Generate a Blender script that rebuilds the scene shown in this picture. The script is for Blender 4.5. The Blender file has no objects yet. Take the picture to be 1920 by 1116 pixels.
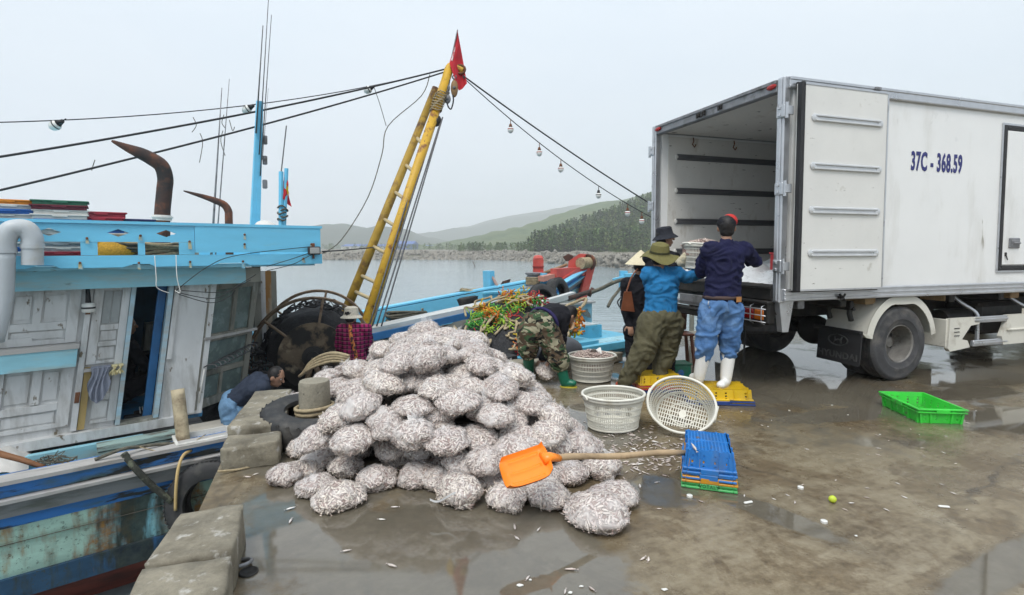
import bpy, bmesh, math, random
from math import pi, sin, cos, radians as R
from mathutils import Vector, Matrix, noise, Euler
random.seed(7)
V = Vector
S = bpy.context.scene
COL = S.collection

# ------------------------------------------------------------------ camera
FPX, PITCH, CAMH, CY0 = 1000.0, R(3.0), 1.55, 465 + 1000*math.tan(R(3.0))
cam_d = bpy.data.cameras.new('camera'); cam = bpy.data.objects.new('camera', cam_d); COL.objects.link(cam)
cam.location = (0, 0, CAMH); cam.rotation_euler = (pi/2 - PITCH, 0, 0)
cam_d.sensor_width = 36; cam_d.lens = 36*FPX/1920
cam_d.shift_y = -(558 - CY0)/1920
cam_d.clip_start = 0.05; cam_d.clip_end = 20000
S.camera = cam

# ------------------------------------------------------------------ sky, sun, exposure
SUN_EL, SUN_AZ = R(58), R(200)     # azimuth clockwise from +Y
W = bpy.data.worlds.new('World'); S.world = W; W.use_nodes = True
wt = W.node_tree; wt.nodes.clear()
wo = wt.nodes.new('ShaderNodeOutputWorld'); wb = wt.nodes.new('ShaderNodeBackground')
sk = wt.nodes.new('ShaderNodeTexSky'); sk.sky_type = 'NISHITA'; sk.sun_disc = False
sk.sun_elevation = SUN_EL; sk.sun_rotation = SUN_AZ; sk.air_density = 1.0; sk.dust_density = 2.0
tcw = wt.nodes.new('ShaderNodeTexCoord'); mpw = wt.nodes.new('ShaderNodeMapping')
mpw.inputs['Scale'].default_value = (1.0, 1.0, 2.6)
nzw = wt.nodes.new('ShaderNodeTexNoise'); nzw.inputs['Scale'].default_value = 1.7; nzw.inputs['Detail'].default_value = 5; nzw.inputs['Roughness'].default_value = .5
crw = wt.nodes.new('ShaderNodeValToRGB')
crw.color_ramp.elements[0].position = .32; crw.color_ramp.elements[0].color = (4.25, 4.80, 5.32, 1)
crw.color_ramp.elements[1].position = .68; crw.color_ramp.elements[1].color = (4.75, 5.16, 5.52, 1)
mxw = wt.nodes.new('ShaderNodeMix'); mxw.data_type = 'RGBA'; mxw.inputs[0].default_value = .92
wt.links.new(tcw.outputs['Generated'], mpw.inputs[0]); wt.links.new(mpw.outputs[0], nzw.inputs['Vector'])
wt.links.new(nzw.outputs['Fac'], crw.inputs[0])
# an overcast sky grows steadily brighter from the horizon to the zenith
sxw = wt.nodes.new('ShaderNodeSeparateXYZ'); wt.links.new(tcw.outputs['Generated'], sxw.inputs[0])
gw = wt.nodes.new('ShaderNodeMapRange'); gw.inputs['From Min'].default_value = 0; gw.inputs['From Max'].default_value = 1; gw.inputs['To Min'].default_value = .95; gw.inputs['To Max'].default_value = 1.55
wt.links.new(sxw.outputs[2], gw.inputs['Value'])
vmw = wt.nodes.new('ShaderNodeVectorMath'); vmw.operation = 'SCALE'; wt.links.new(crw.outputs[0], vmw.inputs[0]); wt.links.new(gw.outputs[0], vmw.inputs['Scale'])
wt.links.new(sk.outputs[0], mxw.inputs[6]); wt.links.new(vmw.outputs[0], mxw.inputs[7])
wt.links.new(mxw.outputs[2], wb.inputs[0]); wb.inputs[1].default_value = 0.10
wt.links.new(wb.outputs[0], wo.inputs[0])
sun_d = bpy.data.lights.new('sun', 'SUN'); sun = bpy.data.objects.new('sun', sun_d); COL.objects.link(sun)
sun_d.energy = 1.5; sun_d.angle = R(25); sun_d.color = (1, .97, .92)
sd = V((sin(SUN_AZ)*cos(SUN_EL), cos(SUN_AZ)*cos(SUN_EL), sin(SUN_EL)))
sun.rotation_euler = sd.to_track_quat('Z', 'Y').to_euler()
S.view_settings.view_transform = 'Standard'; S.view_settings.look = 'None'
S.view_settings.exposure = 0.72; S.view_settings.gamma = 1.0; S.view_settings.use_curve_mapping = False
S.cycles.use_denoising = True; S.cycles.use_adaptive_sampling = True; S.cycles.adaptive_threshold = .025
S.cycles.max_bounces = 7; S.cycles.diffuse_bounces = 3; S.cycles.glossy_bounces = 3
S.cycles.transparent_max_bounces = 10; S.cycles.volume_bounces = 2; S.cycles.transmission_bounces = 2
S.cycles.caustics_reflective = False; S.cycles.caustics_refractive = False

# ------------------------------------------------------------------ picture helpers (photograph pixels, 1920 wide)
def ray(px, py):
    u, v = (px - 960)/FPX, (CY0 - py)/FPX
    return V((u, cos(PITCH) + v*sin(PITCH), -sin(PITCH) + v*cos(PITCH)))
def at(px, py, Y):
    d = ray(px, py); k = Y/d.y
    return V((d.x*k, Y, CAMH + d.z*k))
def gp(px, py, z=0.0):
    d = ray(px, py); k = (z - CAMH)/d.z
    return V((d.x*k, d.y*k, z))

# ------------------------------------------------------------------ object helpers
def link(o, parent=None, loc=None):
    COL.objects.link(o)
    if parent is not None:
        o.parent = parent
    return o
def tag(o, label=None, cat=None, group=None, kind=None):
    if label: o['label'] = label
    if cat: o['category'] = cat
    if group: o['group'] = group
    if kind: o['kind'] = kind
    return o
def empty(name, loc=(0,0,0), rot=(0,0,0), parent=None, **k):
    o = bpy.data.objects.new(name, None); o.empty_display_size = .1
    o.location = loc; o.rotation_euler = rot
    link(o, parent); tag(o, **k); return o
def winv(o):
    m = Matrix.Identity(4)
    while o is not None:
        m = o.matrix_parent_inverse @ Matrix.LocRotScale(o.location, o.rotation_euler, o.scale) @ m
        o = o.parent
    return m.inverted()
class MB:
    def __init__(s): s.v = []; s.f = []; s.m = []; s.cur = 0
    def add(s, vs, fs):
        n = len(s.v); s.v += [tuple(v) for v in vs]
        for f in fs: s.f.append(tuple(i + n for i in f)); s.m.append(s.cur)
        return s
    def hexa(s, c):        # 8 corners: bottom 4 ccw, top 4 ccw
        return s.add(c, [(0,3,2,1),(4,5,6,7),(0,1,5,4),(1,2,6,5),(2,3,7,6),(3,0,4,7)])
    def box(s, c, size, rot=None, ch=0.0):
        c = V(c); x, y, z = [k/2 for k in size]
        m = Matrix.Identity(3) if rot is None else (rot if isinstance(rot, Matrix) else Euler(rot).to_matrix())
        if ch <= 0:
            P = [(-x,-y,-z),(x,-y,-z),(x,y,-z),(-x,y,-z),(-x,-y,z),(x,-y,z),(x,y,z),(-x,y,z)]
            return s.hexa([c + m @ V(p) for p in P])
        ch = min(ch, x*.9, y*.9, z*.9)
        vs = []; idx = {}
        for sx in (-1,1):
            for sy in (-1,1):
                for sz in (-1,1):
                    for ax in range(3):
                        p = [sx*(x-ch), sy*(y-ch), sz*(z-ch)]; p[ax] = (sx*x, sy*y, sz*z)[ax]
                        idx[(sx,sy,sz,ax)] = len(vs); vs.append(c + m @ V(p))
        fs = []
        for ax in range(3):
            o1, o2 = [(1,2),(2,0),(0,1)][ax]
            for sg in (-1,1):
                q = []
                for a_, b_ in ((-1,-1),(1,-1),(1,1),(-1,1)):
                    k = [0,0,0]; k[ax] = sg; k[o1] = a_; k[o2] = b_; q.append(idx[(k[0],k[1],k[2],ax)])
                fs.append(tuple(q if sg > 0 else q[::-1]))
            for a_ in (-1,1):
                for b_ in (-1,1):
                    q = []
                    for e, axx in ((-1,o1),(1,o1),(1,o2),(-1,o2)):
                        k = [0,0,0]; k[ax] = e; k[o1] = a_; k[o2] = b_; q.append(idx[(k[0],k[1],k[2],axx)])
                    fs.append(tuple(q if a_*b_ > 0 else q[::-1]))
        for sx in (-1,1):
            for sy in (-1,1):
                for sz in (-1,1):
                    q = [idx[(sx,sy,sz,a)] for a in range(3)]
                    fs.append(tuple(q if sx*sy*sz > 0 else q[::-1]))
        return s.add(vs, fs)
    def tube(s, pts, r, n=8, cap=True, close=False, flat=1.0):
        pts = [V(p) for p in pts]; m = len(pts)
        rs = r if isinstance(r, (list, tuple)) else [r]*m
        vs = []; up = None
        for i, p in enumerate(pts):
            if close: d = pts[(i+1) % m] - pts[i-1]
            else: d = pts[min(i+1, m-1)] - pts[max(i-1, 0)]
            if d.length < 1e-9: d = V((0,0,1))
            d.normalize()
            if up is None:
                up = V((0,0,1)) if abs(d.z) < .9 else V((1,0,0))
            u = (up - d*up.dot(d)).normalized(); w = d.cross(u); up = u
            for k in range(n):
                a = 2*pi*k/n
                vs.append(p + (u*cos(a)*flat + w*sin(a))*rs[i])
        fs = []
        for i in range(m if close else m-1):
            j = (i+1) % m
            for k in range(n):
                k2 = (k+1) % n
                fs.append((i*n+k, i*n+k2, j*n+k2, j*n+k))
        if cap and not close:
            fs.append(tuple(range(n))[::-1]); fs.append(tuple((m-1)*n+k for k in range(n)))
        return s.add(vs, fs)
    def lathe(s, c, prof, n=24, ax=(0,0,1), sx=1.0, sy=1.0, cap0=False, cap1=False, phase=0):
        c = V(c); q = V((0,0,1)).rotation_difference(V(ax)).to_matrix()
        vs = []; m = len(prof)
        for r, z in prof:
            for k in range(n):
                a = 2*pi*k/n + phase
                vs.append(c + q @ V((r*cos(a)*sx, r*sin(a)*sy, z)))
        fs = []
        for i in range(m-1):
            for k in range(n):
                k2 = (k+1) % n
                fs.append((i*n+k, i*n+k2, (i+1)*n+k2, (i+1)*n+k))
        if cap0: fs.append(tuple(range(n))[::-1])
        if cap1: fs.append(tuple((m-1)*n+k for k in range(n)))
        return s.add(vs, fs)
    def prism(s, poly, ex):   # poly: list of 3d points, ex: extrude vector
        n = len(poly); ex = V(ex); poly = [V(p) for p in poly]
        return s.add(poly + [p + ex for p in poly], [tuple(range(n))[::-1], tuple(range(n, 2*n))] + [(i, (i+1) % n, (i+1) % n + n, i + n) for i in range(n)])
    def grid(s, f, nu, nv):
        vs = [f(i/nu, j/nv) for j in range(nv+1) for i in range(nu+1)]
        return s.add(vs, [(j*(nu+1)+i, j*(nu+1)+i+1, (j+1)*(nu+1)+i+1, (j+1)*(nu+1)+i) for j in range(nv) for i in range(nu)])
    def sphere(s, c, r, n=12, m=8, rot=None):
        c = V(c); r = (r, r, r) if not isinstance(r, (tuple, list, Vector)) else r
        q = Matrix.Identity(3) if rot is None else (rot if isinstance(rot, Matrix) else Euler(rot).to_matrix())
        vs = [c + q @ V((0,0,-r[2]))]
        for j in range(1, m):
            t = pi*j/m
            for k in range(n):
                a = 2*pi*k/n; vs.append(c + q @ V((r[0]*sin(t)*cos(a), r[1]*sin(t)*sin(a), -r[2]*cos(t))))
        vs.append(c + q @ V((0,0,r[2])))
        fs = [(0, 1+(k+1) % n, 1+k) for k in range(n)]
        for j in range(m-2):
            for k in range(n):
                a, b = 1+j*n+k, 1+j*n+(k+1) % n; fs.append((a, b, b+n, a+n))
        L = len(vs)-1; o = 1+(m-2)*n
        fs += [(L, o+k, o+(k+1) % n) for k in range(n)]
        return s.add(vs, fs)
    def capsule(s, p0, p1, r0, r1, n=14, flat=None):
        p0, p1 = V(p0), V(p1); d = p1 - p0; L = d.length
        if L < 1e-6: return s.sphere(p0, r0, n, 8)
        prof = [(r0*sin(t*pi/8), -r0*cos(t*pi/8)) for t in range(1, 5)] + [(r1*sin(t*pi/8), L - r1*cos(t*pi/8)) for t in range(4, 8)]
        return s.lathe(p0, prof, n, d, cap0=True, cap1=True)
    def mesh(s, name, mats, smooth=False, recalc=False):
        me = bpy.data.meshes.new(name); me.from_pydata(s.v, [], s.f)
        for m in (mats if isinstance(mats, (list, tuple)) else [mats]): me.materials.append(m)
        if any(s.m): me.polygons.foreach_set('material_index', s.m)
        if recalc:
            b = bmesh.new(); b.from_mesh(me); bmesh.ops.recalc_face_normals(b, faces=b.faces); b.to_mesh(me); b.free()
        if smooth is True: me.polygons.foreach_set('use_smooth', [True]*len(me.polygons))
        elif smooth:
            me.polygons.foreach_set('use_smooth', [True]*len(me.polygons)); me.set_sharp_from_angle(angle=R(smooth))
        me.update(); return me
    def build(s, name, mats, parent=None, smooth=False, world=True, recalc=False, **k):
        """link as one object; world=True: coordinates are world coordinates even under a placed parent"""
        o = bpy.data.objects.new(name, s.mesh(name, mats, smooth, recalc)); link(o, parent)
        if parent is not None and world: o.matrix_parent_inverse = winv(parent)
        tag(o, **k); return o
def mobj(name, me, parent=None, loc=(0,0,0), rot=(0,0,0), **k):
    o = bpy.data.objects.new(name, me); o.location = loc; o.rotation_euler = rot
    link(o, parent); tag(o, **k); return o
def copy_tree(o, parent=None):
    c = o.copy(); COL.objects.link(c); c.parent = parent
    for ch in [x for x in bpy.data.objects if x.parent == o]: copy_tree(ch, c)
    return c
def children(o): return [x for x in bpy.data.objects if x.parent == o]
def lerp(a, b, t): return a + (b - a)*t
def sag(p, q, d, n=16):
    p, q = V(p), V(q)
    return [p.lerp(q, i/n) - V((0,0,4*d*(i/n)*(1-i/n))) for i in range(n+1)]
def smoothpath(pts, n=6):
    pts = [V(p) for p in pts]; out = []
    for i in range(len(pts)-1):
        p0, p1, p2, p3 = pts[max(i-1,0)], pts[i], pts[i+1], pts[min(i+2,len(pts)-1)]
        for k in range(n):
            t = k/n
            out.append(.5*((2*p1) + (p2-p0)*t + (2*p0-5*p1+4*p2-p3)*t*t + (3*p1-p0-3*p2+p3)*t**3))
    out.append(pts[-1]); return out
def fbm(p, o=3): return noise.fractal(V(p), 1.0, 2.0, o)

# ------------------------------------------------------------------ materials
def _c(c): return (c[0], c[1], c[2], 1.0)
class NT:
    def __init__(s, name):
        s.mat = bpy.data.materials.new(name); s.mat.use_nodes = True; s.t = s.mat.node_tree; s.t.nodes.clear()
        s.out = s.n('ShaderNodeOutputMaterial'); s.p = s.n('ShaderNodeBsdfPrincipled'); s.l(s.p.outputs[0], s.out.inputs[0])
        s.tc = s.n('ShaderNodeTexCoord')
    def n(s, t): return s.t.nodes.new(t)
    def l(s, a, b): s.t.links.new(a, b)
    def map(s, scale=(1,1,1), rotz=0.0, loc=(0,0,0), src='Object', rnd=False):
        m = s.n('ShaderNodeMapping'); m.vector_type = 'TEXTURE' if False else 'POINT'
        # rotate first so that local x runs along the grain, then scale
        m0 = s.n('ShaderNodeMapping'); m0.inputs['Rotation'].default_value = (0, 0, -rotz); m0.inputs['Location'].default_value = loc
        s.l(s.tc.outputs[src], m0.inputs[0])
        o = m0.outputs[0]
        if rnd:
            oi = s.n('ShaderNodeObjectInfo'); ad = s.n('ShaderNodeVectorMath'); ad.operation = 'ADD'
            mu = s.n('ShaderNodeMath'); mu.operation = 'MULTIPLY'; mu.inputs[1].default_value = 37.0
            s.l(oi.outputs['Random'], mu.inputs[0]); s.l(o, ad.inputs[0]); s.l(mu.outputs[0], ad.inputs[1]); o = ad.outputs[0]
        m.inputs['Scale'].default_value = scale; s.l(o, m.inputs[0]); return m.outputs[0]
    def noise(s, vec, scale, detail=4, rough=.55, dist=0):
        q = s.n('ShaderNodeTexNoise'); q.inputs['Scale'].default_value = scale; q.inputs['Detail'].default_value = detail
        q.inputs['Roughness'].default_value = rough; q.inputs['Distortion'].default_value = dist; s.l(vec, q.inputs['Vector']); return q.outputs['Fac']
    def ramp(s, fac, stops):
        q = s.n('ShaderNodeValToRGB'); e = q.color_ramp.elements
        while len(e) < len(stops): e.new(.5)
        for k, (p, c) in zip(e, stops):
            k.position = p; k.color = _c(c) if isinstance(c, (tuple, list)) else (c, c, c, 1)
        s.l(fac, q.inputs[0]); return q.outputs[0]
    def mix(s, f, a, b, mode='MIX'):
        q = s.n('ShaderNodeMix'); q.data_type = 'RGBA'; q.blend_type = mode
        for ix, v in ((0, f), (6, a), (7, b)):
            sock = q.inputs[ix]
            if isinstance(v, (int, float)): sock.default_value = v if ix == 0 else (v, v, v, 1)
            elif isinstance(v, (tuple, list)): sock.default_value = _c(v)
            else: s.l(v, sock)
        return q.outputs[2]
    def math(s, op, a, b=0.0, clamp=False):
        q = s.n('ShaderNodeMath'); q.operation = op; q.use_clamp = clamp
        for i, v in ((0, a), (1, b)):
            if isinstance(v, (int, float)): q.inputs[i].default_value = v
            else: s.l(v, q.inputs[i])
        return q.outputs[0]
    def bump(s, h, strength=.3, dist=.01):
        q = s.n('ShaderNodeBump'); q.inputs['Strength'].default_value = strength; q.inputs['Distance'].default_value = dist
        s.l(h, q.inputs['Height']); s.l(q.outputs[0], s.p.inputs['Normal']); return q
    def set(s, **k):
        for a, v in k.items():
            sock = s.p.inputs[{'base':'Base Color','rough':'Roughness','metal':'Metallic','spec':'Specular IOR Level','sheen':'Sheen Weight','alpha':'Alpha','coat':'Coat Weight','trans':'Transmission Weight','sss':'Subsurface Weight'}[a]]
            if isinstance(v, (int, float)): sock.default_value = v
            elif isinstance(v, (tuple, list)): sock.default_value = _c(v)
            else: s.l(v, sock)
        return s
MATS = {}
def mat(name, col, var=.18, scale=8, rough=.6, rvar=.12, bump=.25, bdist=.004, stretch=(1,1,1), rotz=0.0, metal=0.0, spec=.4,
        dirt=None, dscale=5, dlo=.55, dhi=.7, dstretch=None, dirt2=None, d2scale=3, d2lo=.58, d2hi=.66, d2stretch=None, rnd=False, fine=0.0):
    """plain painted / worn surface: colour mottling, fine relief, two layers of wear"""
    if name in MATS: return MATS[name]
    t = NT(name); v = t.map(stretch, rotz, rnd=rnd)
    n1 = t.noise(v, scale, 5, .6)
    lo = [max(0, c*(1-var)) for c in col]; hi = [min(1, c*(1+var)) for c in col]
    base = t.ramp(n1, [(.3, lo), (.7, hi)])
    if fine:
        nf = t.noise(v, scale*9, 3, .7); base = t.mix(fine, base, t.ramp(nf, [(.3, [c*.55 for c in col]), (.7, [min(1, c*1.3) for c in col])]))
    if dirt:
        vd = t.map(dstretch or stretch, rotz, (3.1, 1.7, .3), rnd=rnd); d = t.noise(vd, dscale, 6, .65)
        base = t.mix(t.ramp(d, [(dlo, 0), (dhi, 1)]), base, dirt)
    if dirt2:
        vd = t.map(d2stretch or stretch, rotz, (7.3, 4.1, 2.2), rnd=rnd); d = t.noise(vd, d2scale, 6, .6)
        base = t.mix(t.ramp(d, [(d2lo, 0), (d2hi, 1)]), base, dirt2)
    if rnd:
        oi = t.n('ShaderNodeObjectInfo'); base = t.mix(.35, base, t.mix(1.0, base, t.ramp(oi.outputs['Random'], [(0, .72), (1, 1.2)]), 'MULTIPLY'))
    t.set(base=base, metal=metal, spec=spec, rough=t.ramp(n1, [(.3, max(.02, rough-rvar)), (.7, min(1, rough+rvar))]))
    if bump: t.bump(t.noise(v, scale*3, 6, .65), bump, bdist)
    MATS[name] = t.mat; return t.mat
# ================================================================== SETTING
WZ = -1.9                                  # water level
# ---- quay surface: wet concrete
t = NT('wet_concrete'); v = t.map()
big = t.noise(v, .55, 6, .6, .4); mid = t.noise(v, 2.3, 9, .7, .3); fin = t.noise(v, 14, 9, .75); gr = t.noise(v, 90, 3, .7)
vs = t.map((1.0, 5.0, 1.0), R(25)); strk = t.noise(vs, 2.2, 5, .6, .6)
comb = t.math('ADD', t.math('ADD', t.math('MULTIPLY', mid, .42), t.math('MULTIPLY', fin, .34)), t.math('MULTIPLY', strk, .24))
base = t.ramp(comb, [(.36, (.055,.040,.024)), (.44, (.13,.10,.062)), (.50, (.25,.205,.135)), (.57, (.37,.32,.225)), (.68, (.54,.48,.36))])
base = t.mix(.35, base, t.ramp(big, [(.36, (.075,.052,.028)), (.50, (.22,.17,.10)), (.62, (.46,.405,.29))]))
drt = t.noise(t.map((1,1,1), R(25), (3.7, 8.1, 0)), 1.15, 10, .72, .5)
base = t.mix(t.ramp(drt, [(.50, 0), (.545, .62)]), base, t.ramp(fin, [(.35, (.055,.036,.018)), (.65, (.17,.12,.065))]))
base = t.mix(t.ramp(gr, [(.62, 0), (.75, .45)]), base, (.06,.05,.04))
vor = t.n('ShaderNodeTexVoronoi'); vor.feature = 'DISTANCE_TO_EDGE'; vor.inputs['Scale'].default_value = .42
vw = t.n('ShaderNodeVectorMath'); vw.operation = 'ADD'; nzc = t.n('ShaderNodeTexNoise'); nzc.inputs['Scale'].default_value = 2.5; nzc.inputs['Detail'].default_value = 6
sc = t.n('ShaderNodeVectorMath'); sc.operation = 'SCALE'; sc.inputs['Scale'].default_value = .55
t.l(v, nzc.inputs['Vector']); t.l(nzc.outputs['Color'], sc.inputs[0]); t.l(v, vw.inputs[0]); t.l(sc.outputs[0], vw.inputs[1]); t.l(vw.outputs[0], vor.inputs['Vector'])
crack = t.ramp(vor.outputs['Distance'], [(0, 1), (.016, 0)])
crk = t.math('MULTIPLY', crack, t.ramp(big, [(.44, 0), (.54, 1)]))
base = t.mix(t.math('MULTIPLY', crk, .75), base, (.035,.03,.025))
# standing water lies where the slab dips: a few hollows, outlined by noise
sep = t.n('ShaderNodeSeparateXYZ'); t.l(v, sep.inputs[0])
def hollow(cx, cy, rx, ry, rot=0.0):
    dx = t.math('SUBTRACT', sep.outputs[0], cx); dy = t.math('SUBTRACT', sep.outputs[1], cy)
    a = t.math('ADD', t.math('MULTIPLY', dx, cos(rot)/rx), t.math('MULTIPLY', dy, sin(rot)/rx))
    b = t.math('ADD', t.math('MULTIPLY', dx, -sin(rot)/ry), t.math('MULTIPLY', dy, cos(rot)/ry))
    return t.math('SUBTRACT', 1.0, t.math('SQRT', t.math('ADD', t.math('MULTIPLY', a, a), t.math('MULTIPLY', b, b))))
hs = [(-.30,2.55,1.02,.95,0), (-1.2,3.1,.5,.9,.2), (1.6,6.6,1.5,1.3,.4), (.75,4.6,.55,.7,.2), (4.6,4.75,1.1,.42,.2), (3.3,7.6,1.6,1.2,.2), (5.9,6.4,1.7,.5,.3), (.95,3.35,.3,.28,0), (1.55,3.0,.5,.14,-.9), (2.35,2.5,.9,.12,.5), (4.8,5.6,.9,.3,.3), (3.1,4.9,.8,.22,.3), (-1.5,4.0,.6,.6,0), (1.0,1.9,.7,.35,.3), (3.7,5.05,.6,.2,.1)]
H = t.math('MULTIPLY', hollow(4.2, 6.6, 4.2, 2.6, .25), .42)
for h in hs:
    q = hollow(*h); H = q if H is None else t.math('MAXIMUM', H, q)
wetn = t.math('ADD', t.math('MULTIPLY', t.math('SUBTRACT', mid, .5), 1.15), t.math('MULTIPLY', t.math('SUBTRACT', fin, .5), .35))
lvl = t.math('ADD', t.math('ADD', H, wetn), t.math('MULTIPLY', t.math('SUBTRACT', big, .5), .9))
pud = t.ramp(lvl, [(.09, 0), (.24, 1)])
damp = t.ramp(t.math('ADD', lvl, .55), [(.2, 0), (.75, 1)])
base = t.mix(t.math('MULTIPLY', damp, .45), base, (.070,.052,.032))
base = t.mix(t.math('MULTIPLY', pud, .7), base, (.115,.105,.085))
rg = t.mix(damp, t.ramp(fin, [(.3, .30), (.7, .55)]), t.ramp(fin, [(.3, .10), (.7, .26)]))
rg = t.mix(pud, rg, .035)
t.set(base=base, rough=rg, spec=t.ramp(pud, [(0, .45), (1, .95)]))
hgt = t.math('ADD', t.math('MULTIPLY', fin, .6), t.math('MULTIPLY', gr, .4))
bp = t.bump(hgt, .35, .006)
inv = t.math('SUBTRACT', 1.0, pud); t.l(t.math('ADD', t.math('MULTIPLY', inv, .38), .012), bp.inputs['Strength'])
M_QUAY = t.mat
mk = mat('kerb_concrete', (.225,.20,.15), .4, 5, .75, .12, .9, .012, dirt=(.10,.085,.06), dscale=3.2, dlo=.5, dhi=.72, dirt2=(.42,.40,.36), d2scale=14, d2lo=.58, d2hi=.7, fine=.35)
KA, KC = V((-.816, 0.2, 0)), V((-2.55, 5.02, 0))
KL = (KC - KA).normalized(); FE = V((.857, .516, 0))
BEND = KC + FE*4.95
quay = empty('quay', kind='structure')
poly = [V((-.2,-3,0)) if False else KA - KL*9, KC, BEND, BEND + V((.42,.9,0))*2.3, BEND + V((.42,.9,0))*2.3 + V((.93,.36,0))*60, V((60,-9,0))]
m = MB(); m.prism([p + V((0,0,-4)) for p in poly][::-1], (0,0,4)); 
m.build('quay_slab', M_QUAY, quay, recalc=True)
def rough_block(name, quad, z0, z1, seed, mat_=None, amp=.02, parent=None, n=9, rnd=.035, **k):
    """cast or broken concrete block with worn, rounded edges; quad = four ground corners"""
    q = [V((p[0], p[1], 0)) for p in quad]; m = MB(); vs = {}; b = bmesh.new()
    def P(u, w, h):
        a = q[0].lerp(q[1], u); c = q[3].lerp(q[2], u); p = a.lerp(c, w); p = V((p.x, p.y, lerp(z0, z1, h)))
        return p
    N = n
    def vert(i, j, l):
        kx = (i, j, l)
        if kx not in vs:
            u, w, h = i/N, j/N, l/N
            p = P(u, w, h); e = sorted([min(u, 1-u), min(w, 1-w), (1-h)])
            cen = P(.5, .5, .5); near = max(0, 1 - (e[0] + e[1])*N/1.6)
            p = p + (cen - p).normalized()*rnd*near
            p += V((noise.noise(p*3+V((seed,0,0))), noise.noise(p*3+V((0,seed,9))), noise.noise(p*3+V((5,0,seed)))*.8))*amp + V((noise.noise(p*11), noise.noise(p*11+V((4,4,4))), noise.noise(p*11+V((8,1,8)))))*amp*.4
            vs[kx] = b.verts.new(p)
        return vs[kx]
    for i in range(N):
        for j in range(N):
            for s_, fix in ((0, 'l'), (N, 'l'), (0, 'j'), (N, 'j'), (0, 'i'), (N, 'i')):
                f = {'l': [(i,j,s_),(i+1,j,s_),(i+1,j+1,s_),(i,j+1,s_)], 'j': [(i,s_,j),(i+1,s_,j),(i+1,s_,j+1),(i,s_,j+1)], 'i': [(s_,i,j),(s_,i+1,j),(s_,i+1,j+1),(s_,i,j+1)]}[fix]
                b.faces.new([vert(*x) for x in f])
    bmesh.ops.recalc_face_normals(b, faces=b.faces)
    me = bpy.data.meshes.new(name); b.to_mesh(me); b.free(); me.materials.append(mat_ or mk)
    me.polygons.foreach_set('use_smooth', [True]*len(me.polygons))
    o = bpy.data.objects.new(name, me); link(o, parent); tag(o, **k); return o
# kerb along the left end of the quay: two big blocks, a gap, a low broken one, a big corner block
KN = V((KL.y, -KL.x, 0))                  # points inward (towards the slab)
def kq(s0, s1, w0, w1, sk=0.0): return [KA + KL*s0 - KN*w0, KA + KL*s1 - KN*(w0-sk), KA + KL*s1 + KN*w1, KA + KL*s0 + KN*w1]
for i, (s0, s1, w0, w1, h, k) in enumerate([(.45,1.12,.02,.33,.24,0), (1.16,2.09,.02,.32,.21,0), (2.13,2.60,.03,.31,.21,.04), (3.62,3.90,-.03,.40,.17,0), (3.93,5.0,-.02,.42,.21,.08)]):
    rough_block('kerb_block', kq(s0, s1, w0, w1, k), .002, h, i+1, parent=quay, n=16, rnd=.012, amp=.015)
FN = V((FE.y, -FE.x, 0))
for i, (s0, s1, h, w) in enumerate([(.62,1.5,.15,.3),(1.55,2.4,.16,.28),(2.45,3.2,.17,.3),(3.24,3.95,.15,.32),(3.99,4.6,.13,.26)]):
    rough_block('kerb_block', [KC + FE*s0 + FN*.02, KC + FE*s1 + FN*.02, KC + FE*s1 + FN*w, KC + FE*s0 + FN*w], .002, h, 11+i, parent=quay, amp=.03, n=12, rnd=.02)
# ---- water
t = NT('harbour_water'); v = t.map((1, 1, 1)); v2 = t.map((.12, 1.3, 1))
w1 = t.noise(v2, 1.1, 4, .6, .3); w2 = t.noise(v, 6, 3, .6); w3 = t.noise(t.map((.05, .16, 1)), 1, 3, .5)
t.set(base=t.ramp(w3, [(.3, (.20,.26,.28)), (.7, (.26,.32,.34))]), rough=.09, spec=.5)
t.p.inputs['IOR'].default_value = 1.33
t.bump(t.math('ADD', t.math('MULTIPLY', w1, 1.0), t.math('MULTIPLY', w2, .25)), .32, .14)
m = MB(); m.grid(lambda a, b: V((-2400+4800*a, -150+2200*b, WZ)), 4, 4)
m.build('water', t.mat, kind='structure')
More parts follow.
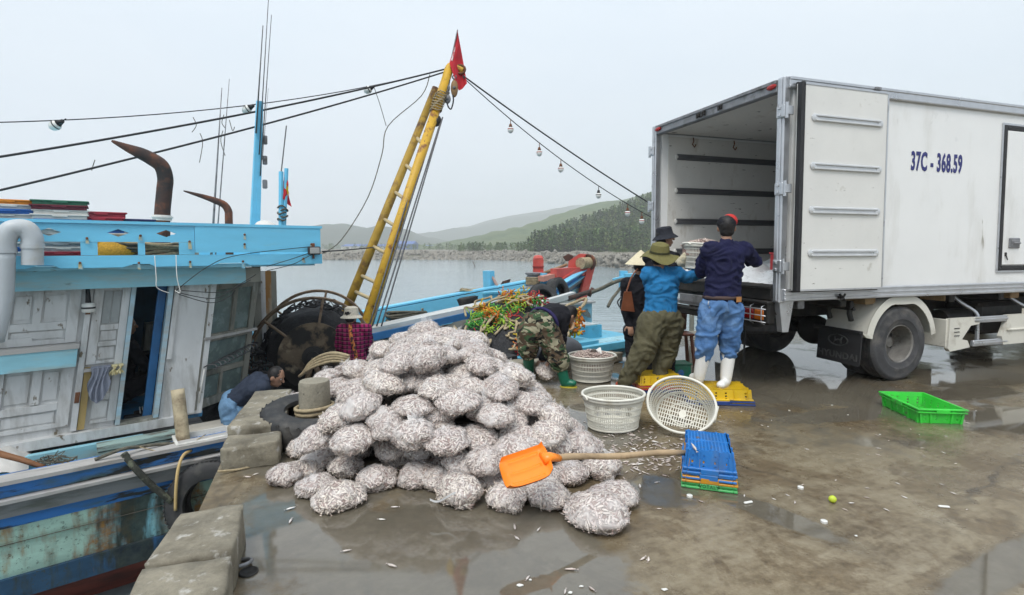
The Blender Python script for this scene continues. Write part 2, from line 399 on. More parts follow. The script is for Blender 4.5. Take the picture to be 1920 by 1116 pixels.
# ---- land beyond the water
def veg(name, c1, c2, c3, s):
    t = NT(name); v = t.map(); n1 = t.noise(v, s, 8, .65); n2 = t.noise(v, s*6, 6, .7)
    b = t.mix(.5, t.ramp(n1, [(.32, c1), (.5, c2), (.7, c3)]), t.ramp(n2, [(.3, c1), (.7, c3)]))
    t.set(base=b, rough=.95, spec=.1); t.bump(n2, .8, 2.0); return t.mat
M_FAR = veg('far_slope', (.035,.055,.035), (.05,.07,.045), (.075,.085,.055), .006)
M_HILL = veg('scrub_slope', (.04,.07,.03), (.085,.125,.05), (.17,.18,.095), .012)
M_NEARHILL = veg('wooded_slope', (.035,.06,.022), (.065,.10,.035), (.12,.13,.06), .03)
def ridge(name, prof, D, front, back, mt, nz, nzs, foot=-2.4, seed=0, nu=120, nv=26, power=1.0):
    pts = [at(px, py, D) for px, py in prof]
    def zt(x):
        for a, b in zip(pts, pts[1:]):
            if a.x <= x <= b.x: k = (x-a.x)/(b.x-a.x); k = k*k*(3-2*k)*.5 + k*.5; return lerp(a.z, b.z, k)
        return pts[0].z if x < pts[0].x else pts[-1].z
    x0, x1 = pts[0].x, pts[-1].x
    def f(u, w):
        x = lerp(x0, x1, u); top = zt(x)
        if w <= .6: k = w/.6; y = D - front*(1-k); h = (sin(k*pi/2)**power)
        else: k = (w-.6)/.4; y = D + back*k; h = cos(k*pi/2)
        p = V((x, y, 0)); e = min(1, min(u, 1-u)*14)
        n = fbm(p/nzs + V((seed, seed, 0)), 5)*nz*min(1, h*1.5)*(.25 + .75*min(1, abs(w-.6)*5)) + fbm(p/nzs*6 + V((seed, 0, 3)), 3)*nz*.16
        return V((x + nz*.6*fbm(p/nzs + V((0,seed,5)), 3), y, max(foot, foot + (top-foot)*h + n)))
    m = MB(); m.grid(f, nu, nv); return m.build(name, mt, kind='structure', smooth=True)
ridge('far_hills', [(560,462),(700,450),(780,445),(830,434),(880,422),(920,412),(960,402),(1000,397),(1060,388),(1150,380),(1300,372),(1600,390),(2200,430),(2600,462)], 1700, 500, 250, M_FAR, 24, 300, seed=1, nu=140)
ridge('far_hills', [(-500,440),(-200,400),(60,418),(300,445),(480,452),(560,447),(600,432),(640,423),(680,425),(705,437),(735,431),(765,432),(800,446),(850,459),(960,464)], 1000, 300, 250, M_FAR, 15, 180, seed=4, nu=160)
ridge('hill', [(800,466),(850,463),(890,454),(930,443),(970,432),(1010,418),(1050,404),(1090,392),(1130,380),(1160,375),(1190,366),(1240,352),(1400,320),(1700,300),(2100,330),(2600,400)], 560, 230, 200, M_HILL, 9, 90, seed=8, nu=200, nv=40)
HILLP = [(985,470),(1000,463),(1030,452),(1070,438),(1110,424),(1160,407),(1215,388),(1300,372),(1500,350),(1800,345),(2300,380)]
ridge('wooded_hill', HILLP, 300, 120, 120, M_NEARHILL, 2.5, 30, foot=-1.5, seed=12, nu=120, nv=30)
# shoreline and flat land behind
SH = [gp(px, py, WZ) for px, py in [(-900,482),(-200,483),(300,485),(600,487.5),(760,487),(880,487.5),(960,489),(1040,494),(1110,499),(1190,505),(1260,512),(1400,524),(1600,540)]]
t = NT('stony_land'); v = t.map(); n1 = t.noise(v, .05, 6, .6); n2 = t.noise(v, .8, 6, .7)
t.set(base=t.mix(.5, t.ramp(n1, [(.35, (.17,.15,.12)), (.55, (.26,.235,.19)), (.7, (.07,.09,.04))]), t.ramp(n2, [(.3, (.11,.10,.085)), (.7, (.34,.31,.26))])), rough=.95, spec=.1); t.bump(n2, 1, .4)
M_LAND = t.mat
m = MB(); N = len(SH)
SHP = smoothpath(SH, 8)
rows = []
for back, z in ((-4, WZ-1.5), (0, WZ-.1), (6, -.9), (14, -.1), (26, .35), (60, .3), (400, .2), (1500, -1.0)):
    row = []
    for i, p in enumerate(SHP):
        d = V((p.x, p.y, 0)).normalized(); d = (d*.4 + V((0, 1, 0))*.6).normalized()
        q = p + d*back; n = fbm((q.x/9, q.y/9, 1), 3)
        row.append(V((q.x + n*(1.5 if back < 60 else 0), q.y, z + (n*.5 if -1 < back < 100 else 0))))
    rows.append(row)
n = len(SHP); m.add([p for r in rows for p in r], [(j*n+i, j*n+i+1, (j+1)*n+i+1, (j+1)*n+i) for j in range(len(rows)-1) for i in range(n-1)])
shore = m.build('shore', M_LAND, kind='structure', smooth=True)
# riprap: nearer boulders one by one, the far ones as one mass
t = NT('riprap_stone'); oi = t.n('ShaderNodeObjectInfo'); v = t.map(rnd=True); n1 = t.noise(v, .9, 6, .7); n2 = t.noise(v, 5, 4, .7)
t.set(base=t.mix(.4, t.ramp(n1, [(.3, (.12,.11,.095)), (.5, (.25,.23,.195)), (.7, (.42,.39,.33))]), t.ramp(n2, [(.3, (.09,.08,.07)), (.7, (.33,.31,.27))])), rough=.9, spec=.2); t.bump(n2, .7, .1)
M_ROCK = t.mat
rr = random.Random(3)
def stone(m, c, r, n=7, mm=5):
    q = Euler((rr.random()*6, rr.random()*6, rr.random()*6)).to_matrix(); k = len(m.v)
    m.sphere(c, (r*rr.uniform(.8,1.3), r*rr.uniform(.6,1), r*rr.uniform(.5,.8)), n, mm, q)
    for i in range(k, len(m.v)):
        p = V(m.v[i]); d = p - V(c); m.v[i] = tuple(V(c) + d*(1 + .5*noise.noise(d*(1.3/r) + V(c)*.7)))
far = MB()
for k in range(2600):
    i = rr.randrange(len(SHP)-1); p = SHP[i].lerp(SHP[i+1], rr.random()); b = rr.uniform(-1, 15)*rr.random()**.4
    x = p + V((0, b, 0)); x.z = lerp(WZ-.1, .35, max(0, min(1, b/13))) + rr.uniform(-.1, .25)
    pxx = 960 + 1000*x.x/x.y
    if not (350 < pxx < 1330): continue
    r = rr.uniform(.16, .55)*(1.35 if rr.random() < .2 else 1)*min(1.25, max(.75, x.y/120))
    stone(far, x, r, 6, 4)
far.build('shore_stones', M_ROCK, shore, kind='stuff')
for k in range(90):
    px = rr.uniform(1020, 1215); b = rr.uniform(0, 9)
    i = min(range(len(SHP)), key=lambda q: abs(960 + 1000*SHP[q].x/SHP[q].y - px)); p = SHP[i] + V((rr.uniform(-2, 2), b, 0)); p.z = lerp(WZ, .2, b/11) + .2
    m = MB(); stone(m, p, rr.uniform(.35, .8), 8, 6); m.build('boulder', M_ROCK, shore)
# forest on the near slope and the belt of casuarinas along the shore: one wooded mass
t = NT('distant_foliage'); ca = t.n('ShaderNodeVertexColor'); ca.layer_name = 'tint'
t.set(base=ca.outputs['Color'], rough=.9, spec=.1); M_LEAFFAR = t.mat
fm = MB(); tint = []
hp = [at(px, py, 300) for px, py in HILLP]
def hillz(x, y):
    if x < hp[0].x: top = -1.5
    else:
        top = hp[-1].z
        for a, b in zip(hp, hp[1:]):
            if a.x <= x <= b.x: top = lerp(a.z, b.z, (x-a.x)/(b.x-a.x))
    k = (y-180)/120
    return -1.5 + (top+1.5)*sin(max(0, min(1, k))*pi/2) if y < 300 else -1.5 + (top+1.5)*cos(min(1, (y-300)/120)*pi/2)
def far_tree(x, y, z, h, w, kind):
    base = rr.choice([(.055,.09,.032),(.075,.12,.04),(.10,.155,.05),(.14,.18,.065),(.09,.11,.055)])
    nleaf = 70 if kind == 0 else 46
    k0 = len(fm.f)
    fm.tube([(x,y,z-.5),(x,y,z+h*.8)], [h*.02, h*.006], 3, False); tint.extend([(.06,.05,.04)]*(len(fm.f)-k0))
    for _ in range(nleaf):
        a = rr.random()*2*pi; hh = rr.random()**.8
        rad = w*(sin(min(1, hh*1.15+.08)*pi)**.6)*(rr.random()**.5) if kind == 0 else w*(1-hh*.75)*(rr.random()**.5)
        c = V((x + rad*cos(a), y + rad*sin(a)*.8, z + h*(.15+.85*hh)))
        s = rr.uniform(.35, .85)*h*.085; q = Euler((rr.uniform(-1,1), rr.uniform(-1,1), rr.random()*6)).to_matrix()
        k0 = len(fm.f)
        fm.add([c + q @ V((-s,-s*.6,0)), c + q @ V((s,-s*.4,.2*s)), c + q @ V((.2*s,s,.1*s)), c + q @ V((-.8*s,.5*s,.5*s))], [(0,1,2),(0,2,3)])
        b = rr.uniform(.7, 1.35); tint.extend([tuple(v*b for v in base)]*(len(fm.f)-k0))
for k in range(2000):
    y = 182 + 122*rr.random()**.9; pxx = rr.uniform(990, 1420); x = (pxx-960)/1000*y
    z = hillz(x, y)
    if z < -1.45 and pxx > 1020: continue
    far_tree(x, y, z, rr.choice((rr.uniform(2.5, 5), rr.uniform(4.0, 8.5))), rr.uniform(1.4, 3.4), 0 if rr.random() < .85 else 1)
for k in range(330):
    y = rr.uniform(172, 200); pxx = rr.uniform(860, 1215); x = (pxx-960)/1000*y
    far_tree(x, y, .1, rr.uniform(1.8, 3.6) if pxx < 1000 else rr.uniform(4.5, 8.0), rr.uniform(.7, 1.5), 1)
for k in range(260):
    y = rr.uniform(270, 420); pxx = rr.uniform(480, 1000); x = (pxx-960)/1000*y
    far_tree(x, y, .0, rr.uniform(1.8, 4.6), rr.uniform(1.2, 2.8), 1)
for k in range(110):
    y = rr.uniform(118, 150); pxx = rr.uniform(1120, 1300); x = (pxx-960)/1000*y
    far_tree(x, y, .3, rr.uniform(.5, 1.6), rr.uniform(.6, 1.4), 0)
me = fm.mesh('woodland', M_LEAFFAR)
cl = me.color_attributes.new('tint', 'FLOAT_COLOR', 'CORNER'); buf = []
for p, c in zip(me.polygons, tint): buf.extend([c[0], c[1], c[2], 1.0]*p.loop_total)
cl.data.foreach_set('color', buf)
mobj('woodland', me, kind='stuff')
# far sheds
M_BLUESHED = mat('blue_sheet_roof', (.03,.10,.36), .15, .2, .5, bump=0); M_PALE = mat('pale_wall', (.55,.54,.50), .1, .3, .8, bump=0); M_DARKGLASS = mat('dark_pane', (.02,.025,.03), .2, 3, .2, .05, 0)
def shed(px0, px1, ytop, ybot, Y, dep, label, wallm, roofm, name='warehouse'):
    a, b = at(px0, ytop, Y), at(px1, ytop, Y); z0 = .0; z1 = at(px0, ybot, Y).z
    r = empty(name, (a.x, Y, 0), label=label, cat='building')
    hh = a.z; ev = z0 + (hh-z0)*.62
    m = MB(); m.hexa([V((a.x,Y,z0)),V((b.x,Y,z0)),V((b.x,Y+dep,z0)),V((a.x,Y+dep,z0)),V((a.x,Y,ev)),V((b.x,Y,ev)),V((b.x,Y+dep,ev)),V((a.x,Y+dep,ev))]); m.build('wall', wallm, r)
    o = .6; m = MB(); m.prism([V((a.x-o,Y-o,ev+.02)),V((a.x-o,Y+dep+o,ev+.02)),V((a.x-o,Y+dep/2,hh))], (b.x-a.x+2*o,0,0)); m.build('roof', roofm, r, recalc=True)
    n = max(2, int((b.x-a.x)/9))
    for i in range(n):
        x = lerp(a.x, b.x, (i+.5)/n); m = MB(); m.box((x, Y-.02, lerp(z0, ev, .5)), (2.2, .2, (ev-z0)*.35)); m.build('window', M_DARKGLASS, r)
shed(738, 772, 452, 468, 430, 30, 'blue roofed shed behind the ladder mast across the water', M_BLUESHED, M_BLUESHED)
shed(786, 872, 459.5, 466, 480, 30, 'long low blue roofed factory across the bay', M_PALE, M_BLUESHED)
shed(640, 735, 458, 468, 460, 30, 'long grey blue shed left of the yellow mast across the bay', M_PALE, M_BLUESHED)
r = empty('dome_hall', at(892, 464, 330), label='small pale dome roofed hall at the foot of the green hill', cat='building')
c = at(892, 466, 330); m = MB(); m.sphere((c.x, c.y, .3), (5.8, 5, 3.0), 16, 10); m.build('roof', M_PALE, r, smooth=True)
m = MB(); m.box((c.x, c.y-4.8, 1.0), (3, .6, 1.6)); m.build('door', M_DARKGLASS, r)
# the air
t = bpy.data.materials.new('haze_air'); t.use_nodes = True; nt = t.node_tree; nt.nodes.clear()
ho = nt.nodes.new('ShaderNodeOutputMaterial'); hv = nt.nodes.new('ShaderNodeVolumePrincipled')
hv.inputs['Color'].default_value = (.97,.98,1,1); hv.inputs['Density'].default_value = 0.00075; hv.inputs['Anisotropy'].default_value = .1
nt.links.new(hv.outputs[0], ho.inputs['Volume'])
m = MB(); m.box((0, 950, 75), (5000, 2300, 168)); m.build('haze', t, kind='stuff')
# ================================================================== TRUCK
M_TWHITE = mat('truck_white_paint', (.82,.82,.81), .03, 1.5, .32, .06, .03, .002, dirt=(.55,.53,.48), dscale=2.2, dlo=.55, dhi=.95, dstretch=(1,1,.3), dirt2=(.30,.27,.22), d2scale=5, d2lo=.68, d2hi=.74, d2stretch=(1.2,1.2,.25))
M_DOORW = mat('door_liner_white', (.72,.71,.68), .05, 2, .42, .08, .05, .002, dirt=(.40,.37,.31), dscale=7, dlo=.62, dhi=.80, dirt2=(.22,.20,.17), d2scale=9, d2lo=.68, d2hi=.72, d2stretch=(1,1,3))
M_INNER = mat('cargo_liner_dirty_white', (.66,.64,.60), .06, 2, .5, .1, .08, .003, dirt=(.34,.28,.20), dscale=3.5, dlo=.58, dhi=.82, dstretch=(1,1,.45), dirt2=(.10,.08,.06), d2scale=8, d2lo=.655, d2hi=.675, d2stretch=(.6,.6,3.0))
M_ALU = mat('brushed_aluminium', (.52,.53,.55), .12, 5, .34, .1, .06, .002, metal=.75, dirt=(.25,.25,.26), dscale=6, dlo=.6, dhi=.85)
M_ALUD = mat('grimy_aluminium', (.25,.25,.26), .2, 7, .5, .1, .1, .002, metal=.5, dirt=(.08,.075,.07), dscale=5, dlo=.5, dhi=.7)
M_GASK = mat('black_rubber_seal', (.022,.022,.024), .3, 8, .6, .1, .1, .002)
M_TYRE = mat('tyre_rubber', (.055,.055,.058), .3, 7, .72, .08, .3, .003, dirt=(.14,.13,.12), dscale=5, dlo=.48, dhi=.75)
M_CHAS = mat('grimy_chassis_black', (.018,.017,.016), .4, 6, .6, .15, .3, .004, dirt=(.055,.045,.035), dscale=4, dlo=.5, dhi=.7)
M_RIM = mat('dusty_steel_rim', (.20,.19,.175), .3, 9, .6, .1, .2, .003, metal=.3, dirt=(.07,.055,.04), dscale=6, dlo=.5, dhi=.65)
M_RAILD = mat('grey_cargo_rail', (.13,.13,.135), .25, 9, .5, .1, .1, .002, metal=.3, stretch=(.3,.3,3))
M_FENDER = mat('fender_cream_white', (.66,.64,.57), .05, 3, .4, .08, .05, .002, dirt=(.32,.29,.23), dscale=5, dlo=.56, dhi=.85)
M_LENSR = mat('red_lamp_lens', (.35,.012,.01), .1, 20, .15, .05, 0); M_LENSO = mat('amber_lamp_lens', (.55,.14,.01), .1, 20, .2, .05, 0)
M_NAVY = mat('navy_lettering', (.018,.022,.16), .05, 8, .4, .05, 0)
M_ICE = mat('crushed_ice', (.80,.83,.85), .08, 14, .35, .15, .8, .02)
M_REDPL = mat('red_plastic', (.42,.03,.035), .12, 6, .4, .1, .05, .002)
TX = V((.95,.312,0)).normalized(); TA = math.atan2(.312, .95); TO = V((2.81, 5.56, 0))
truck = empty('box_truck', TO, (0,0,TA), label='white refrigerated box truck with open rear doors backed onto the quay', cat='truck')
def tp(name, mb, mt, parent=truck, smooth=False, **k): return mb.build(name, mt, parent, smooth, world=False, **k)
BL, BWd, BZ0, BZ1 = 6.3, 2.41, 1.0, 3.30
cb = empty('cargo_box', parent=truck)
# shell: side panels, roof, floor, front wall with real thickness
m = MB(); m.box((BL/2+.05, .03, 2.15), (BL-.1, .06, 2.10)); tp('side_panel', m, M_TWHITE, cb)
m = MB(); m.box((BL/2+.05, BWd-.03, 2.15), (BL-.1, .06, 2.10)); tp('side_panel', m, M_TWHITE, cb)
m = MB(); m.box((BL/2+.06, .064, 2.15), (BL-.3, .006, 2.04)); m.box((BL/2+.06, BWd-.064, 2.15), (BL-.3, .006, 2.04)); tp('inner_liner', m, M_INNER, cb)
m = MB(); m.box((BL/2+.04, BWd/2, 3.265), (BL-.1, BWd-.02, .06)); tp('roof', m, M_TWHITE, cb)
m = MB(); m.box((BL/2+.06, BWd/2, 3.222), (BL-.2, BWd-.14, .02)); tp('ceiling_liner', m, M_INNER, cb)
m = MB(); m.box((BL/2+.04, BWd/2, 1.115), (BL-.1, BWd-.14, .07)); tp('floor', m, M_ALUD, cb)
m = MB(); m.box((BL-.02, BWd/2, 2.15), (.08, BWd, 2.3)); tp('front_wall', m, M_TWHITE, cb)
# aluminium edge rails: three-step profile
for y, sg in ((0, -1), (BWd, 1)):
    m = MB(); m.box((BL/2+.03, y+sg*.008, 3.245), (BL+.02, .05, .12), ch=.008); m.box((BL/2+.03, y+sg*.026, 3.285), (BL+.02, .03, .035), ch=.006); m.box((BL/2+.03, y+sg*.026, 3.205), (BL+.02, .02, .02), ch=.004); tp('top_rail', m, M_ALU, cb)
    m = MB(); m.box((BL/2+.03, y+sg*.008, 1.055), (BL+.02, .05, .13), ch=.008); m.box((BL/2+.03, y+sg*.026, 1.105), (BL+.02, .026, .02), ch=.004); m.box((BL/2+.03, y+sg*.026, 1.06), (BL+.02, .026, .02), ch=.004); m.box((BL/2+.03, y+sg*.026, 1.01), (BL+.02, .03, .03), ch=.005); tp('bottom_rail', m, M_ALU, cb)
# rear portal
for y in (.045, BWd-.045):
    m = MB(); m.box((.02, y, 2.14), (.09, .10, 2.34), ch=.012); m.box((-.028, y, 2.14), (.02, .045, 2.3), ch=.006); tp('rear_post', m, M_ALU, cb)
m = MB(); m.box((.02, BWd/2, 3.235), (.09, BWd-.2, .13), ch=.01); m.box((-.03, BWd/2, 3.275), (.02, BWd-.2, .04), ch=.006); hd = tp('rear_header', m, M_ALUD, cb)
for y in (.16, BWd-.16):
    m = MB(); m.sphere((-.035, y, 3.235), (.02, .07, .028), 12, 8); tp('marker_lamp', m, M_LENSR, cb, True)
for y in (.95, 1.25, 1.35):
    m = MB(); m.box((-.04, y, 3.225), (.03, .055, .05), ch=.006); m.box((-.06, y, 3.21), (.02, .025, .06), ch=.004); tp('lock_keeper', m, M_CHAS, cb)
m = MB(); m.box((.02, BWd/2, 1.07), (.10, BWd-.2, .17), ch=.012); m.box((-.035, BWd/2, 1.125), (.03, BWd-.2, .03), ch=.005); tp('rear_sill', m, M_CHAS, cb)
m = MB(); m.box((-.036, BWd-.5, 1.07), (.03, .12, .07), ch=.01); m.box((-.05, BWd-.5, 1.07), (.02, .06, .035), ch=.006); tp('lock_bracket', m, M_ALUD, cb)
# cargo rails on both inner walls
for z in (2.88, 2.39, 1.94, 1.50):
    for y, sg in ((BWd-.072, -1), (.072, 1)):
        m = MB(); m.box((BL/2+.1, y, z), (BL-.5, .022, .085), ch=.006); m.box((BL/2+.1, y+sg*.014, z+.026), (BL-.5, .012, .014)); m.box((BL/2+.1, y+sg*.014, z-.026), (BL-.5, .012, .014)); tp('cargo_rail', m, M_RAILD, cb)
        m = MB(); m.sphere((.345, y+sg*.006, z), (.03, .012, .042), 10, 6); tp('rail_end_cap', m, M_INNER, cb, True)
# ceiling hooks with rust
for x in (.62, 1.35):
    m = MB(); m.tube([(x, BWd-.09, 3.17), (x, BWd-.10, 3.12), (x-.03, BWd-.11, 3.07), (x, BWd-.12, 3.03), (x+.03, BWd-.11, 3.07)], .009, 6); tp('hook', m, mat('rust_metal', (.16,.065,.03), .4, 12, .85, .1, .4, .003), cb)
# rear doors, folded back along the sides
def rear_door(y, sg):
    d = empty('rear_door', parent=truck)
    x0, x1, z0, z1 = .085, 1.285, 1.10, 3.225
    cx, cz = (x0+x1)/2, (z0+z1)/2
    m = MB(); m.box((cx, y, cz), (x1-x0, .075, z1-z0), ch=.008); tp('leaf', m, M_DOORW, d)
    m = MB(); m.box((x0+.012, y+sg*.02, cz), (.05, .075, z1-z0+.012), ch=.012)
    m.box((cx, y-sg*.03, z0-.004), (x1-x0, .03, .022), ch=.004); m.box((cx, y-sg*.03, z1+.006), (x1-x0, .03, .018), ch=.004); m.box((x1+.004, y-sg*.02, cz), (.014, .05, z1-z0), ch=.004); tp('door_seal', m, M_GASK, d)
    for z in (2.88, 2.39, 1.94, 1.495):
        m = MB(); yy = y+sg*.038
        m.box((cx+.02, yy, z), (.93, .016, .075), ch=.006); m.box((cx+.02, yy+sg*.014, z+.022), (.90, .018, .020), ch=.004); m.box((cx+.02, yy+sg*.014, z-.024), (.90, .018, .020), ch=.004)
        for s2 in (-1, 1): m.lathe((cx+.02+s2*.455, yy, z), [(.040, 0), (.038, .012), (.02, .018), (.001, .019)], 14, (0, sg, 0))
        tp('door_rib', m, M_ALU if False else mat('pale_aluminium_rib', (.62,.63,.64), .08, 6, .35, .08, .05, .002, metal=.35), d, 40)
    m = MB(); m.box((cx, y+sg*.039, z1-.012), (x1-x0-.03, .008, .018)); m.box((cx, y+sg*.039, z0+.012), (x1-x0-.03, .008, .018)); m.box((x1-.012, y+sg*.039, cz), (.018, .008, z1-z0-.05)); tp('edge_trim', m, M_ALU, d)
    return d
rear_door(-.085, -1); rear_door(BWd+.085, 1)
for y, sg in ((0, -1), (BWd, 1)):
    for z in (2.95, 2.16, 1.36):
        m = MB(); m.box((-.035, y+sg*-.02, z), (.03, .11, .13), ch=.008); m.box((-.052, y-sg*.03, z+.035), (.02, .035, .03), ch=.004); m.box((-.052, y-sg*.03, z-.035), (.02, .035, .03), ch=.004)
        m.tube([(-.03, y+sg*.05, z-.08), (-.03, y+sg*.05, z+.08)], .018, 8); m.box((.0, y+sg*.06, z), (.08, .02, .09), ch=.004); tp('hinge', m, M_ALU, truck)
m = MB(); m.box((.78, -.045, 1.015), (.09, .02, .03), ch=.004); m.tube([(.74,-.06,1.05),(.78,-.075,1.02),(.82,-.06,1.05)], .012, 6); m.tube([(.74,-.06,.98),(.78,-.075,1.01),(.82,-.06,.98)], .012, 6); tp('door_catch', m, M_CHAS, truck)
m = MB(); m.box((1.22, -.04, 3.28), (.09, .03, .035), ch=.006); tp('door_catch', m, M_ALUD, truck)
# side door
sdr = empty('side_door', parent=truck)
x0, x1, z0, z1 = 3.37, 4.35, 1.27, 3.05
m = MB()
for c, s_ in (((x0+.03, -.006, (z0+z1)/2), (.055, .03, z1-z0)), ((x1-.03, -.006, (z0+z1)/2), (.055, .03, z1-z0)), (((x0+x1)/2, -.006, z1-.03), (x1-x0-.11, .03, .055)), (((x0+x1)/2, -.006, z0+.03), (x1-x0-.11, .03, .055))): m.box(c, s_, ch=.006)
tp('door_seal', m, M_GASK, sdr)
m = MB()
for c, s_ in (((x0-.012, -.004, (z0+z1)/2), (.022, .02, z1-z0+.05)), (((x0+x1)/2, -.004, z1+.014), (x1-x0, .02, .022)), (((x0+x1)/2, -.004, z0-.014), (x1-x0, .02, .022))): m.box(c, s_)
tp('door_frame', m, M_ALU, sdr)
m = MB(); m.box(((x0+x1)/2, -.012, (z0+z1)/2), (x1-x0-.13, .03, z1-z0-.13), ch=.01); tp('leaf', m, M_TWHITE, sdr)
hn = MB(); hn.box((x0+.25, -.032, 1.61), (.20, .02, .13), ch=.012); hn.box((x0+.25, -.045, 1.61), (.15, .012, .075), ch=.006); hn.tube([(x0+.19,-.06,1.61),(x0+.31,-.06,1.61)], .012, 8); tp('door_handle', hn, M_ALUD, sdr)
m = MB(); m.box((x0+.10, -.032, 1.47), (.03, .015, .05), ch=.005); m.tube([(x0+.10,-.04,1.45),(x0+.115,-.045,1.40)], .006, 6); tp('lock', m, M_CHAS, sdr)
# plate number painted on the side
def text_mesh(name, body, mt, size, sx=1.0, ext=.0012, bold=0.0, space=1.0):
    c = bpy.data.curves.new(name, 'FONT'); c.body = body; c.size = size; c.extrude = ext; c.offset = bold; c.space_character = space; c.resolution_u = 3
    c.align_x = 'CENTER'; c.align_y = 'CENTER'
    o = bpy.data.objects.new(name, c); COL.objects.link(o)
    bpy.context.view_layer.update()
    me = bpy.data.meshes.new_from_object(o.evaluated_get(bpy.context.evaluated_depsgraph_get())); bpy.data.objects.remove(o)
    me.transform(Matrix.Diagonal((sx, 1, 1, 1))); me.materials.clear(); me.materials.append(mt); return me
me = text_mesh('plate_number', '37C - 368.59', M_NAVY, .29, .50, .0015, .0085, 1.1)
mobj('plate_number', me, truck, (2.24, -.0035, 2.53), (pi/2, 0, 0))
# wheels
def wheel(parent, x, y, out, dish, r=.435, w=.24):
    wl = empty('wheel', parent=parent); ax = (0, -out, 0)   # lathe axis points outward
    c = V((x, y, r))
    prof = [(.215,-w*.42),(.235,-w*.5),(.33,-w*.54),(.395,-w*.5),(.42,-w*.42),(r,-w*.36),(r,-w*.2),(r-.012,-w*.19),(r-.012,-w*.14),(r,-w*.13),(r,w*.13),(r-.012,w*.14),(r-.012,w*.19),(r,w*.2),(r,w*.36),(.42,w*.42),(.405,w*.475),(.385,w*.485),(.375,w*.475),(.33,w*.53),(.29,w*.535),(.285,w*.52),(.25,w*.5),(.222,w*.46),(.212,w*.42)]
    m = MB(); m.lathe(c, prof, 56, ax); tp('tyre', m, M_TYRE, wl, 35)
    m = MB()
    if dish: pr = [(.226,w*.46),(.216,w*.47),(.205,w*.42),(.200,w*.2),(.192,w*.05),(.185,-w*.15),(.16,-w*.32),(.12,-w*.38),(.075,-w*.38),(.07,-w*.1),(.055,-w*.02),(.001,0)]
    else: pr = [(.226,w*.46),(.216,w*.47),(.205,w*.42),(.19,w*.34),(.16,w*.46),(.12,w*.50),(.075,w*.5),(.07,w*.62),(.05,w*.66),(.001,w*.66)]
    m.lathe(c, pr, 40, ax); m.lathe(c, [(.205,w*.4),(.205,-w*.42)], 40, ax)
    rim = tp('rim', m, M_RIM, wl, 35)
    q = V((0,0,1)).rotation_difference(V(ax)).to_matrix(); m = MB()
    zz = (-w*.36 if dish else w*.52)
    for k in range(8):
        a = 2*pi*k/8; m.lathe(c + q @ V((.098*cos(a), .098*sin(a), zz)), [(.013, 0), (.013, .02), (.006, .024)], 6, ax, cap1=True)
    tp('wheel_nut', m, M_RIM, rim, kind='stuff')
    m = MB()
    for k in range(6):
        a = 2*pi*(k+.5)/6; m.lathe(c + q @ V((.142*cos(a), .142*sin(a), (-w*.345 if dish else w*.49))), [(.024, 0), (.022, .004), (.001, .005)], 10, ax)
    tp('hand_hole', m, M_GASK, rim, kind='stuff')
    return wl
for y, out in ((.145, 1), (BWd-.145, -1)):
    wheel(truck, 1.80, y, out, True); wheel(truck, 1.80, y + out*.29, out, False)
for y, out in ((.16, 1), (BWd-.16, -1)): wheel(truck, 6.75, y, out, False)
# chassis
ch = empty('chassis', parent=truck)
for y in (.78, BWd-.78):
    m = MB(); m.box((3.9, y, .80), (7.6, .07, .20), ch=.01); tp('frame_rail', m, M_CHAS, ch)
for x in (.35, .95, 1.8, 2.7, 3.6, 4.5, 5.4, 6.1):
    m = MB(); m.box((x, BWd/2, .94), (.09, BWd-.12, .10), ch=.01); tp('cross_member', m, M_CHAS if x != .35 else M_ALUD, ch)
m = MB(); m.tube([(1.80, .2, .435), (1.80, BWd-.2, .435)], .075, 12); m.sphere((1.80, BWd/2, .435), (.2, .22, .2), 14, 10); tp('axle', m, M_CHAS, ch, 40)
m = MB(); m.tube([(1.95, BWd/2, .46), (5.5, BWd/2, .62)], .045, 10); tp('drive_shaft', m, M_CHAS, ch, True)
for y in (.62, BWd-.62):
    m = MB()
    for k in range(6): m.tube([V((1.15+k*.07, y, .60-k*.028)), V((1.80, y, .50-k*.028)), V((2.45-k*.07, y, .60-k*.028))], .028, 4)
    tp('leaf_spring', m, M_CHAS, ch)
m = MB(); m.box((4.0, .50, .62), (.9, .46, .42), ch=.05); tp('fuel_tank', m, M_CHAS, ch)
m = MB(); m.tube([(3.05,.45,.62),(3.55,.45,.62)], .13, 14); tp('air_tank', m, M_CHAS, ch, 40)
m = MB(); m.box((4.2, BWd-.5, .6), (1.3, .5, .5), ch=.03); tp('battery_box', m, M_CHAS, ch)
m = MB(); m.lathe((.80, BWd/2+.1, .58), [(.2,-.1),(.33,-.12),(.40,-.10),(.43,-.07),(.43,.07),(.40,.10),(.33,.12),(.2,.1)], 48); tp('spare_tyre', m, M_TYRE, ch, 35)
m = MB(); m.lathe((.80, BWd/2+.1, .58), [(.2,-.1),(.19,.0),(.1,.02),(.001,.02)], 24); tp('spare_rim', m, M_RIM, ch, 35)
# wooden packing blocks under the box
for x in (1.42, 2.72, 3.95):
    m = MB(); m.box((x, .26, .945), (.16, .3, .09), ch=.008); tp('packing_block', m, mat('raw_timber_block', (.36,.24,.13), .2, 8, .8, .1, .2, .004, stretch=(1,4,1)), ch)
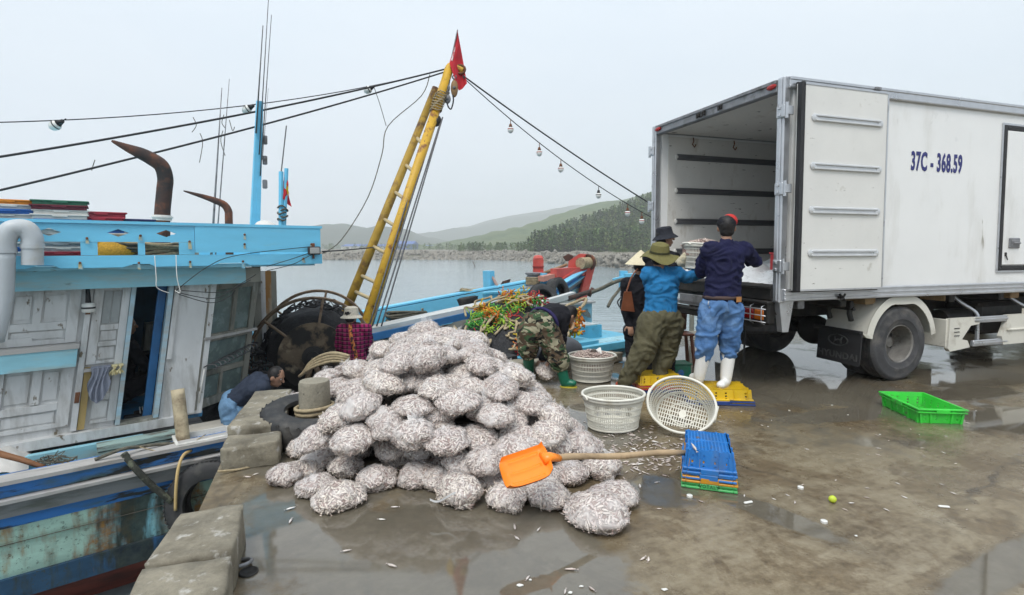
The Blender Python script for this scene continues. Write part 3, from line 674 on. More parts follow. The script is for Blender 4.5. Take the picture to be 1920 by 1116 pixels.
# mudguards with flaps
def fender(y0, y1):
    fd = empty('mudguard', parent=truck); c = V((1.80, 0, .46)); r = .56
    arc = [(radA) for radA in [R(8 + k*164/28) for k in range(29)]]
    top = []
    for a in arc:
        rr_ = r; top.append((c.x + rr_*cos(a), min(c.z + rr_*sin(a), .985)))
    top.append((1.17, .60))
    m = MB(); n = len(top)
    for (ya, yb) in ((y0, y1),):
        vs = [V((x, ya, z)) for x, z in top] + [V((x, yb, z)) for x, z in top]
        inn = []
        for i, (x, z) in enumerate(top):
            d = (V((x, 0, z)) - V((c.x, 0, .40))).normalized()*.018; inn.append((x - d.x, z - d.z))
        vs += [V((x, ya, z)) for x, z in inn] + [V((x, yb, z)) for x, z in inn]
        fs = []
        for i in range(n-1):
            fs += [(i, i+1, n+i+1, n+i), (2*n+i+1, 2*n+i, 3*n+i, 3*n+i+1), (i+1, i, 2*n+i, 2*n+i+1), (n+i, n+i+1, 3*n+i+1, 3*n+i)]
        m.add(vs, fs)
    tp('arch', m, M_FENDER, fd, 35)
    ye = y0 if y0 < 1 else y1; sg = 1 if y0 < 1 else -1
    m = MB(); lip = []
    for i, (x, z) in enumerate(top):
        d = (V((x, 0, z)) - V((c.x, 0, .42))).normalized(); lip.append((V((x, ye - sg*.004, z)), V((x - d.x*.085, ye - sg*.012, z - d.z*.085))))
    vs = [p for q in lip for p in q] + [p + V((0, sg*.014, 0)) for q in lip for p in q]; k = 2*n
    fs = []
    for i in range(n-1): fs += [(2*i, 2*i+1, 2*i+3, 2*i+2), (k+2*i+1, k+2*i, k+2*i+2, k+2*i+3), (2*i+1, k+2*i+1, k+2*i+3, 2*i+3), (2*i, 2*i+2, k+2*i+2, k+2*i)]
    m.add(vs, fs); tp('arch_lip', m, M_FENDER, fd, 35, recalc=True)
    m = MB()
    for yy in (y0+.12, y1-.15):
        m.tube([(1.13, yy, .93), (1.13, yy, .80), (1.16, yy, .72)], .028, 8); m.box((1.12, yy, .90), (.05, .09, .10), ch=.01)
    m.tube([(1.13, y0+.06, .86), (1.13, y1+.05, .86)], .02, 8); tp('bracket', m, M_CHAS, fd)
    m = MB(); m.box((1.165, (y0+y1)/2, .415), (.016, y1-y0+.02, .40), (0, .08, 0), ch=.004); m.box((1.165, (y0+y1)/2, .60), (.03, y1-y0, .03), ch=.004)
    fl = tp('mud_flap', m, M_GASK, fd)
    return fd, fl
f1, flap = fender(.015, .56); f2, _ = fender(BWd-.56, BWd-.015)
M_EMB = mat('worn_raised_rubber_grey', (.075,.075,.075), .4, 14, .7, .1, .2, .002, dirt=(.025,.025,.025), dscale=9, dlo=.45, dhi=.65)
me = text_mesh('flap_lettering', 'HYUNDAI', M_EMB, .105, 1.05, .002, .003, 1.08)
o = mobj('flap_lettering', me, flap, (1.1445, .29, .30), Euler((pi/2, 0, -pi/2)).to_matrix().to_euler())
# slanted letter in an oval ring above the lettering
m = MB(); ring = [V((1.1555-.004, .29 + .125*cos(a), .475 + .062*sin(a))) for a in [2*pi*k/28 for k in range(28)]]; m.tube(ring, .008, 6, close=True)
m.tube([(1.152,.345,.435),(1.152,.325,.475),(1.152,.335,.515)], .009, 6); m.tube([(1.152,.245,.435),(1.152,.255,.475),(1.152,.235,.515)], .009, 6); m.tube([(1.152,.33,.468),(1.152,.29,.482),(1.152,.25,.48)], .009, 6)
tp('flap_emblem', m, M_EMB, flap, True)
# side guard
sg_ = empty('side_guard', parent=truck)
m = MB(); P = [(2.56,.34),(2.60,.30),(2.95,.335),(2.90,.42),(2.80,.44),(2.95,.60),(3.10,.615),(3.12,.70),(2.58,.70)]
m.prism([V((x, .0, z)) for x, z in P], (0, .05, 0)); tp('guard_end', m, M_FENDER, sg_, recalc=True)
m = MB(); m.box((2.57, .17, .52), (.03, .3, .34), ch=.01); tp('guard_end_return', m, M_FENDER, sg_)
for k in range(3):
    m = MB(); m.box((2.70, -.003, .49+k*.045), (.09, .008, .008)); tp('guard_slot', m, M_GASK, sg_)
for z in (.665, .375):
    m = MB(); m.box((3.32, .02, z), (.62, .04, .075), ch=.008); m.box((3.32, -.004, z), (.62, .012, .02), ch=.003); tp('guard_rail', m, M_ALU, sg_)
m = MB(); P = [(3.55,.335),(5.9,.335),(5.9,.705),(3.62,.705),(3.60,.60),(3.52,.44)]
m.prism([V((x, -.006, z)) for x, z in P], (0, .056, 0)); m.box((4.7, -.012, .52), (2.2, .02, .02), ch=.004); tp('guard_panel', m, M_FENDER, sg_, recalc=True)
for x in (3.18, 4.2, 5.4):
    m = MB(); m.tube(smoothpath([(x-.16, .3, .98), (x-.10, .2, .86), (x, .09, .74), (x+.01, .075, .60), (x+.01, .07, .34)], 4), .022, 8); tp('guard_bracket', m, M_ALU, sg_, True)
# rear lamps and bumper
rb = empty('rear_bumper', parent=truck)
m = MB(); m.box((-.01, BWd/2, .735), (.08, BWd-.5, .11), ch=.012); m.box((-.055, BWd/2, .77), (.03, BWd-.6, .03), ch=.006); tp('bumper_bar', m, M_CHAS, rb)
m = MB(); m.box((-.02, BWd/2+.35, .84), (.06, .9, .05), ch=.01); tp('step_plate', m, M_ALUD, rb)
for y in (.30, BWd-.32):
    lc = empty('lamp_cluster', parent=truck)
    m = MB(); m.box((-.02, y, .85), (.10, .42, .24), ch=.02); m.box((-.03, y, .965), (.12, .44, .04), ch=.012); tp('lamp_housing', m, M_CHAS, lc)
    m = MB(); m.box((-.078, y+.06, .83), (.02, .14, .11), ch=.01); tp('red_lens', m, M_LENSR, lc)
    m = MB(); m.box((-.078, y-.09, .83), (.02, .13, .11), ch=.01); tp('amber_lens', m, M_LENSO, lc)
    m = MB()
    for z in (.76, .83, .90): m.tube([(-.115, y-.22, z), (-.115, y+.22, z)], .006, 6)
    for yy in (y-.16, y, y+.16): m.tube([(-.07, yy, .73), (-.115, yy, .75), (-.115, yy, .92), (-.07, yy, .94)], .006, 6)
    tp('lamp_guard', m, M_ALU, lc, True)
for y in (.05, BWd-.05):
    m = MB(); m.prism([V((.0, y-.035, .985)), V((.19, y-.035, .985)), V((.13, y-.035, .66)), V((.05, y-.035, .66))], (0, .07, 0)); tp('corner_bracket', m, M_ALU, rb, recalc=True)
for y in (.62, BWd-.62):
    m = MB(); m.box((.0, y, .60), (.05, .08, .30), ch=.012); tp('bumper_stay', m, M_ALU, rb)
m = MB(); m.box((-.04, BWd-.98, .88), (.02, .46, .14), ch=.006); tp('plate_holder', m, M_ALUD, rb)
m = MB(); m.tube([(.22, .75, .62), (.22, .75, .16)], .012, 6); tp('ground_strap', m, M_GASK, rb)
# cab (beyond the picture)
cab = empty('cab', parent=truck)
m = MB(); P = [(6.4,.55),(8.15,.55),(8.2,.9),(8.15,1.35),(7.9,2.35),(7.7,2.5),(6.5,2.5),(6.4,2.3)]
m.prism([V((x, .13, z)) for x, z in P], (0, 2.15, 0)); tp('cab_body', m, M_TWHITE, cab, recalc=True)
m = MB(); m.box((7.1, .125, 1.85), (.9, .02, .7), ch=.008); tp('side_window', m, M_DARKGLASS, cab)
m = MB(); m.box((8.05, BWd/2, 1.85), (.03, 1.9, .85), (0, -.25, 0), ch=.01); tp('windscreen', m, M_DARKGLASS, cab)
m = MB(); m.box((8.2, BWd/2, .55), (.12, 2.2, .3), ch=.04); tp('bumper', m, M_TWHITE, cab)
# ice and a red tray inside the box
Tm = Matrix.Translation(TO) @ Matrix.Rotation(TA, 4, 'Z')
def tw(x, y, z): return Tm @ V((x, y, z))
def ice(u, w):
    x, y = lerp(.12, 2.6, u), lerp(.14, 2.25, w); e = min(u, 1-u, w, 1-w)
    h = .27*min(1, e*5)*(.65 + .6*fbm((x*2.2, y*2.2, 3), 4)) + .02*noise.noise(V((x*14, y*14, 0)))
    return tw(x, y, 1.152 + max(0, h))
m = MB(); m.grid(ice, 60, 50); m.build('ice_heap', M_ICE, smooth=True, label='heap of white crushed ice on the floor of the truck box', cat='ice')
m = MB(); c = tw(.95, .62, 1.38); rz = Matrix.Rotation(TA, 3, 'Z')
for dx, dy, sx, sy in ((0,-.2,.6,.02),(0,.2,.6,.02),(-.29,0,.02,.38),(.29,0,.02,.38)): m.box(c + rz @ V((dx, dy, .0)), (sx, sy, .2), rz, ch=.004)
m.box(c + V((0,0,-.09)), (.58, .38, .02), rz)
r = empty('fish_tray', c - V((0,0,.1)), label='red plastic tray half buried in the ice inside the truck', cat='tray'); m.build('tray_body', M_REDPL, r)
m = MB(); m.box(c + V((0,0,.105)), (.64, .43, .02), rz, ch=.006); m.box(c + V((0,0,.112)), (.54, .34, .02), rz); r2 = m.build('rim', M_REDPL, r)
# ================================================================== BIG FISHING BOAT
BA, BN, BG = V((.778,.627,0)).normalized(), V((-.627,.778,0)).normalized(), V((-3.0,5.4,0))
BROT = math.atan2(.627, .778)
SHR = .132                                  # the deckhouse rakes forward
def L(t_, o, z): return BG + BA*t_ + BN*o + V((0,0,z))
def LS(t_, o, z): return BG + BA*(t_ + SHR*(z+.38)) + BN*o + V((0,0,z))
def bt(px, py, o):
    d = ray(px, py); c = V((0,0,CAMH)) - BG; k = (o - c.dot(BN))/d.dot(BN); p = V((0,0,CAMH)) + d*k
    return (p-BG).dot(BA), p.z
def bp(px, py, o): return L(*((lambda q: (q[0], o, q[1]))(bt(px, py, o))))
def wood(name, col, **k):
    a = dict(var=.12, scale=5, rough=.62, rvar=.1, bump=.35, bdist=.004, stretch=(.35,1.6,1.6), rotz=BROT); a.update(k); return mat(name, col, **a)
M_SKYB = wood('sky_blue_boat_paint', (.16,.53,.76), var=.07, rough=.45, dirt=(.25,.42,.46), dscale=4, dlo=.62, dhi=.85)
M_BEAM = wood('worn_pale_blue_paint', (.26,.53,.62), dirt=(.36,.44,.42), dscale=5, dlo=.5, dhi=.75, dirt2=(.13,.14,.12), d2scale=9, d2lo=.64, d2hi=.70)
M_WALLW = wood('chalky_grey_white_paint', (.60,.605,.60), var=.08, stretch=(1,1,.5), dirt=(.30,.29,.265), dscale=5, dlo=.48, dhi=.76, dstretch=(1.5,1.5,.3), dirt2=(.17,.14,.10), d2scale=9, d2lo=.63, d2hi=.67)
M_GREYW = wood('weathered_grey_green_wood', (.24,.235,.20), var=.25, stretch=(1,1,.25), dirt=(.10,.10,.085), dscale=6, dlo=.5, dhi=.7, dirt2=(.42,.42,.38), d2scale=8, d2lo=.6, d2hi=.7)
M_BLUEH = wood('royal_blue_hull_paint', (.03,.165,.47), dirt=(.06,.12,.14), dscale=3.0, dlo=.47, dhi=.60, dirt2=(.025,.03,.03), d2scale=5, d2lo=.56, d2hi=.62)
M_GREYH = wood('grey_rubbing_strake_paint', (.16,.17,.175), dirt=(.05,.16,.42), dscale=2.6, dlo=.60, dhi=.64, dirt2=(.09,.10,.09), d2scale=6, d2lo=.56, d2hi=.72)
M_CAPW = wood('grey_white_cap_rail', (.42,.405,.39), dirt=(.24,.22,.20), dscale=6, dlo=.5, dhi=.7)
def hull_mat(name, col, rust_amt, dark_amt, extra=(.20,.52,.66)):
    t = NT(name); v = t.map((.5, 1.6, 1.6), BROT); vv = t.map((2.6, 2.6, .45), BROT); v0 = t.map((1,1,1), BROT)
    n1 = t.noise(v, 4, 6, .65); b = t.ramp(n1, [(.3, [c*.75 for c in col]), (.7, [min(1, c*1.15) for c in col])])
    b = t.mix(t.ramp(t.noise(t.map((1,1,.6), BROT, (2,3,1)), 1.4, 4, .6), [(.5, 0), (.62, .8)]), b, extra)
    sp = t.noise(v0, 22, 6, .75); b = t.mix(t.ramp(sp, [(.56, 0), (.66, .85)]), b, (.05,.06,.045))
    r1 = t.noise(vv, 1.25, 5, .6); r2 = t.noise(v0, 9, 5, .7)
    rust = t.math('MULTIPLY', t.ramp(r1, [(.60-rust_amt, 0), (.70-rust_amt, 1)]), t.ramp(r2, [(.30, .2), (.6, 1)]))
    b = t.mix(rust, b, t.ramp(r2, [(.35, (.06,.025,.012)), (.5, (.22,.085,.025)), (.7, (.40,.24,.07))]))
    dk = t.noise(t.map((2.2, 2.2, .3), BROT, (9,1,4)), 1.1, 5, .65)
    b = t.mix(t.ramp(dk, [(.66-dark_amt, 0), (.74-dark_amt, .93)]), b, t.ramp(r2, [(.3, (.012,.016,.014)), (.7, (.06,.07,.05))]))
    t.set(base=b, rough=.7, spec=.3); t.bump(t.math('ADD', n1, t.math('MULTIPLY', sp, .7)), .5, .006); return t.mat
M_MINT = hull_mat('mint_hull_paint_rusted', (.40,.60,.51), .125, .15)
M_DKBLUE = hull_mat('dark_weedy_blue_hull', (.03,.08,.15), -.05, .2, (.035,.16,.40))
M_REDB = wood('red_antifouling', (.20,.055,.04), dirt=(.08,.03,.025), dscale=4, dlo=.5, dhi=.7)
M_NETBLK = None
M_RUST = MATS['rust_metal']
M_ROPE = mat('tan_rope', (.36,.29,.18), .3, 40, .9, .05, .6, .004, dirt=(.16,.12,.08), dscale=8, dlo=.5, dhi=.7)
M_ROPED = mat('dark_tarred_rope', (.10,.095,.075), .4, 40, .9, .05, .6, .004, dirt=(.20,.18,.13), dscale=9, dlo=.5, dhi=.7)
M_WIRE = mat('black_wire', (.02,.02,.022), .2, 20, .6, .1, 0); M_STEELW = mat('steel_cable', (.12,.12,.125), .3, 40, .5, .1, .2, .002, metal=.4)
M_PVC = mat('grey_pvc', (.44,.47,.49), .05, 4, .4, .06, .03, .002, dirt=(.42,.38,.30), dscale=5, dlo=.55, dhi=.85)
M_DECK = wood('wet_boat_deck', (.13,.12,.10), stretch=(.4,2,1), dirt=(.05,.045,.04), dscale=4, dlo=.5, dhi=.7)
M_DKIN = mat('dark_blue_cabin_lining', (.03,.085,.14), .3, 4, .6, .1, .2, .004)
M_BLUEFL = mat('blue_painted_floor', (.04,.21,.42), .2, 6, .5, .1, .2, .004, dirt=(.05,.06,.07), dscale=5, dlo=.5, dhi=.7)
M_EXH = mat('rusty_exhaust_pipe', (.085,.045,.035), .3, 4, .85, .08, .5, .006, dirt=(.26,.085,.035), dscale=3, dlo=.5, dhi=.7, dirt2=(.03,.028,.028), d2scale=2, d2lo=.5, d2hi=.65)
M_WHITEP = mat('white_plastic', (.70,.69,.65), .06, 5, .4, .08, .05, .002)
boat = empty('fishing_boat', L(0, 3, WZ), (0,0,BROT), label='large blue wooden fishing boat with deckhouse and red stem moored along the quay', cat='boat')
def bpart(name, mb, mt, parent=boat, smooth=False, **k): return mb.build(name, mt, parent, smooth, **k)
def zg(t_): return -.40 + (1.4*(t_-.5)/8.0 if t_ > .5 else 0)
def oN(t_): return min(3.0, 3.0*max(0, (t_-1.2)/7.4)**1.15)
def edge(t_, side, inset=0.0):
    o = oN(t_) + inset*(1 if True else 1)
    o = min(o, 3.0 - .02*0); return o if side == 0 else 6.0 - o
hull = empty('hull', parent=boat)
TS = [-4.6 + 13.2*i/70 for i in range(71)]
def strake(name, mt, d0, d1, out, th, side=0, parent=hull, taper=.14, ts=TS, rake=.0):
    """one run of planking following sheer and plan curve; d = depth below the gunwale"""
    m = MB(); sg = 1 if side == 0 else -1; ring = []
    for t_ in ts:
        for (d, oo) in ((d0, -out), (d0, -out+th), (d1, -out+th), (d1, -out)):
            k = max(0, (t_-3)/5.6); ins = taper*d*(1 + 1.2*k)
            o = edge(t_, side) + sg*(oo + ins)
            if side == 0: o = min(o, 3.0)
            else: o = max(o, 3.0)
            ring.append(L(t_ - .35*d*k*k*0 - d*.45*k**3, o, zg(t_) - d*(1 - .0*k)))
    n = len(ts)
    fs = [(0,1,2,3), tuple((n-1)*4+i for i in (3,2,1,0))]
    for i in range(n-1):
        for k in range(4): fs.append((i*4+k, (i+1)*4+k, (i+1)*4+(k+1) % 4, i*4+(k+1) % 4))
    m.add(ring, fs); return bpart(name, m, mt, parent, 40, recalc=True)
for s_ in (0, 1):
    if s_ == 0: strake('cap_rail', M_CAPW, -.005, .03, .06, .20, 0, ts=[q for q in TS if q <= 2.7]); strake('cap_rail', M_SKYB, -.005, .03, .06, .20, 0, ts=[q for q in TS if q > 2.6])
    else: strake('cap_rail', M_SKYB, -.005, .03, .06, .20, s_)
    strake('bulwark_plank', M_BLUEH if s_ == 0 else M_SKYB, .032, .15, .02, .05, s_)
    strake('rubbing_ledge', M_CAPW, .155, .185, .10, .16, s_, ts=[q for q in TS if q <= 3.6]); strake('rubbing_ledge', M_SKYB, .155, .185, .10, .16, s_, ts=[q for q in TS if q > 3.5])
    strake('rubbing_strake', M_GREYH, .187, .315, .075, .12, s_)
    strake('hull_plank', M_BLUEH, .317, .43, .02, .05, s_)
    strake('hull_plank', M_MINT, .433, .565, .012, .05, s_)
    strake('hull_plank', M_MINT, .568, .90, .012, .05, s_)
    strake('hull_plank', M_DKBLUE, .89, 1.10, .05, .08, s_)
    strake('hull_plank', M_REDB, 1.103, 1.7, .0, .05, s_, taper=.35)
    strake('inner_plank', M_SKYB if s_ else M_BLUEH, .035, .62, -.26, .03, s_, taper=.02)
def zdeck(t_): return -.98 if t_ < 3 else lerp(-.98, zg(t_)-.28, min(1, ((t_-3)/3.2))**1.2)
m = MB(); vs = []; nt_ = 60
for i in range(nt_+1):
    t_ = -4.6 + 13.1*i/nt_
    for j in range(9): o = lerp(edge(t_, 0)+.05, edge(t_, 1)-.05, j/8) if oN(t_) < 2.9 else 3 + (j-4)*.01; vs.append(L(t_, o, zdeck(t_)))
m.add(vs, [(i*9+j, (i+1)*9+j, (i+1)*9+j+1, i*9+j+1) for i in range(nt_) for j in range(8)]); bpart('deck', m, M_DECK, hull, True)
m = MB(); m.hexa([L(-4.6,.1,-1.9),L(-4.55,.1,-1.9),L(-4.55,5.9,-1.9),L(-4.6,5.9,-1.9),L(-4.6,0,-.4),L(-4.55,0,-.4),L(-4.55,6,-.4),L(-4.6,6,-.4)]); bpart('transom', m, M_SKYB, hull)
# ---- deckhouse
house = empty('deckhouse', parent=boat)
def hb(m, t0, t1, o0, o1, z0, z1, sh=True):
    f = LS if sh else L
    return m.hexa([f(t0,o0,z0), f(t1,o0,z0), f(t1,o1,z0), f(t0,o1,z0), f(t0,o0,z1), f(t1,o0,z1), f(t1,o1,z1), f(t0,o1,z1)])
def hpart(name, mt, *boxes, parent=house, sh=True, **k):
    m = MB()
    for b in boxes: hb(m, *b, sh=sh)
    return bpart(name, m, mt, parent, **k)
ZB, ZT = -.38, 1.14
# near wall backing either side of the doorway, then framed panels proud of it
D0, D1 = -.80, -.455
hpart('wall', M_WALLW, (-4.2, D0-.05, 1.03, 1.09, ZB, ZT)); hpart('wall', M_WALLW, (D1+.02, -.02, 1.0, 1.06, ZB, ZT)); hpart('wall', M_WALLW, (-4.2, .0, 4.95, 5.0, ZB, ZT)); hpart('wall', M_WALLW, (-4.25, -4.2, 1.03, 5.0, ZB, ZT))
hpart('partition', M_DKIN, (-4.2, -.1, 2.75, 2.80, ZB, ZT)); hpart('partition', M_DKIN, (-1.6, -1.56, 1.1, 2.74, ZB, ZT))
hpart('cabin_floor', M_BLUEFL, (-4.2, .0, 1.06, 4.94, ZB-.06, ZB))
def stile(t0, t1, z0, z1, o=1.0, th=.03, mt=M_WALLW): return hpart('wall_board', mt, (t0, t1, o, o+th, z0, z1))
for tb in (-4.15, -3.5, -2.85, -2.2):      # repeating panelled bays going aft
    for a, b in ((0, .065), (.27, .335)): stile(tb+a, tb+b, .60, ZT)
    stile(tb+.34, tb+.60, 1.08, ZT); stile(tb+.34, tb+.60, .60, .66)
    stile(tb, tb+.065, ZB+.09, .33); stile(tb+.27, tb+.335, ZB+.09, .33)
    stile(tb+.067, tb+.268, .02, .075)
# bay seen left of the washing: upper shutter with two upright panels over one lying, lower door with the same
for a, b, z0, z1 in ((-1.86,-1.78,.58,1.13),(-1.62,-1.555,.80,1.13),(-1.35,-1.26,.58,1.13),(-1.778,-1.352,.725,.80),(-1.778,-1.352,.58,.625),(-1.778,-1.622,1.10,1.13),(-1.552,-1.352,1.10,1.13),
                     (-1.86,-1.77,-.28,.33),(-1.56,-1.49,-.02,.33),(-1.34,-1.24,-.28,.33),(-1.768,-1.342,-.10,-.03),(-1.768,-1.342,-.28,-.24)): stile(a, b, z0, z1, 1.002)
for a, b, z0, z1 in ((-1.76,-1.64,.84,1.07),(-1.535,-1.37,.84,1.07),(-1.76,-1.37,.64,.71),(-1.75,-1.58,.01,.29),(-1.47,-1.36,.01,.29),(-1.75,-1.36,-.22,-.12)):
    hpart('wall_panel', M_WALLW, (a, b, 1.018, 1.031, z0, z1))
hpart('blue_rail', M_BEAM, (-4.2, -1.235, .88, 1.03, .345, .525)); hpart('rail_cap', M_CAPW, (-4.2, -1.225, .87, 1.035, .527, .575))
# corner post between the bays, with a rusty strap, and the glazed door leaf
hpart('post', M_WALLW, (-1.215, -1.165, .97, 1.05, ZB+.04, ZT)); hpart('post', wood('ochre_stained_post', (.42,.30,.12), stretch=(1,1,.4)), (-1.16, -1.10, .985, 1.05, ZB+.04, .30))
hpart('strap', M_RUST, (-1.21, -1.17, .962, .969, .86, .90)); hpart('strap', M_RUST, (-1.21, -1.17, .962, .969, -.05, .06))
for a, b, z0, z1 in ((-1.155,-1.075,.33,1.13),(-.915,-.845,-.30,1.13),(-1.073,-.917,.68,.74),(-1.073,-.917,.51,.56),(-1.073,-.917,.33,.36),(-1.073,-.917,1.10,1.13),(-1.06,-.917,-.06,-.0),(-1.06,-.917,-.30,-.27)): stile(a, b, z0, z1, .998)
for z0, z1 in ((.57,.67),(.375,.50),(-.25,-.08)): hpart('wall_panel', M_WALLW, (-1.06, -.93, 1.016, 1.031, z0, z1))
hpart('glass_pane', mat('frosted_grey_glass', (.30,.32,.32), .08, 6, .25, .1, .05, .002), (-1.07, -1.0, 1.018, 1.024, .75, 1.09), (-.992, -.92, 1.018, 1.024, .75, 1.09)).update_tag()
hpart('ledge', M_CAPW, (-1.165, -.84, .93, 1.03, .265, .295))
hpart('door_post', wood('pale_blue_door_post', (.36,.52,.60), dirt=(.42,.44,.43), dscale=4, dlo=.45, dhi=.6), (-.842, D0, .96, 1.09, ZB+.03, ZT)); hpart('door_post', MATS['pale_blue_door_post'], (D1-.045, D1, .95, 1.09, ZB+.02, ZT))
hpart('door_jamb', mat('deep_blue_jamb', (.03,.13,.30), .2, 5, .5, .1, .2, .003), (D1-.13, D1-.05, 1.12, 1.18, ZB, ZT))
hpart('pilaster', M_WALLW, (D1+.01, -.10, .985, 1.0, ZB+.02, ZT)); hpart('pilaster_batten', M_WALLW, (D1+.012, D1+.06, .955, .984, .3, ZT))
hpart('sill_beam', M_WALLW, (-4.2, -.30, .93, 1.08, ZB-.075, ZB+.02)); hpart('door_sill', M_GREYW, (D0, D1, .95, 1.1, ZB+.022, ZB+.045))
# front leaf swung across the corner
FD = V((.25,.968,0)); FC = LS(-.10, 1.0, 0); FC.z = 0
def fb(m, s0, s1, h0, h1, z0, z1):
    nrm = V((FD.y, -FD.x, 0)); g = lambda s, h, z: FC + BA*(SHR*z) + FD*s - nrm*h*-1 + V((0,0,z))
    return m.hexa([g(s0,h0,z0), g(s1,h0,z0), g(s1,h1,z0), g(s0,h1,z0), g(s0,h0,z1), g(s1,h0,z1), g(s1,h1,z1), g(s0,h1,z1)])
def fpart(name, mt, *bx): 
    m = MB(); [fb(m, *b) for b in bx]; return bpart(name, m, mt, leaf, recalc=True)
leaf = empty('front_leaf', parent=house)
fpart('leaf_back', M_GREYW, (0, .80, -.04, -.012, -.34, 1.14))
for b in ((0,.09,-.01,.015,-.34,1.14),(.71,.80,-.01,.015,-.34,1.14),(.095,.705,-.01,.015,1.06,1.14),(.095,.705,-.01,.02,.44,.52),(.095,.705,-.01,.015,-.34,-.24),(.40,.46,-.01,.015,.525,1.055),(.095,.705,-.01,.012,.03,.09),(.33,.37,-.01,.012,-.235,.025)): fpart('leaf_board', M_GREYW, b)
fpart('leaf_moulding', M_CAPW, (0, .84, .016, .05, .47, .50))
M_PANEG = mat('dark_green_window', (.13,.17,.16), .3, 6, .25, .1, .05, .002)
for b in ((.10,.39,-.011,-.004,.53,1.05),(.47,.70,-.011,-.004,.53,1.05),(.10,.32,-.011,-.004,-.23,.02),(.38,.70,-.011,-.004,-.23,.02),(.10,.70,-.011,-.004,.10,.43)): fpart('leaf_pane', M_PANEG, b)
rk = empty('hook_rack', FC + V((0,0,.2)), parent=None, label='row of steel fish hooks racked on the grey cabin leaf', cat='hooks')
m = MB(); nrm = V((FD.y, -FD.x, 0))
m.tube([FC + FD*.02 + nrm*.05 + V((.02,0,.16)), FC + FD*.78 + nrm*.05 + V((.02,0,.30))], .008, 6); m.build('rack_bar', M_STEELW, rk)
for k in range(11):
    s0 = FC + FD*(.06+.066*k) + V((.02,0,.172+.0125*k)); m = MB(); m.tube(smoothpath([s0 + nrm*.05, s0 + nrm*.16 + V((0,0,.02)), s0 + nrm*.20 + V((0,0,-.02)), s0 + nrm*.15 + V((0,0,-.035))], 3), .007, 6); m.build('hook', M_STEELW, rk, True)
m = MB(); m.tube([FC + FD*.04 + nrm*.06 + V((.0,0,.13)), FC + FD*.02 + nrm*.06 + V((-.06,0,-.26))], .010, 6); m.build('white_rod', M_WHITEP, label='thin white rod hanging on the cabin leaf', cat='rod', smooth=True)
# far side of the fore cabin: posts, blue frame, low panel, open to the water
for nm, mt, px0, px1, y0, y1, o in (('siding_board', M_WALLW, 430, 446, 512, 560, 3.45), ('siding_board', M_WALLW, 430, 446, 563, 600, 3.45), ('siding_board', M_WALLW, 430, 446, 603, 645, 3.45), ('blue_frame', MATS['deep_blue_jamb'], 444, 452, 508, 640, 3.44), ('frame_post', M_WALLW, 484, 497, 508, 650, 3.42), ('frame_post', wood('ochre_streaked_board', (.42,.36,.27), stretch=(1,1,.3), dirt=(.34,.17,.05), dscale=3, dlo=.5, dhi=.62), 498, 508, 508, 640, 3.43), ('frame_post', M_GREYW, 509, 518, 508, 612, 3.45)):
    a, b = bt(px0, y1, o), bt(px1, y0, o); hpart(nm, mt, (a[0], b[0], o, o+.06, a[1], b[1]), sh=False)
a, b = bt(428, 690, 3.3), bt(500, 645, 3.3); hpart('low_panel', M_BEAM, (a[0], b[0]+.05, 3.3, 3.36, -.55, b[1]-.02), sh=False); hpart('window_shelf', MATS['deep_blue_jamb'], (a[0]+.1, b[0]+.06, 3.28, 3.52, b[1]-.018, b[1]+.02), sh=False)
a = bt(473, 590, 3.42); m = MB(); m.tube([L(a[0], 3.42, .32), L(a[0], 3.42, .95)], .012, 6); m.tube([L(a[0], 3.42, .62), L(a[0]+.03, 3.42, .62)], .016, 6); bpart('wiper_rod', m, M_WIRE, house)
# beam and roof
hpart('eave_beam', M_BEAM, (-4.5, .45, .80, .98, 1.135, 1.325), sh=False); hpart('eave_beam', M_GREYW, (.455, .62, .82, .97, 1.145, 1.315), sh=False)
hpart('roof_deck', M_BEAM, (-4.6, 1.2, .62, 5.4, 1.332, 1.372), sh=False); hpart('eave_beam', M_GREYW, (.3, .42, .99, 5.2, 1.15, 1.33), sh=False)
for o in (2.6, 4.9):
    hpart('roof_post', M_GREYW, (.95, 1.05, o, o+.1, -.95, 1.33), sh=False)
# fascia: upper board with diamond holes, uprights, lower board with scuppers, solid fore part
fas = empty('roof_parapet', parent=boat)
FO = .555
def fz(px, py): return bt(px, py, FO)
def board_with_holes(name, t0, t1, z0, z1, th, holes, mt):
    """board in the plane of the parapet with polygon holes (diamonds / wedges), built as strips between the hole corners"""
    m = MB(); xs = sorted(set([t0, t1] + [h for hole in holes for h in (hole['x0'], hole['xm'], hole['xM'], hole['x1'])]))
    def bounds(hole, x):
        for (xa, xb) in ((hole['x0'], hole['xm']), (hole['xm'], hole['xM']), (hole['xM'], hole['x1'])):
            if xa - 1e-9 <= x <= xb + 1e-9 and xb > xa:
                k = (x-xa)/(xb-xa)
                e = {hole['x0']: hole['z0'], hole['xm']: hole['zm'], hole['xM']: hole['zM'], hole['x1']: hole['z1']}
                return lerp(e[xa][0], e[xb][0], k), lerp(e[xa][1], e[xb][1], k)
    def slab(xa, xb, za0, za1, zb0, zb1):
        if max(za1-za0, zb1-zb0) < 1e-4: return
        m.hexa([L(xa,FO,za0), L(xb,FO,zb0), L(xb,FO+th,zb0), L(xa,FO+th,za0), L(xa,FO,za1), L(xb,FO,zb1), L(xb,FO+th,zb1), L(xa,FO+th,za1)])
    for xa, xb in zip(xs, xs[1:]):
        hole = next((h for h in holes if h['x0'] - 1e-9 <= xa and xb <= h['x1'] + 1e-9), None)
        if hole is None: slab(xa, xb, z0, z1, z0, z1)
        else:
            la, ha = bounds(hole, xa); lb, hb_ = bounds(hole, xb)
            slab(xa, xb, z0, max(z0, la), z0, max(z0, lb)); slab(xa, xb, ha, z1, hb_, z1)
    return bpart(name, m, mt, fas)
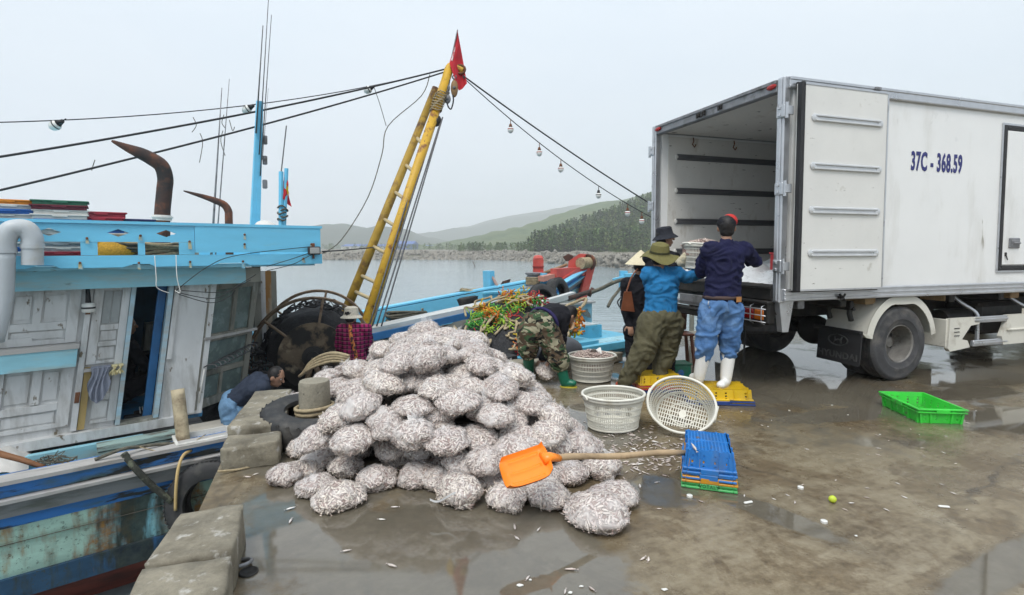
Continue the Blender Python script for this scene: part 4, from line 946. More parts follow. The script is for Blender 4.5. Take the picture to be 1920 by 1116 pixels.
def diamond(px, zc, w, h):
    c = fz(px, 445)[0]; return dict(x0=c-w/2, xm=c, xM=c, x1=c+w/2, z0=(zc,zc), zm=(zc-h/2,zc+h/2), zM=(zc-h/2,zc+h/2), z1=(zc,zc))
def wedge(px0, px1, zb, zt):
    a, b = fz(px0, 480)[0], fz(px1, 480)[0]; return dict(x0=a, xm=a+.10, xM=b-.06, x1=b, z0=(zb-.01,zb-.005), zm=(zb-.01,zt), zM=(zb-.01,zt), z1=(zb-.01,zb-.005))
tL, tS, tR = -4.6, fz(365, 440)[0], 1.25
def dia(tc): return dict(x0=tc-.09, xm=tc, xM=tc, x1=tc+.09, z0=(1.70,1.70), zm=(1.662,1.738), zM=(1.662,1.738), z1=(1.70,1.70))
tds = [fz(px, 445)[0] for px in (92, 222, 312)]
board_with_holes('fascia_board', tL, tS-.004, 1.61, 1.785, .03, sorted([dia(q) for q in tds + [-3.9, -3.3, -2.7, -2.1, -1.7]], key=lambda h: h['x0']), M_SKYB)
m = MB(); hb(m, tL, 1.27, FO-.02, FO+.07, 1.788, 1.818, sh=False); bpart('fascia_cap', m, M_SKYB, fas)
def lowb(t0, t1): return board_with_holes('fascia_board', t0, t1, 1.355, 1.475, .035, [h for h in (wedge(43, 115, 1.355, 1.385), wedge(227, 293, 1.355, 1.385), wedge(393, 470, 1.355, 1.382)) if t0 <= h['x0'] and h['x1'] <= t1], M_SKYB)
lowb(tL, 1.27)
m = MB(); hb(m, tS, 1.25, FO-.012, FO+.02, 1.50, 1.786, sh=False); bpart('fascia_board', m, M_SKYB, fas)
m = MB(); hb(m, fz(336, 465)[0], tS-.004, FO+.001, FO+.03, 1.478, 1.608, sh=False); bpart('fascia_board', m, M_SKYB, fas)
for px0, px1 in ((151, 183), (259, 272)):
    m = MB(); hb(m, fz(px0, 465)[0], fz(px1, 465)[0], FO+.003, FO+.05, 1.478, 1.608, sh=False); bpart('parapet_upright', m, M_SKYB, fas)
for tq in (-4.3, -3.5, -2.7, -1.9): 
    m = MB(); hb(m, tq, tq+.14, FO+.003, FO+.05, 1.478, 1.608, sh=False); bpart('parapet_upright', m, M_SKYB, fas)
M_STAIN = mat('rust_stain', (.50,.42,.20), .3, 12, .6, .1, .05, .002, dirt=(.19,.45,.60), dscale=14, dlo=.42, dhi=.62)
for px, py in ((163,447),(263,442),(150,493),(260,493),(356,491),(458,458),(455,490),(458,440),(355,453),(583,458),(568,485)):
    q = fz(px, py); m = MB(); m.lathe(L(q[0], FO-.014, q[1]), [(.012, 0), (.012, .008), (.006, .013), (.001, .014)], 8, -BN); bpart('bolt', m, M_RUST, fas)
    w = random.uniform(.014, .026); hgt = random.uniform(.05, .09); m = MB(); m.prism([L(q[0]-w*.6, FO-.0155, q[1]), L(q[0]+w*.6, FO-.0155, q[1]), L(q[0]+w, FO-.0155, q[1]-hgt), L(q[0]-w*.7, FO-.0155, q[1]-hgt*.9)], BN*.002); bpart('rust_stain', m, M_STAIN, fas, recalc=True)
hpart('fascia_board', M_SKYB, (1.22, 1.25, FO+.03, 5.4, 1.36, 1.79), sh=False, parent=fas); hpart('fascia_board', M_SKYB, (tL, 1.22, 5.37, 5.4, 1.36, 1.79), sh=False, parent=fas)
# floodlight on the parapet end
fl = empty('floodlight', L(*((lambda q: (q[0], FO-.05, q[1]))(fz(586, 470)))), label='small black floodlight fixed to the end of the blue roof parapet', cat='floodlight')
q = fz(586, 470); rm = Matrix.Rotation(BROT, 3, 'Z')
m = MB(); m.box(L(q[0], FO-.055, q[1]), (.145, .05, .10), rm, ch=.01); m.build('case', M_GASK, fl)
m = MB(); m.box(L(q[0], FO-.083, q[1]), (.115, .012, .072), rm, ch=.004); m.build('lens', mat('lamp_glass_grey', (.35,.36,.35), .1, 10, .2, .05, 0), fl)
m = MB(); m.box(L(q[0], FO-.03, q[1]+.065), (.03, .03, .05), rm, ch=.004); m.box(L(q[0], FO-.03, q[1]-.075), (.02, .03, .05), rm, ch=.004); m.build('bracket', M_RUST, fl)
# ---- coaming and side deck between wall and gunwale
hpart('coaming', M_BEAM, (-4.2, -.60, .80, .88, -.98, -.47), sh=False)
hpart('coaming_plank', wood('flaking_pale_green_plank', (.30,.42,.39), dirt=(.14,.13,.11), dscale=7, dlo=.5, dhi=.62), (-1.0, -.30, .62, .80, -.50, -.455), sh=False); hpart('coaming_plank', MATS['flaking_pale_green_plank'], (-1.0, -.32, .63, .665, -.62, -.515), sh=False)
hpart('hatch_edge', wood('mauve_grey_plank', (.36,.33,.34)), (-.28, 1.2, .55, .62, -.98, -.55), sh=False); hpart('hatch_cover', wood('cream_grey_plank', (.47,.44,.38)), (-.2, 1.3, .62, 1.0, -.56, -.50), sh=False)
# bamboo fender post with lashing
pst = empty('fender_post', bp(345, 850, .22), label='cream wrapped fender post lashed with rope beside the cabin corner', cat='post')
p0, p1 = bp(347, 856, .20), bp(333, 730, .34)
m = MB(); m.tube([p0.lerp(p1, k/10) for k in range(11)], [.062 + .006*noise.noise(V((k,0,0))) for k in range(11)], 12); m.build('pole', mat('cream_wrapped_pole', (.44,.37,.25), .2, 10, .8, .1, .4, .004, dirt=(.22,.17,.11), dscale=9, dlo=.5, dhi=.7), pst, True)
m = MB()
for k in range(4):
    c = p0.lerp(p1, .06+.035*k); m.tube([c + V((.078*cos(a), .078*sin(a), .012*sin(a+k))) for a in [2*pi*i/16 for i in range(16)]], .014, 6, close=True)
m.build('lashing', M_ROPED, pst, True)
def rope(name, pts, r, mt, label, cat='rope', n=6, sm=5, group=None):
    m = MB(); m.tube(smoothpath(pts, sm), r, n); return m.build(name, mt, smooth=True, label=label, cat=cat, group=group)
rope('mooring_rope', [bp(178,862,.02), bp(230,842,.0), bp(262,838,.05), bp(300,833,.08), bp(345,832,.12), bp(372,836,.2)], .016, M_ROPED, 'thick frayed rope lying along the grey gunwale below the cabin door')
rope('mooring_rope', [bp(232,850,-.02), bp(255,880,-.10), bp(290,915,-.14), bp(322,940,-.16)], .03, mat('weedy_black_rope', (.035,.037,.03), .4, 30, .9, .05, .6, .005, dirt=(.12,.13,.09), dscale=14, dlo=.5, dhi=.62), 'thick black weedy rope hanging down the hull side')
rope('hose', [bp(329,957,-.2), bp(330,915,-.2), bp(334,880,-.16), bp(343,855,-.10), bp(358,845,.0), bp(370,842,.1)], .016, mat('tan_hose', (.50,.36,.16), .1, 10, .5, .1, .1, .002), 'tan rubber hose curving down beside the fender post', 'hose')
rope('thin_line', [bp(262,838,.03), bp(300,846,-.02), bp(345,838,.0), bp(385,815,.1)], .005, M_ROPE, 'thin pale line tangled round the fender post foot', 'line')
m = MB(); m.tube([bp(-5,850,.45), bp(40,862,.40), bp(82,876,.3)], [.03,.027,.022], 8); m.build('oar', mat('brown_oar_wood', (.24,.11,.05), .3, 8, .7, .1, .2, .003), label='broken brown oar lying behind the gunwale at the left edge', cat='oar', smooth=True)
m = MB(); m.grid(lambda a, b: bp(lerp(-60, 52, a), lerp(872, 888, b), .55) + V((0,0,.10*sin(a*3)*sin(b*3.1)+.05*noise.noise(V((a*4,b*4,0))))) + BN*(.5*(1-b)), 14, 8); m.build('sack', mat('white_sack', (.60,.58,.55), .1, 8, .8, .1, .2, .004), label='crumpled white sack on the side deck at the left edge', cat='sack', smooth=True)
rn = random.Random(5); m = MB()
for k in range(26):
    c = bp(rn.uniform(85, 125), rn.uniform(862, 880), rn.uniform(.3, .5)); m.tube(smoothpath([c + V((rn.uniform(-.14,.14), rn.uniform(-.1,.1), rn.uniform(-.03,.08))) for _ in range(4)], 4), .004, 4)
m.build('line_tangle', M_ROPED, label='tangle of thin brown fishing line on the side deck', cat='line', kind='stuff')
# ---- fender tyre between hull and quay
def tyre_mesh(name, R0, w, mt, n=48, tread=60):
    m = MB(); r = R0; ri = R0*.56
    prof = [(ri,-w*.3),(ri*1.03,-w*.42),(r*.74,-w*.5),(r*.9,-w*.47),(r*.965,-w*.4),(r,-w*.3),(r,w*.3),(r*.965,w*.4),(r*.9,w*.47),(r*.74,w*.5),(ri*1.03,w*.42),(ri,w*.3),(ri*1.08,w*.2),(r*.9,w*.3),(r*.94,0),(r*.9,-w*.3),(ri*1.08,-w*.2),(ri,-w*.3)]
    m.lathe((0,0,0), prof, n)
    for k in range(tread):
        a = 2*pi*k/tread
        for sgn in (-1, 1):
            q = Matrix.Rotation(a, 3, 'Z') @ Matrix.Rotation(sgn*.5, 3, 'X')
            m.box(Matrix.Rotation(a, 3, 'Z') @ V((r*.992, 0, sgn*w*.22)), (r*.024, r*.06, w*.38), q)
    return m.mesh(name, mt, 40)
TY = tyre_mesh('fender_tyre', .40, .26, mat('old_black_tyre', (.03,.03,.031), .3, 8, .7, .1, .3, .004, dirt=(.085,.08,.072), dscale=5, dlo=.5, dhi=.72))
p = bp(398, 938, -.20); o = mobj('truck_tyre', TY, None, p, (R(80), R(10), BROT-.5), label='worn black fender tyre jammed between hull and quay', cat='tyre')
# ---- PVC goose neck at the left
p = [bp(-14,640,.40), bp(4,560,.40), bp(8,470,.40), bp(10,448,.40), bp(20,432,.40), bp(36,428,.40), bp(50,431,.40), bp(60,446,.40), bp(61,462,.40), bp(61,497,.40)]
vp = empty('vent_pipe', p[0], label='grey plastic goose neck vent pipe in front of the cabin at the left edge', cat='pipe')
m = MB(); m.tube(smoothpath(p[:3], 4), .078, 18); m.build('riser', M_PVC, vp, True)
m = MB(); m.tube(smoothpath(p[2:9], 6), .081, 18); m.build('bend', M_PVC, vp, True)
m = MB(); m.tube([p[8], p[9]], .079, 18, cap=False); m.tube([p[9], p[8]], .070, 18, cap=False); m.build('outlet', M_PVC, vp, True)
m = MB()
for c in (p[2], p[8]): m.tube([c - V((0,0,.02)), c + V((0,0,.02))], .087, 18)
m.build('pipe_collar', M_PVC, vp, 40)
# ---- exhaust stacks
def stack(name, pts, rs, label):
    e = empty(name, pts[0], label=label, cat='exhaust pipe'); m = MB(); P = smoothpath(pts, 6); m.tube(P, [lerp(rs[int(i/6)], rs[min(int(i/6)+1, len(rs)-1)], (i % 6)/6) for i in range(len(P))], 16); m.build('pipe', M_EXH, e, True)
    return e
e = stack('exhaust_stack', [bp(303,425,2.2) - V((0,0,.5)), bp(304,412,2.2), bp(308,360,2.2), bp(310,335,2.2), bp(303,312,2.2), bp(284,298,2.2), bp(262,287,2.2), bp(238,277,2.2), bp(209,264,2.2)], [.092,.092,.092,.092,.09,.085,.075,.05,.012], 'tall rusty exhaust stack with curved horn tip on the cabin roof')
m = MB(); m.tube([bp(304,414,2.2), bp(304,404,2.2)], .11, 16); m.tube([bp(304,409,2.2), bp(304,406,2.2)], .125, 16); m.build('collar', M_WHITEP, e, 40)
stack('exhaust_stack', [bp(429,430,2.2) - V((0,0,.5)), bp(429,412,2.2), bp(428,396,2.2), bp(420,384,2.2), bp(405,377,2.2), bp(382,369,2.2), bp(344,358,2.2)], [.05,.05,.05,.048,.045,.032,.008], 'short rusty exhaust stack with curved tip on the cabin roof')
m = MB(); a = bt(352, 419, 1.9); m.box(L(a[0], 1.9, 1.80), (.32, .25, .05), rm, ch=.01); m.box(L(a[0], 1.9, 1.6), (.2, .2, .36), rm); m.build('roof_hatch', M_GREYW, boat)
# ---- masts, antennas
def rod(name, p, q, r, mt, label, cat, r2=None):
    m = MB(); m.tube([V(p).lerp(V(q), k/4) for k in range(5)], [lerp(r, r if r2 is None else r2, k/4) for k in range(5)], 8); return m.build(name, mt, smooth=True, label=label, cat=cat)
ms = empty('signal_mast', bp(474,425,2.5) - V((0,0,.5)), label='tall sky blue wooden mast with aerials on the cabin roof', cat='mast')
m = MB(); a, b = bp(474,425,2.5), bp(487,190,2.5)
for dx, w in ((-.035, .045), (.035, .045)): m.tube([a - V((0,0,.5)) + BA*dx, b + BA*dx*.6], [w*1.1, w*.7], 4)
m.build('mast_post', M_SKYB, ms)
for py in (300, 345, 262):
    c = bp(490, py, 2.5); m = MB(); m.box(c + BA*.05, (.06, .06, .13), rm, ch=.01); m.build('fitting', M_ALUD, ms)
for x0, y0, x1, y1, r in ((480,250,493,48,.014),(486,290,505,-30,.010),(488,330,509,28,.010),(492,300,503,166,.005)):
    m = MB(); m.tube([bp(x0,y0,2.45), bp(x1,y1,2.45)], [r, r*.5], 6); m.build('aerial', M_STEELW, ms, True)
rod('aerial', bp(394,424,3.2) - V((0,0,.5)), bp(416,165,3.2), .02, M_ALUD, 'left one of two thin whip aerials on the roof behind the horns', 'aerial', .006)
rod('aerial', bp(402,424,3.4) - V((0,0,.5)), bp(430,148,3.4), .012, M_ALUD, 'right taller one of two thin whip aerials on the roof behind the horns', 'aerial', .005)
M_FLAG = mat('red_flag_cloth', (.48,.02,.03), .12, 6, .8, .1, .1, .003); M_STAR = mat('yellow_star_cloth', (.75,.50,.03), .1, 6, .8, .1, 0)
fs_ = empty('flag_mast', bp(525,425,4.5) - V((0,0,.6)), label='slim blue flag mast behind the roof end with lashed rope', cat='mast')
m = MB(); m.tube([bp(525,425,4.5) - V((0,0,.6)), bp(527,322,4.5)], .045, 6); m.tube([bp(529,425,4.5) - V((0,0,.6)), bp(537,316,4.5)], .04, 6); m.build('mast_post', M_SKYB, fs_)
m = MB(); m.tube([bp(527,325,4.5), bp(537,236,4.5)], .012, 6); m.build('aerial', M_STEELW, fs_)
m = MB()
for k in range(5): c = bp(528+k % 2*4, 412-k*6, 4.5); m.tube([c + V((.07*cos(a), .07*sin(a), .02*sin(a*2+k))) for a in [2*pi*i/12 for i in range(12)]], .015, 5, close=True)
m.build('lashing', M_ROPED, fs_)
def flag(name, P, label, wav=.05, parent=None, nu=14, nv=10):
    P = [V(p) for p in P]; m = MB(); nr = (P[1]-P[0]).cross(P[3]-P[0]).normalized()
    f = lambda a, b: P[0].lerp(P[1], a).lerp(P[3].lerp(P[2], a), b) + nr*wav*sin(a*7+b*3)*a
    m.grid(f, nu, nv); m.grid(lambda a, b: f(a, b) + nr*.004, nu, nv)
    return m.build(name, M_FLAG, parent, smooth=True, label=label, cat='flag'), f
o, f = flag('small_flag', [bp(536,322,4.48), bp(541,352,4.48), bp(546,388,4.48), bp(525,368,4.48)], 'small limp red flag with yellow star on the slim blue mast', .06)
m = MB(); c = f(.52,.45); u = (f(.6,.45)-c).normalized(); w = (f(.52,.55)-c).normalized(); nr = u.cross(w).normalized()
m.prism([c - nr*.012*(1 if nr.y > 0 else -1) + (u*cos(a)+w*sin(a))*(.10 if k % 2 == 0 else .042) for k, a in enumerate([2*pi*i/10 for i in range(10)])], nr*.003); m.build('star', M_STAR, o)
# ---- fish trays stacked on the roof
def tray_mesh(name, mt, lx=.44, ly=.34, h=.055):
    m = MB(); w = .012
    m.box((0,0,.006), (lx-.03, ly-.03, .012))
    for s_ in (-1, 1):
        m.box((0, s_*(ly/2-.015), h/2), (lx-.03, w, h)); m.box((s_*(lx/2-.015), 0, h/2), (w, ly-.055, h))
        m.box((0, s_*(ly/2-.004), h-.008), (lx, .022, .016), ch=.003); m.box((s_*(lx/2-.004), 0, h-.008), (.022, ly-.032, .016), ch=.003)
        m.box((0, s_*(ly/2-.006), h*.62), (.12, .026, .02), ch=.003)
    return m.mesh(name, mt)
TC = {'white': (.62,.61,.57), 'grey': (.40,.41,.42), 'blue': (.025,.13,.42), 'red': (.36,.03,.05), 'navy': (.02,.03,.11), 'orange': (.70,.24,.02), 'green': (.03,.15,.09), 'maroon': (.14,.02,.035)}
TM = {k: tray_mesh('fish_tray', mat('tray_'+k, c, .1, 8, .5, .1, .08, .002, dirt=[x*.5+.03 for x in c], dscale=7, dlo=.52, dhi=.75, rnd=True)) for k, c in TC.items()}
SNAMES = ['leftmost stack', 'second stack from the left', 'third stack', 'lowest right hand stack']
for si, (px, o_, cols) in enumerate([(18, 1.15, 'white blue white blue white grey white white white red white blue white orange'.split()), (116, 1.05, 'blue white red white grey white white white blue blue white white maroon green'.split()), (188, 1.1, 'white red white white white white blue white red red'.split()), (244, 1.2, 'white blue white white white maroon navy'.split()), (-60, 1.2, 'white blue white white grey white red white blue white'.split())]):
    tq = bt(px, 420, o_)[0]; z = 1.374; tot = bt(px, [376, 378, 399, 412, 380][si], o_)[1] - z; st = tot/len(cols)
    for k, cn in enumerate(cols):
        top = k == len(cols)-1
        loc = L(tq + random.uniform(-.012,.012), o_ + random.uniform(-.015,.015), z + k*st)
        s_ = SNAMES[min(si, 3)] if si < 4 else 'stack beyond the left edge'
        o = mobj('fish_tray', TM[cn], None, loc, (0, 0, BROT + random.uniform(-.05,.05)), label=f'{cn} plastic fish tray {"on top of" if top else "within"} the {s_} on the roof', cat='tray', group=f'trays of the {s_} on the roof'); o.scale = (1, 1, st/.055*1.02)
# yellow net bag and rope coils seen through the parapet gaps
p = bp(218, 468, .95); m = MB(); m.sphere((p.x, p.y, 1.50), (.22, .18, .16), 20, 12)
m.v = [tuple(V(q)*1.0 + V((0,0,.03*noise.noise(V(q)*9)))) for q in m.v]; m.build('net_bag', mat('orange_yellow_net', (.50,.28,.03), .35, 60, .8, .1, .6, .006), smooth=True, label='orange yellow net bag behind the parapet opening', cat='net bag')
for px, nm in ((250, 'small'), (304, 'large')):
    p = bp(px, 470, .9); m = MB()
    for k in range(9):
        rx = .13 + .012*(k % 3) if nm == 'small' else .20 + .014*(k % 4)
        m.tube([V((p.x, p.y, 1.40 + .032*(k//1)*.8)) + BA*(rx*1.2*cos(a)) + BN*(rx*.8*sin(a)) + V((0,0,.02*sin(a*2+k))) for a in [2*pi*i/28 for i in range(28)]], .017, 6, close=True)
    m.build('rope_coil', M_ROPE if nm == 'large' else M_ROPED, smooth=True, label=f'{nm} coil of rope behind the parapet opening on the roof', cat='rope')
# white rag on the roof end
p = bp(497, 420, 1.5); m = MB(); m.sphere((p.x, p.y, 1.82), (.14, .12, .09), 14, 10); m.v = [tuple(V(q) + V((.03*noise.noise(V(q)*14), .03*noise.noise(V(q)*14+V((3,3,3))), .04*noise.noise(V(q)*12)))) for q in m.v]; m.build('rag_bundle', MATS['white_sack'], smooth=True, label='pale rag bundle on the roof parapet beside the mast', cat='rag')
# ---- washing and hanging lamp on the near wall
def cloth(name, top, drop, o, mt, label, cat, folds=5, dep=.02, shape=None, th=.012):
    """cloth hung over the ledge: top = (t0,t1,z)"""
    t0, t1, z = top; m = MB()
    def f(a, b):
        t_ = lerp(t0, t1, a); d = drop*(shape(a) if shape else 1)
        return LS(t_ + .015*sin(b*5+a*3), o - .012 - dep*(.4+.6*b)*(1 + sin(a*folds*2*pi + b*2)) *.5, z - b*d)
    m.grid(f, 26, 22); m.grid(lambda a, b: f(a, b) + BN*th, 26, 22)
    m.grid(lambda a, b: LS(lerp(t0, t1, a), o - .012 - .01 + b*.11, z + .012*sin(b*pi)), 26, 4)
    return m.build(name, mt, smooth=True, label=label, cat=cat)
cloth('shirt', (-1.11, -.945, .30), .30, .92, mat('blue_grey_cloth', (.24,.26,.32), .15, 10, .9, .05, .3, .004), 'blue grey shirt hung over the cabin ledge to dry', 'shirt', 4, .05, lambda a: .55 + .65*sin(a*pi)**.7)
gv = cloth('glove', (-.935, -.885, .30), .10, .925, mat('pale_yellow_cotton', (.66,.58,.33), .1, 14, .9, .05, .3, .004), 'left one of the pale yellow gloves beside the drying shirt', 'glove', 2, .03, lambda a: .7+.3*sin(a*14)**2)
cloth('glove', (-.878, -.835, .30), .09, .925, MATS['pale_yellow_cotton'], 'right one of the pale yellow gloves beside the drying shirt', 'glove', 2, .03, lambda a: .7+.3*cos(a*13)**2)
hl = empty('hanging_lamp', LS(-1.19, .93, 1.0), label='white bulb lamp with black cap hanging from the eave by the wall post', cat='lamp')
c = LS(-1.19, .93, .93); m = MB(); m.tube([c + V((0,0,.05)), c + V((0,0,.2))], [.026,.018], 8); m.build('cap', M_GASK, hl, True)
m = MB(); m.lathe(c, [(.02,.055),(.055,.045),(.058,.012)], 16); m.lathe(c, [(.058,-.006),(.058,-.03),(.05,-.045),(.001,-.05)], 16); m.build('bulb', M_WHITEP, hl, True)
m = MB(); m.lathe(c, [(.059,.012),(.0595,-.006)], 16); m.build('band', M_GASK, hl, True)
# wire bundles below the parapet
rn = random.Random(9)
for k, (a, b, c_, d) in enumerate([((290,480),(310,405),(295,540),(318,550)), ((330,545),(390,500),(450,478),(590,462)), ((330,478),(332,520),(338,548),(328,545)), ((330,548),(400,560),(440,540),(470,525)), ((335,552),(395,568),(430,556),(440,545)), ((500,500),(540,488),(570,478),(590,470)), ((500,508),(548,496),(572,484),(592,474)), ((340,545),(420,548),(455,530),(480,515))]):
    m = MB(); m.tube(smoothpath([bp(*a,.52), bp(*b,.5) if k != 0 else bp(293,520,.5), bp(*c_,.5), bp(*d,.53)], 6), .0045, 5); m.build('electric_wire', M_WIRE if k not in (0, 2) else M_WHITEP, boat, True)
# things in the doorway
m = MB(); hb(m, -1.35, -.9, 1.9, 2.3, ZB+.002, .15); hb(m, -1.36, -.88, 1.88, 2.32, .152, .18); m.build('cabinet', M_DKIN, boat)
m = MB(); hb(m, -.55, -.25, 2.3, 2.6, ZB+.002, .55); m.build('stove', M_GREYW, boat)
for k in range(2):
    c = LS(-.62 + k*.10, 1.28+k*.12, ZB+.004); e = empty('sandal', c, label=f'black sandal with white stripes inside the cabin doorway, {"nearer" if k == 0 else "farther"} of the pair', cat='sandal')
    m = MB(); m.box(c + V((0,0,.015)), (.25, .10, .028), rm, ch=.01); m.build('sole', M_GASK, e)
    m = MB(); m.tube([c + BA*.05 - BN*.045 + V((0,0,.02)), c + BA*.05 + V((0,0,.075)), c + BA*.05 + BN*.045 + V((0,0,.02))], .03, 6); m.build('strap', M_GASK, e, True)
    for j in range(3): m = MB(); m.tube([c + BA*(.025+.025*j) - BN*.052 + V((0,0,.045)), c + BA*(.025+.025*j) + V((0,0,.108))], .004, 4); m.build('stripe', M_WHITEP, e)
# ---- net drum
t = NT('black_fishing_net'); v = t.map(); n1 = t.noise(v, 5, 6, .7); n2 = t.noise(t.map((1,1,3)), 38, 4, .7); wv = t.n('ShaderNodeTexVoronoi'); wv.inputs['Scale'].default_value = 120; t.l(v, wv.inputs['Vector'])
b = t.mix(.6, t.ramp(n1, [(.3, (.010,.010,.012)), (.65, (.045,.045,.048))]), t.ramp(n2, [(.35, (.008,.008,.010)), (.7, (.075,.075,.078))]))
t.set(base=b, rough=.75, spec=.35); t.bump(t.math('ADD', t.math('MULTIPLY', n2, 1.0), t.math('MULTIPLY', wv.outputs['Distance'], .5)), .9, .02); M_NET = t.mat
M_HOOP = mat('rusty_brown_hoop', (.21,.15,.10), .3, 9, .8, .1, .4, .004, dirt=(.09,.05,.03), dscale=7, dlo=.5, dhi=.65)
M_DISC = mat('oily_brown_disc', (.17,.125,.08), .3, 3, .7, .15, .4, .006, dirt=(.022,.02,.018), dscale=2.3, dlo=.42, dhi=.52, dirt2=(.34,.27,.18), d2scale=4, d2lo=.6, d2hi=.75)
DC = at(588, 668, 7.9); DX = V((-.30,.954,0)).normalized(); DU = V((.954,.30,0)).normalized(); DRr = .88
drum = empty('net_drum', V((DC.x, DC.y, -.95)), label='big net drum with rusty hoops wound with black net on the boat deck', cat='net drum')
def dpt(r, a, x): return DC + DU*(r*cos(a)) + V((0,0,r*sin(a))) + DX*x
m = MB(); rings = []
for i in range(15):
    x = .06 + 1.35*i/14; rings.append([dpt((.66 + .07*noise.noise(V((cos(2*pi*k/48)*2, sin(2*pi*k/48)*2, x*3))) + .03*noise.noise(V((cos(2*pi*k/48)*9, sin(2*pi*k/48)*9, x*9))))*(.92 if i in (0, 14) else 1), 2*pi*k/48, x) for k in range(48)])
m.add([p for r_ in rings for p in r_], [(i*48+k, (i+1)*48+k, (i+1)*48+(k+1) % 48, i*48+(k+1) % 48) for i in range(14) for k in range(48)] + [tuple(range(48))]); m.build('wound_net', M_NET, drum, True, recalc=True)
rn = random.Random(2)
m = MB()
for k in range(120):      # loose loops and tufts on the roll
    a0 = rn.uniform(.2, 3.2); x = rn.uniform(.05, 1.4); r0 = .68
    m.tube(smoothpath([dpt(r0 + rn.uniform(0, .09), a0 + j*rn.uniform(.05, .14), x + rn.uniform(-.06, .06)) for j in range(4)], 3), rn.uniform(.006, .016), 5)
m.build('net_strands', M_NET, drum, True, kind='stuff')
for x in (0.0, .12, 1.42, 1.52):
    m = MB(); m.tube([dpt(DRr*(1 if x in (0, 1.42) else .97), 2*pi*k/64, x) for k in range(64)], .017, 8, close=True); m.build('hoop', M_HOOP, drum, True)
for x in (.02, 1.44):
    m = MB(); m.tube([dpt(0, 0, x-.025), dpt(0, 0, x+.025)], .50, 40); m.build('disc', M_DISC, drum, 40)
    for k in range(6):
        a = .35 + 2*pi*k/6; m = MB(); m.tube([dpt(.48, a, x-.02), dpt(DRr-.01, a, x-.02)], .020, 6); m.build('spoke', M_HOOP, drum)
m = MB(); m.tube([dpt(0,0,-.12), dpt(0,0,1.62)], .06, 12); m.build('axle', M_CHAS, drum)
m = MB(); m.lathe(dpt(0,0,-.03), [(.16,0),(.16,.04),(.09,.05),(.09,.1),(.001,.1)], 20, -DX); m.build('hub', M_CHAS, drum, 40)
for x in (-.1, 1.6):
    m = MB(); c = dpt(0,0,x); m.tube([c, V((c.x, c.y, -.97)) + DU*.25], .04, 8); m.tube([c, V((c.x, c.y, -.97)) - DU*.25], .04, 8); m.build('drum_stand', M_HOOP, drum)
# second small reel and litter beside the drum
m = MB()
for k in range(40):
    c = at(rn.uniform(425, 490), rn.uniform(655, 720), rn.uniform(7.0, 7.6)); m.tube(smoothpath([c + V((rn.uniform(-.2,.2), rn.uniform(-.15,.15), rn.uniform(-.08,.12))) for _ in range(4)], 4), rn.uniform(.008, .022), 5)
m.build('deck_gear', M_NET, boat, True, kind='stuff')
m = MB(); c = at(450, 735, 7.3); m.grid(lambda a, b: c + BA*(lerp(-.5,.9,a)) + BN*(lerp(-.4,.5,b)) + V((0,0,-.25+.32*sin(a*pi)*sin(b*pi)*(.7+.6*fbm((a*3,b*3,1),3)))), 26, 20); m.build('net_pile', M_NET, smooth=True, label='low dark pile of net on deck between cabin and drum', cat='net')
m = MB(); c = at(425, 700, 6.9); m.grid(lambda a, b: c + V((lerp(-.12,.12,a)+.03*sin(b*9), .05*sin(a*12+b*4), lerp(.25,-.25,b))), 14, 14); m.build('rag', mat('grey_rag', (.20,.19,.19), .25, 12, .9, .05, .4, .005), smooth=True, label='grey rag hanging below the cabin leaf', cat='rag')
for k in range(4): rope('mooring_rope', [at(570-k*3,700+k*2,6.6), at(580-k,682+k*4,6.5), at(600,668+k*5,6.4), at(626,662+k*5,6.35), at(655,668+k*4,6.3)], .02, M_ROPE, ['topmost', 'second', 'third', 'lowest'][k] + ' strand of tan rope looping beside the net drum behind the heap')
# ---- yellow ladder mast
M_YEL = mat('rusty_yellow_paint', (.56,.33,.03), .14, 3, .5, .1, .2, .004, dirt=(.21,.085,.03), dscale=5, dlo=.52, dhi=.62, dirt2=(.09,.045,.03), d2scale=14, d2lo=.62, d2hi=.68)
M_YELD = mat('dirty_ochre_paint', (.40,.25,.035), .2, 4, .6, .1, .2, .004, dirt=(.10,.05,.03), dscale=3, dlo=.5, dhi=.65)
lad = empty('ladder_mast', V((*at(668, 600, 9.3)[:2], -.9)), label='tall leaning yellow ladder mast with rust patches rising from the boat deck', cat='mast')
TL, TRt = at(817, 165, 10.55), at(843, 128, 10.5)
LB, RB = at(650, 580, 9.75), at(683, 618, 9.1)
LB2, RB2 = LB + (LB-TL)*.22, RB + (RB-TRt)*.22
m = MB(); m.tube([LB2, TL], [.092,.07], 14); m.build('leg', M_YELD, lad, True)
m = MB(); m.tube([RB2, TRt], [.10,.085], 14); m.build('leg', M_YEL, lad, True)
for py in (262, 313, 364, 415, 466, 521, 551):
    a = lambda p, q: p + (q-p)*((py - (960 if False else 0)) and 0)
    def onleg(p, q, yy):
        lo, hi = 0.0, 1.0
        for _ in range(30):
            k = (lo+hi)/2; c = p.lerp(q, k); v_ = CAMH - c.z
            ypix = CY0 - FPX*((c.y*(-sin(PITCH))*-1*0 + (cos(PITCH)*(c.z-CAMH) + sin(PITCH)*c.y))/(cos(PITCH)*c.y - sin(PITCH)*(c.z-CAMH)))
            if ypix > yy: lo = k
            else: hi = k
        return p.lerp(q, (lo+hi)/2)
    m = MB(); m.tube([onleg(LB2, TL, py - 5), onleg(RB2, TRt, py + 12)], .035, 8); m.build('rung', mat('pale_worn_rung', (.45,.36,.20), .2, 8, .6, .1, .1, .002), lad, True)
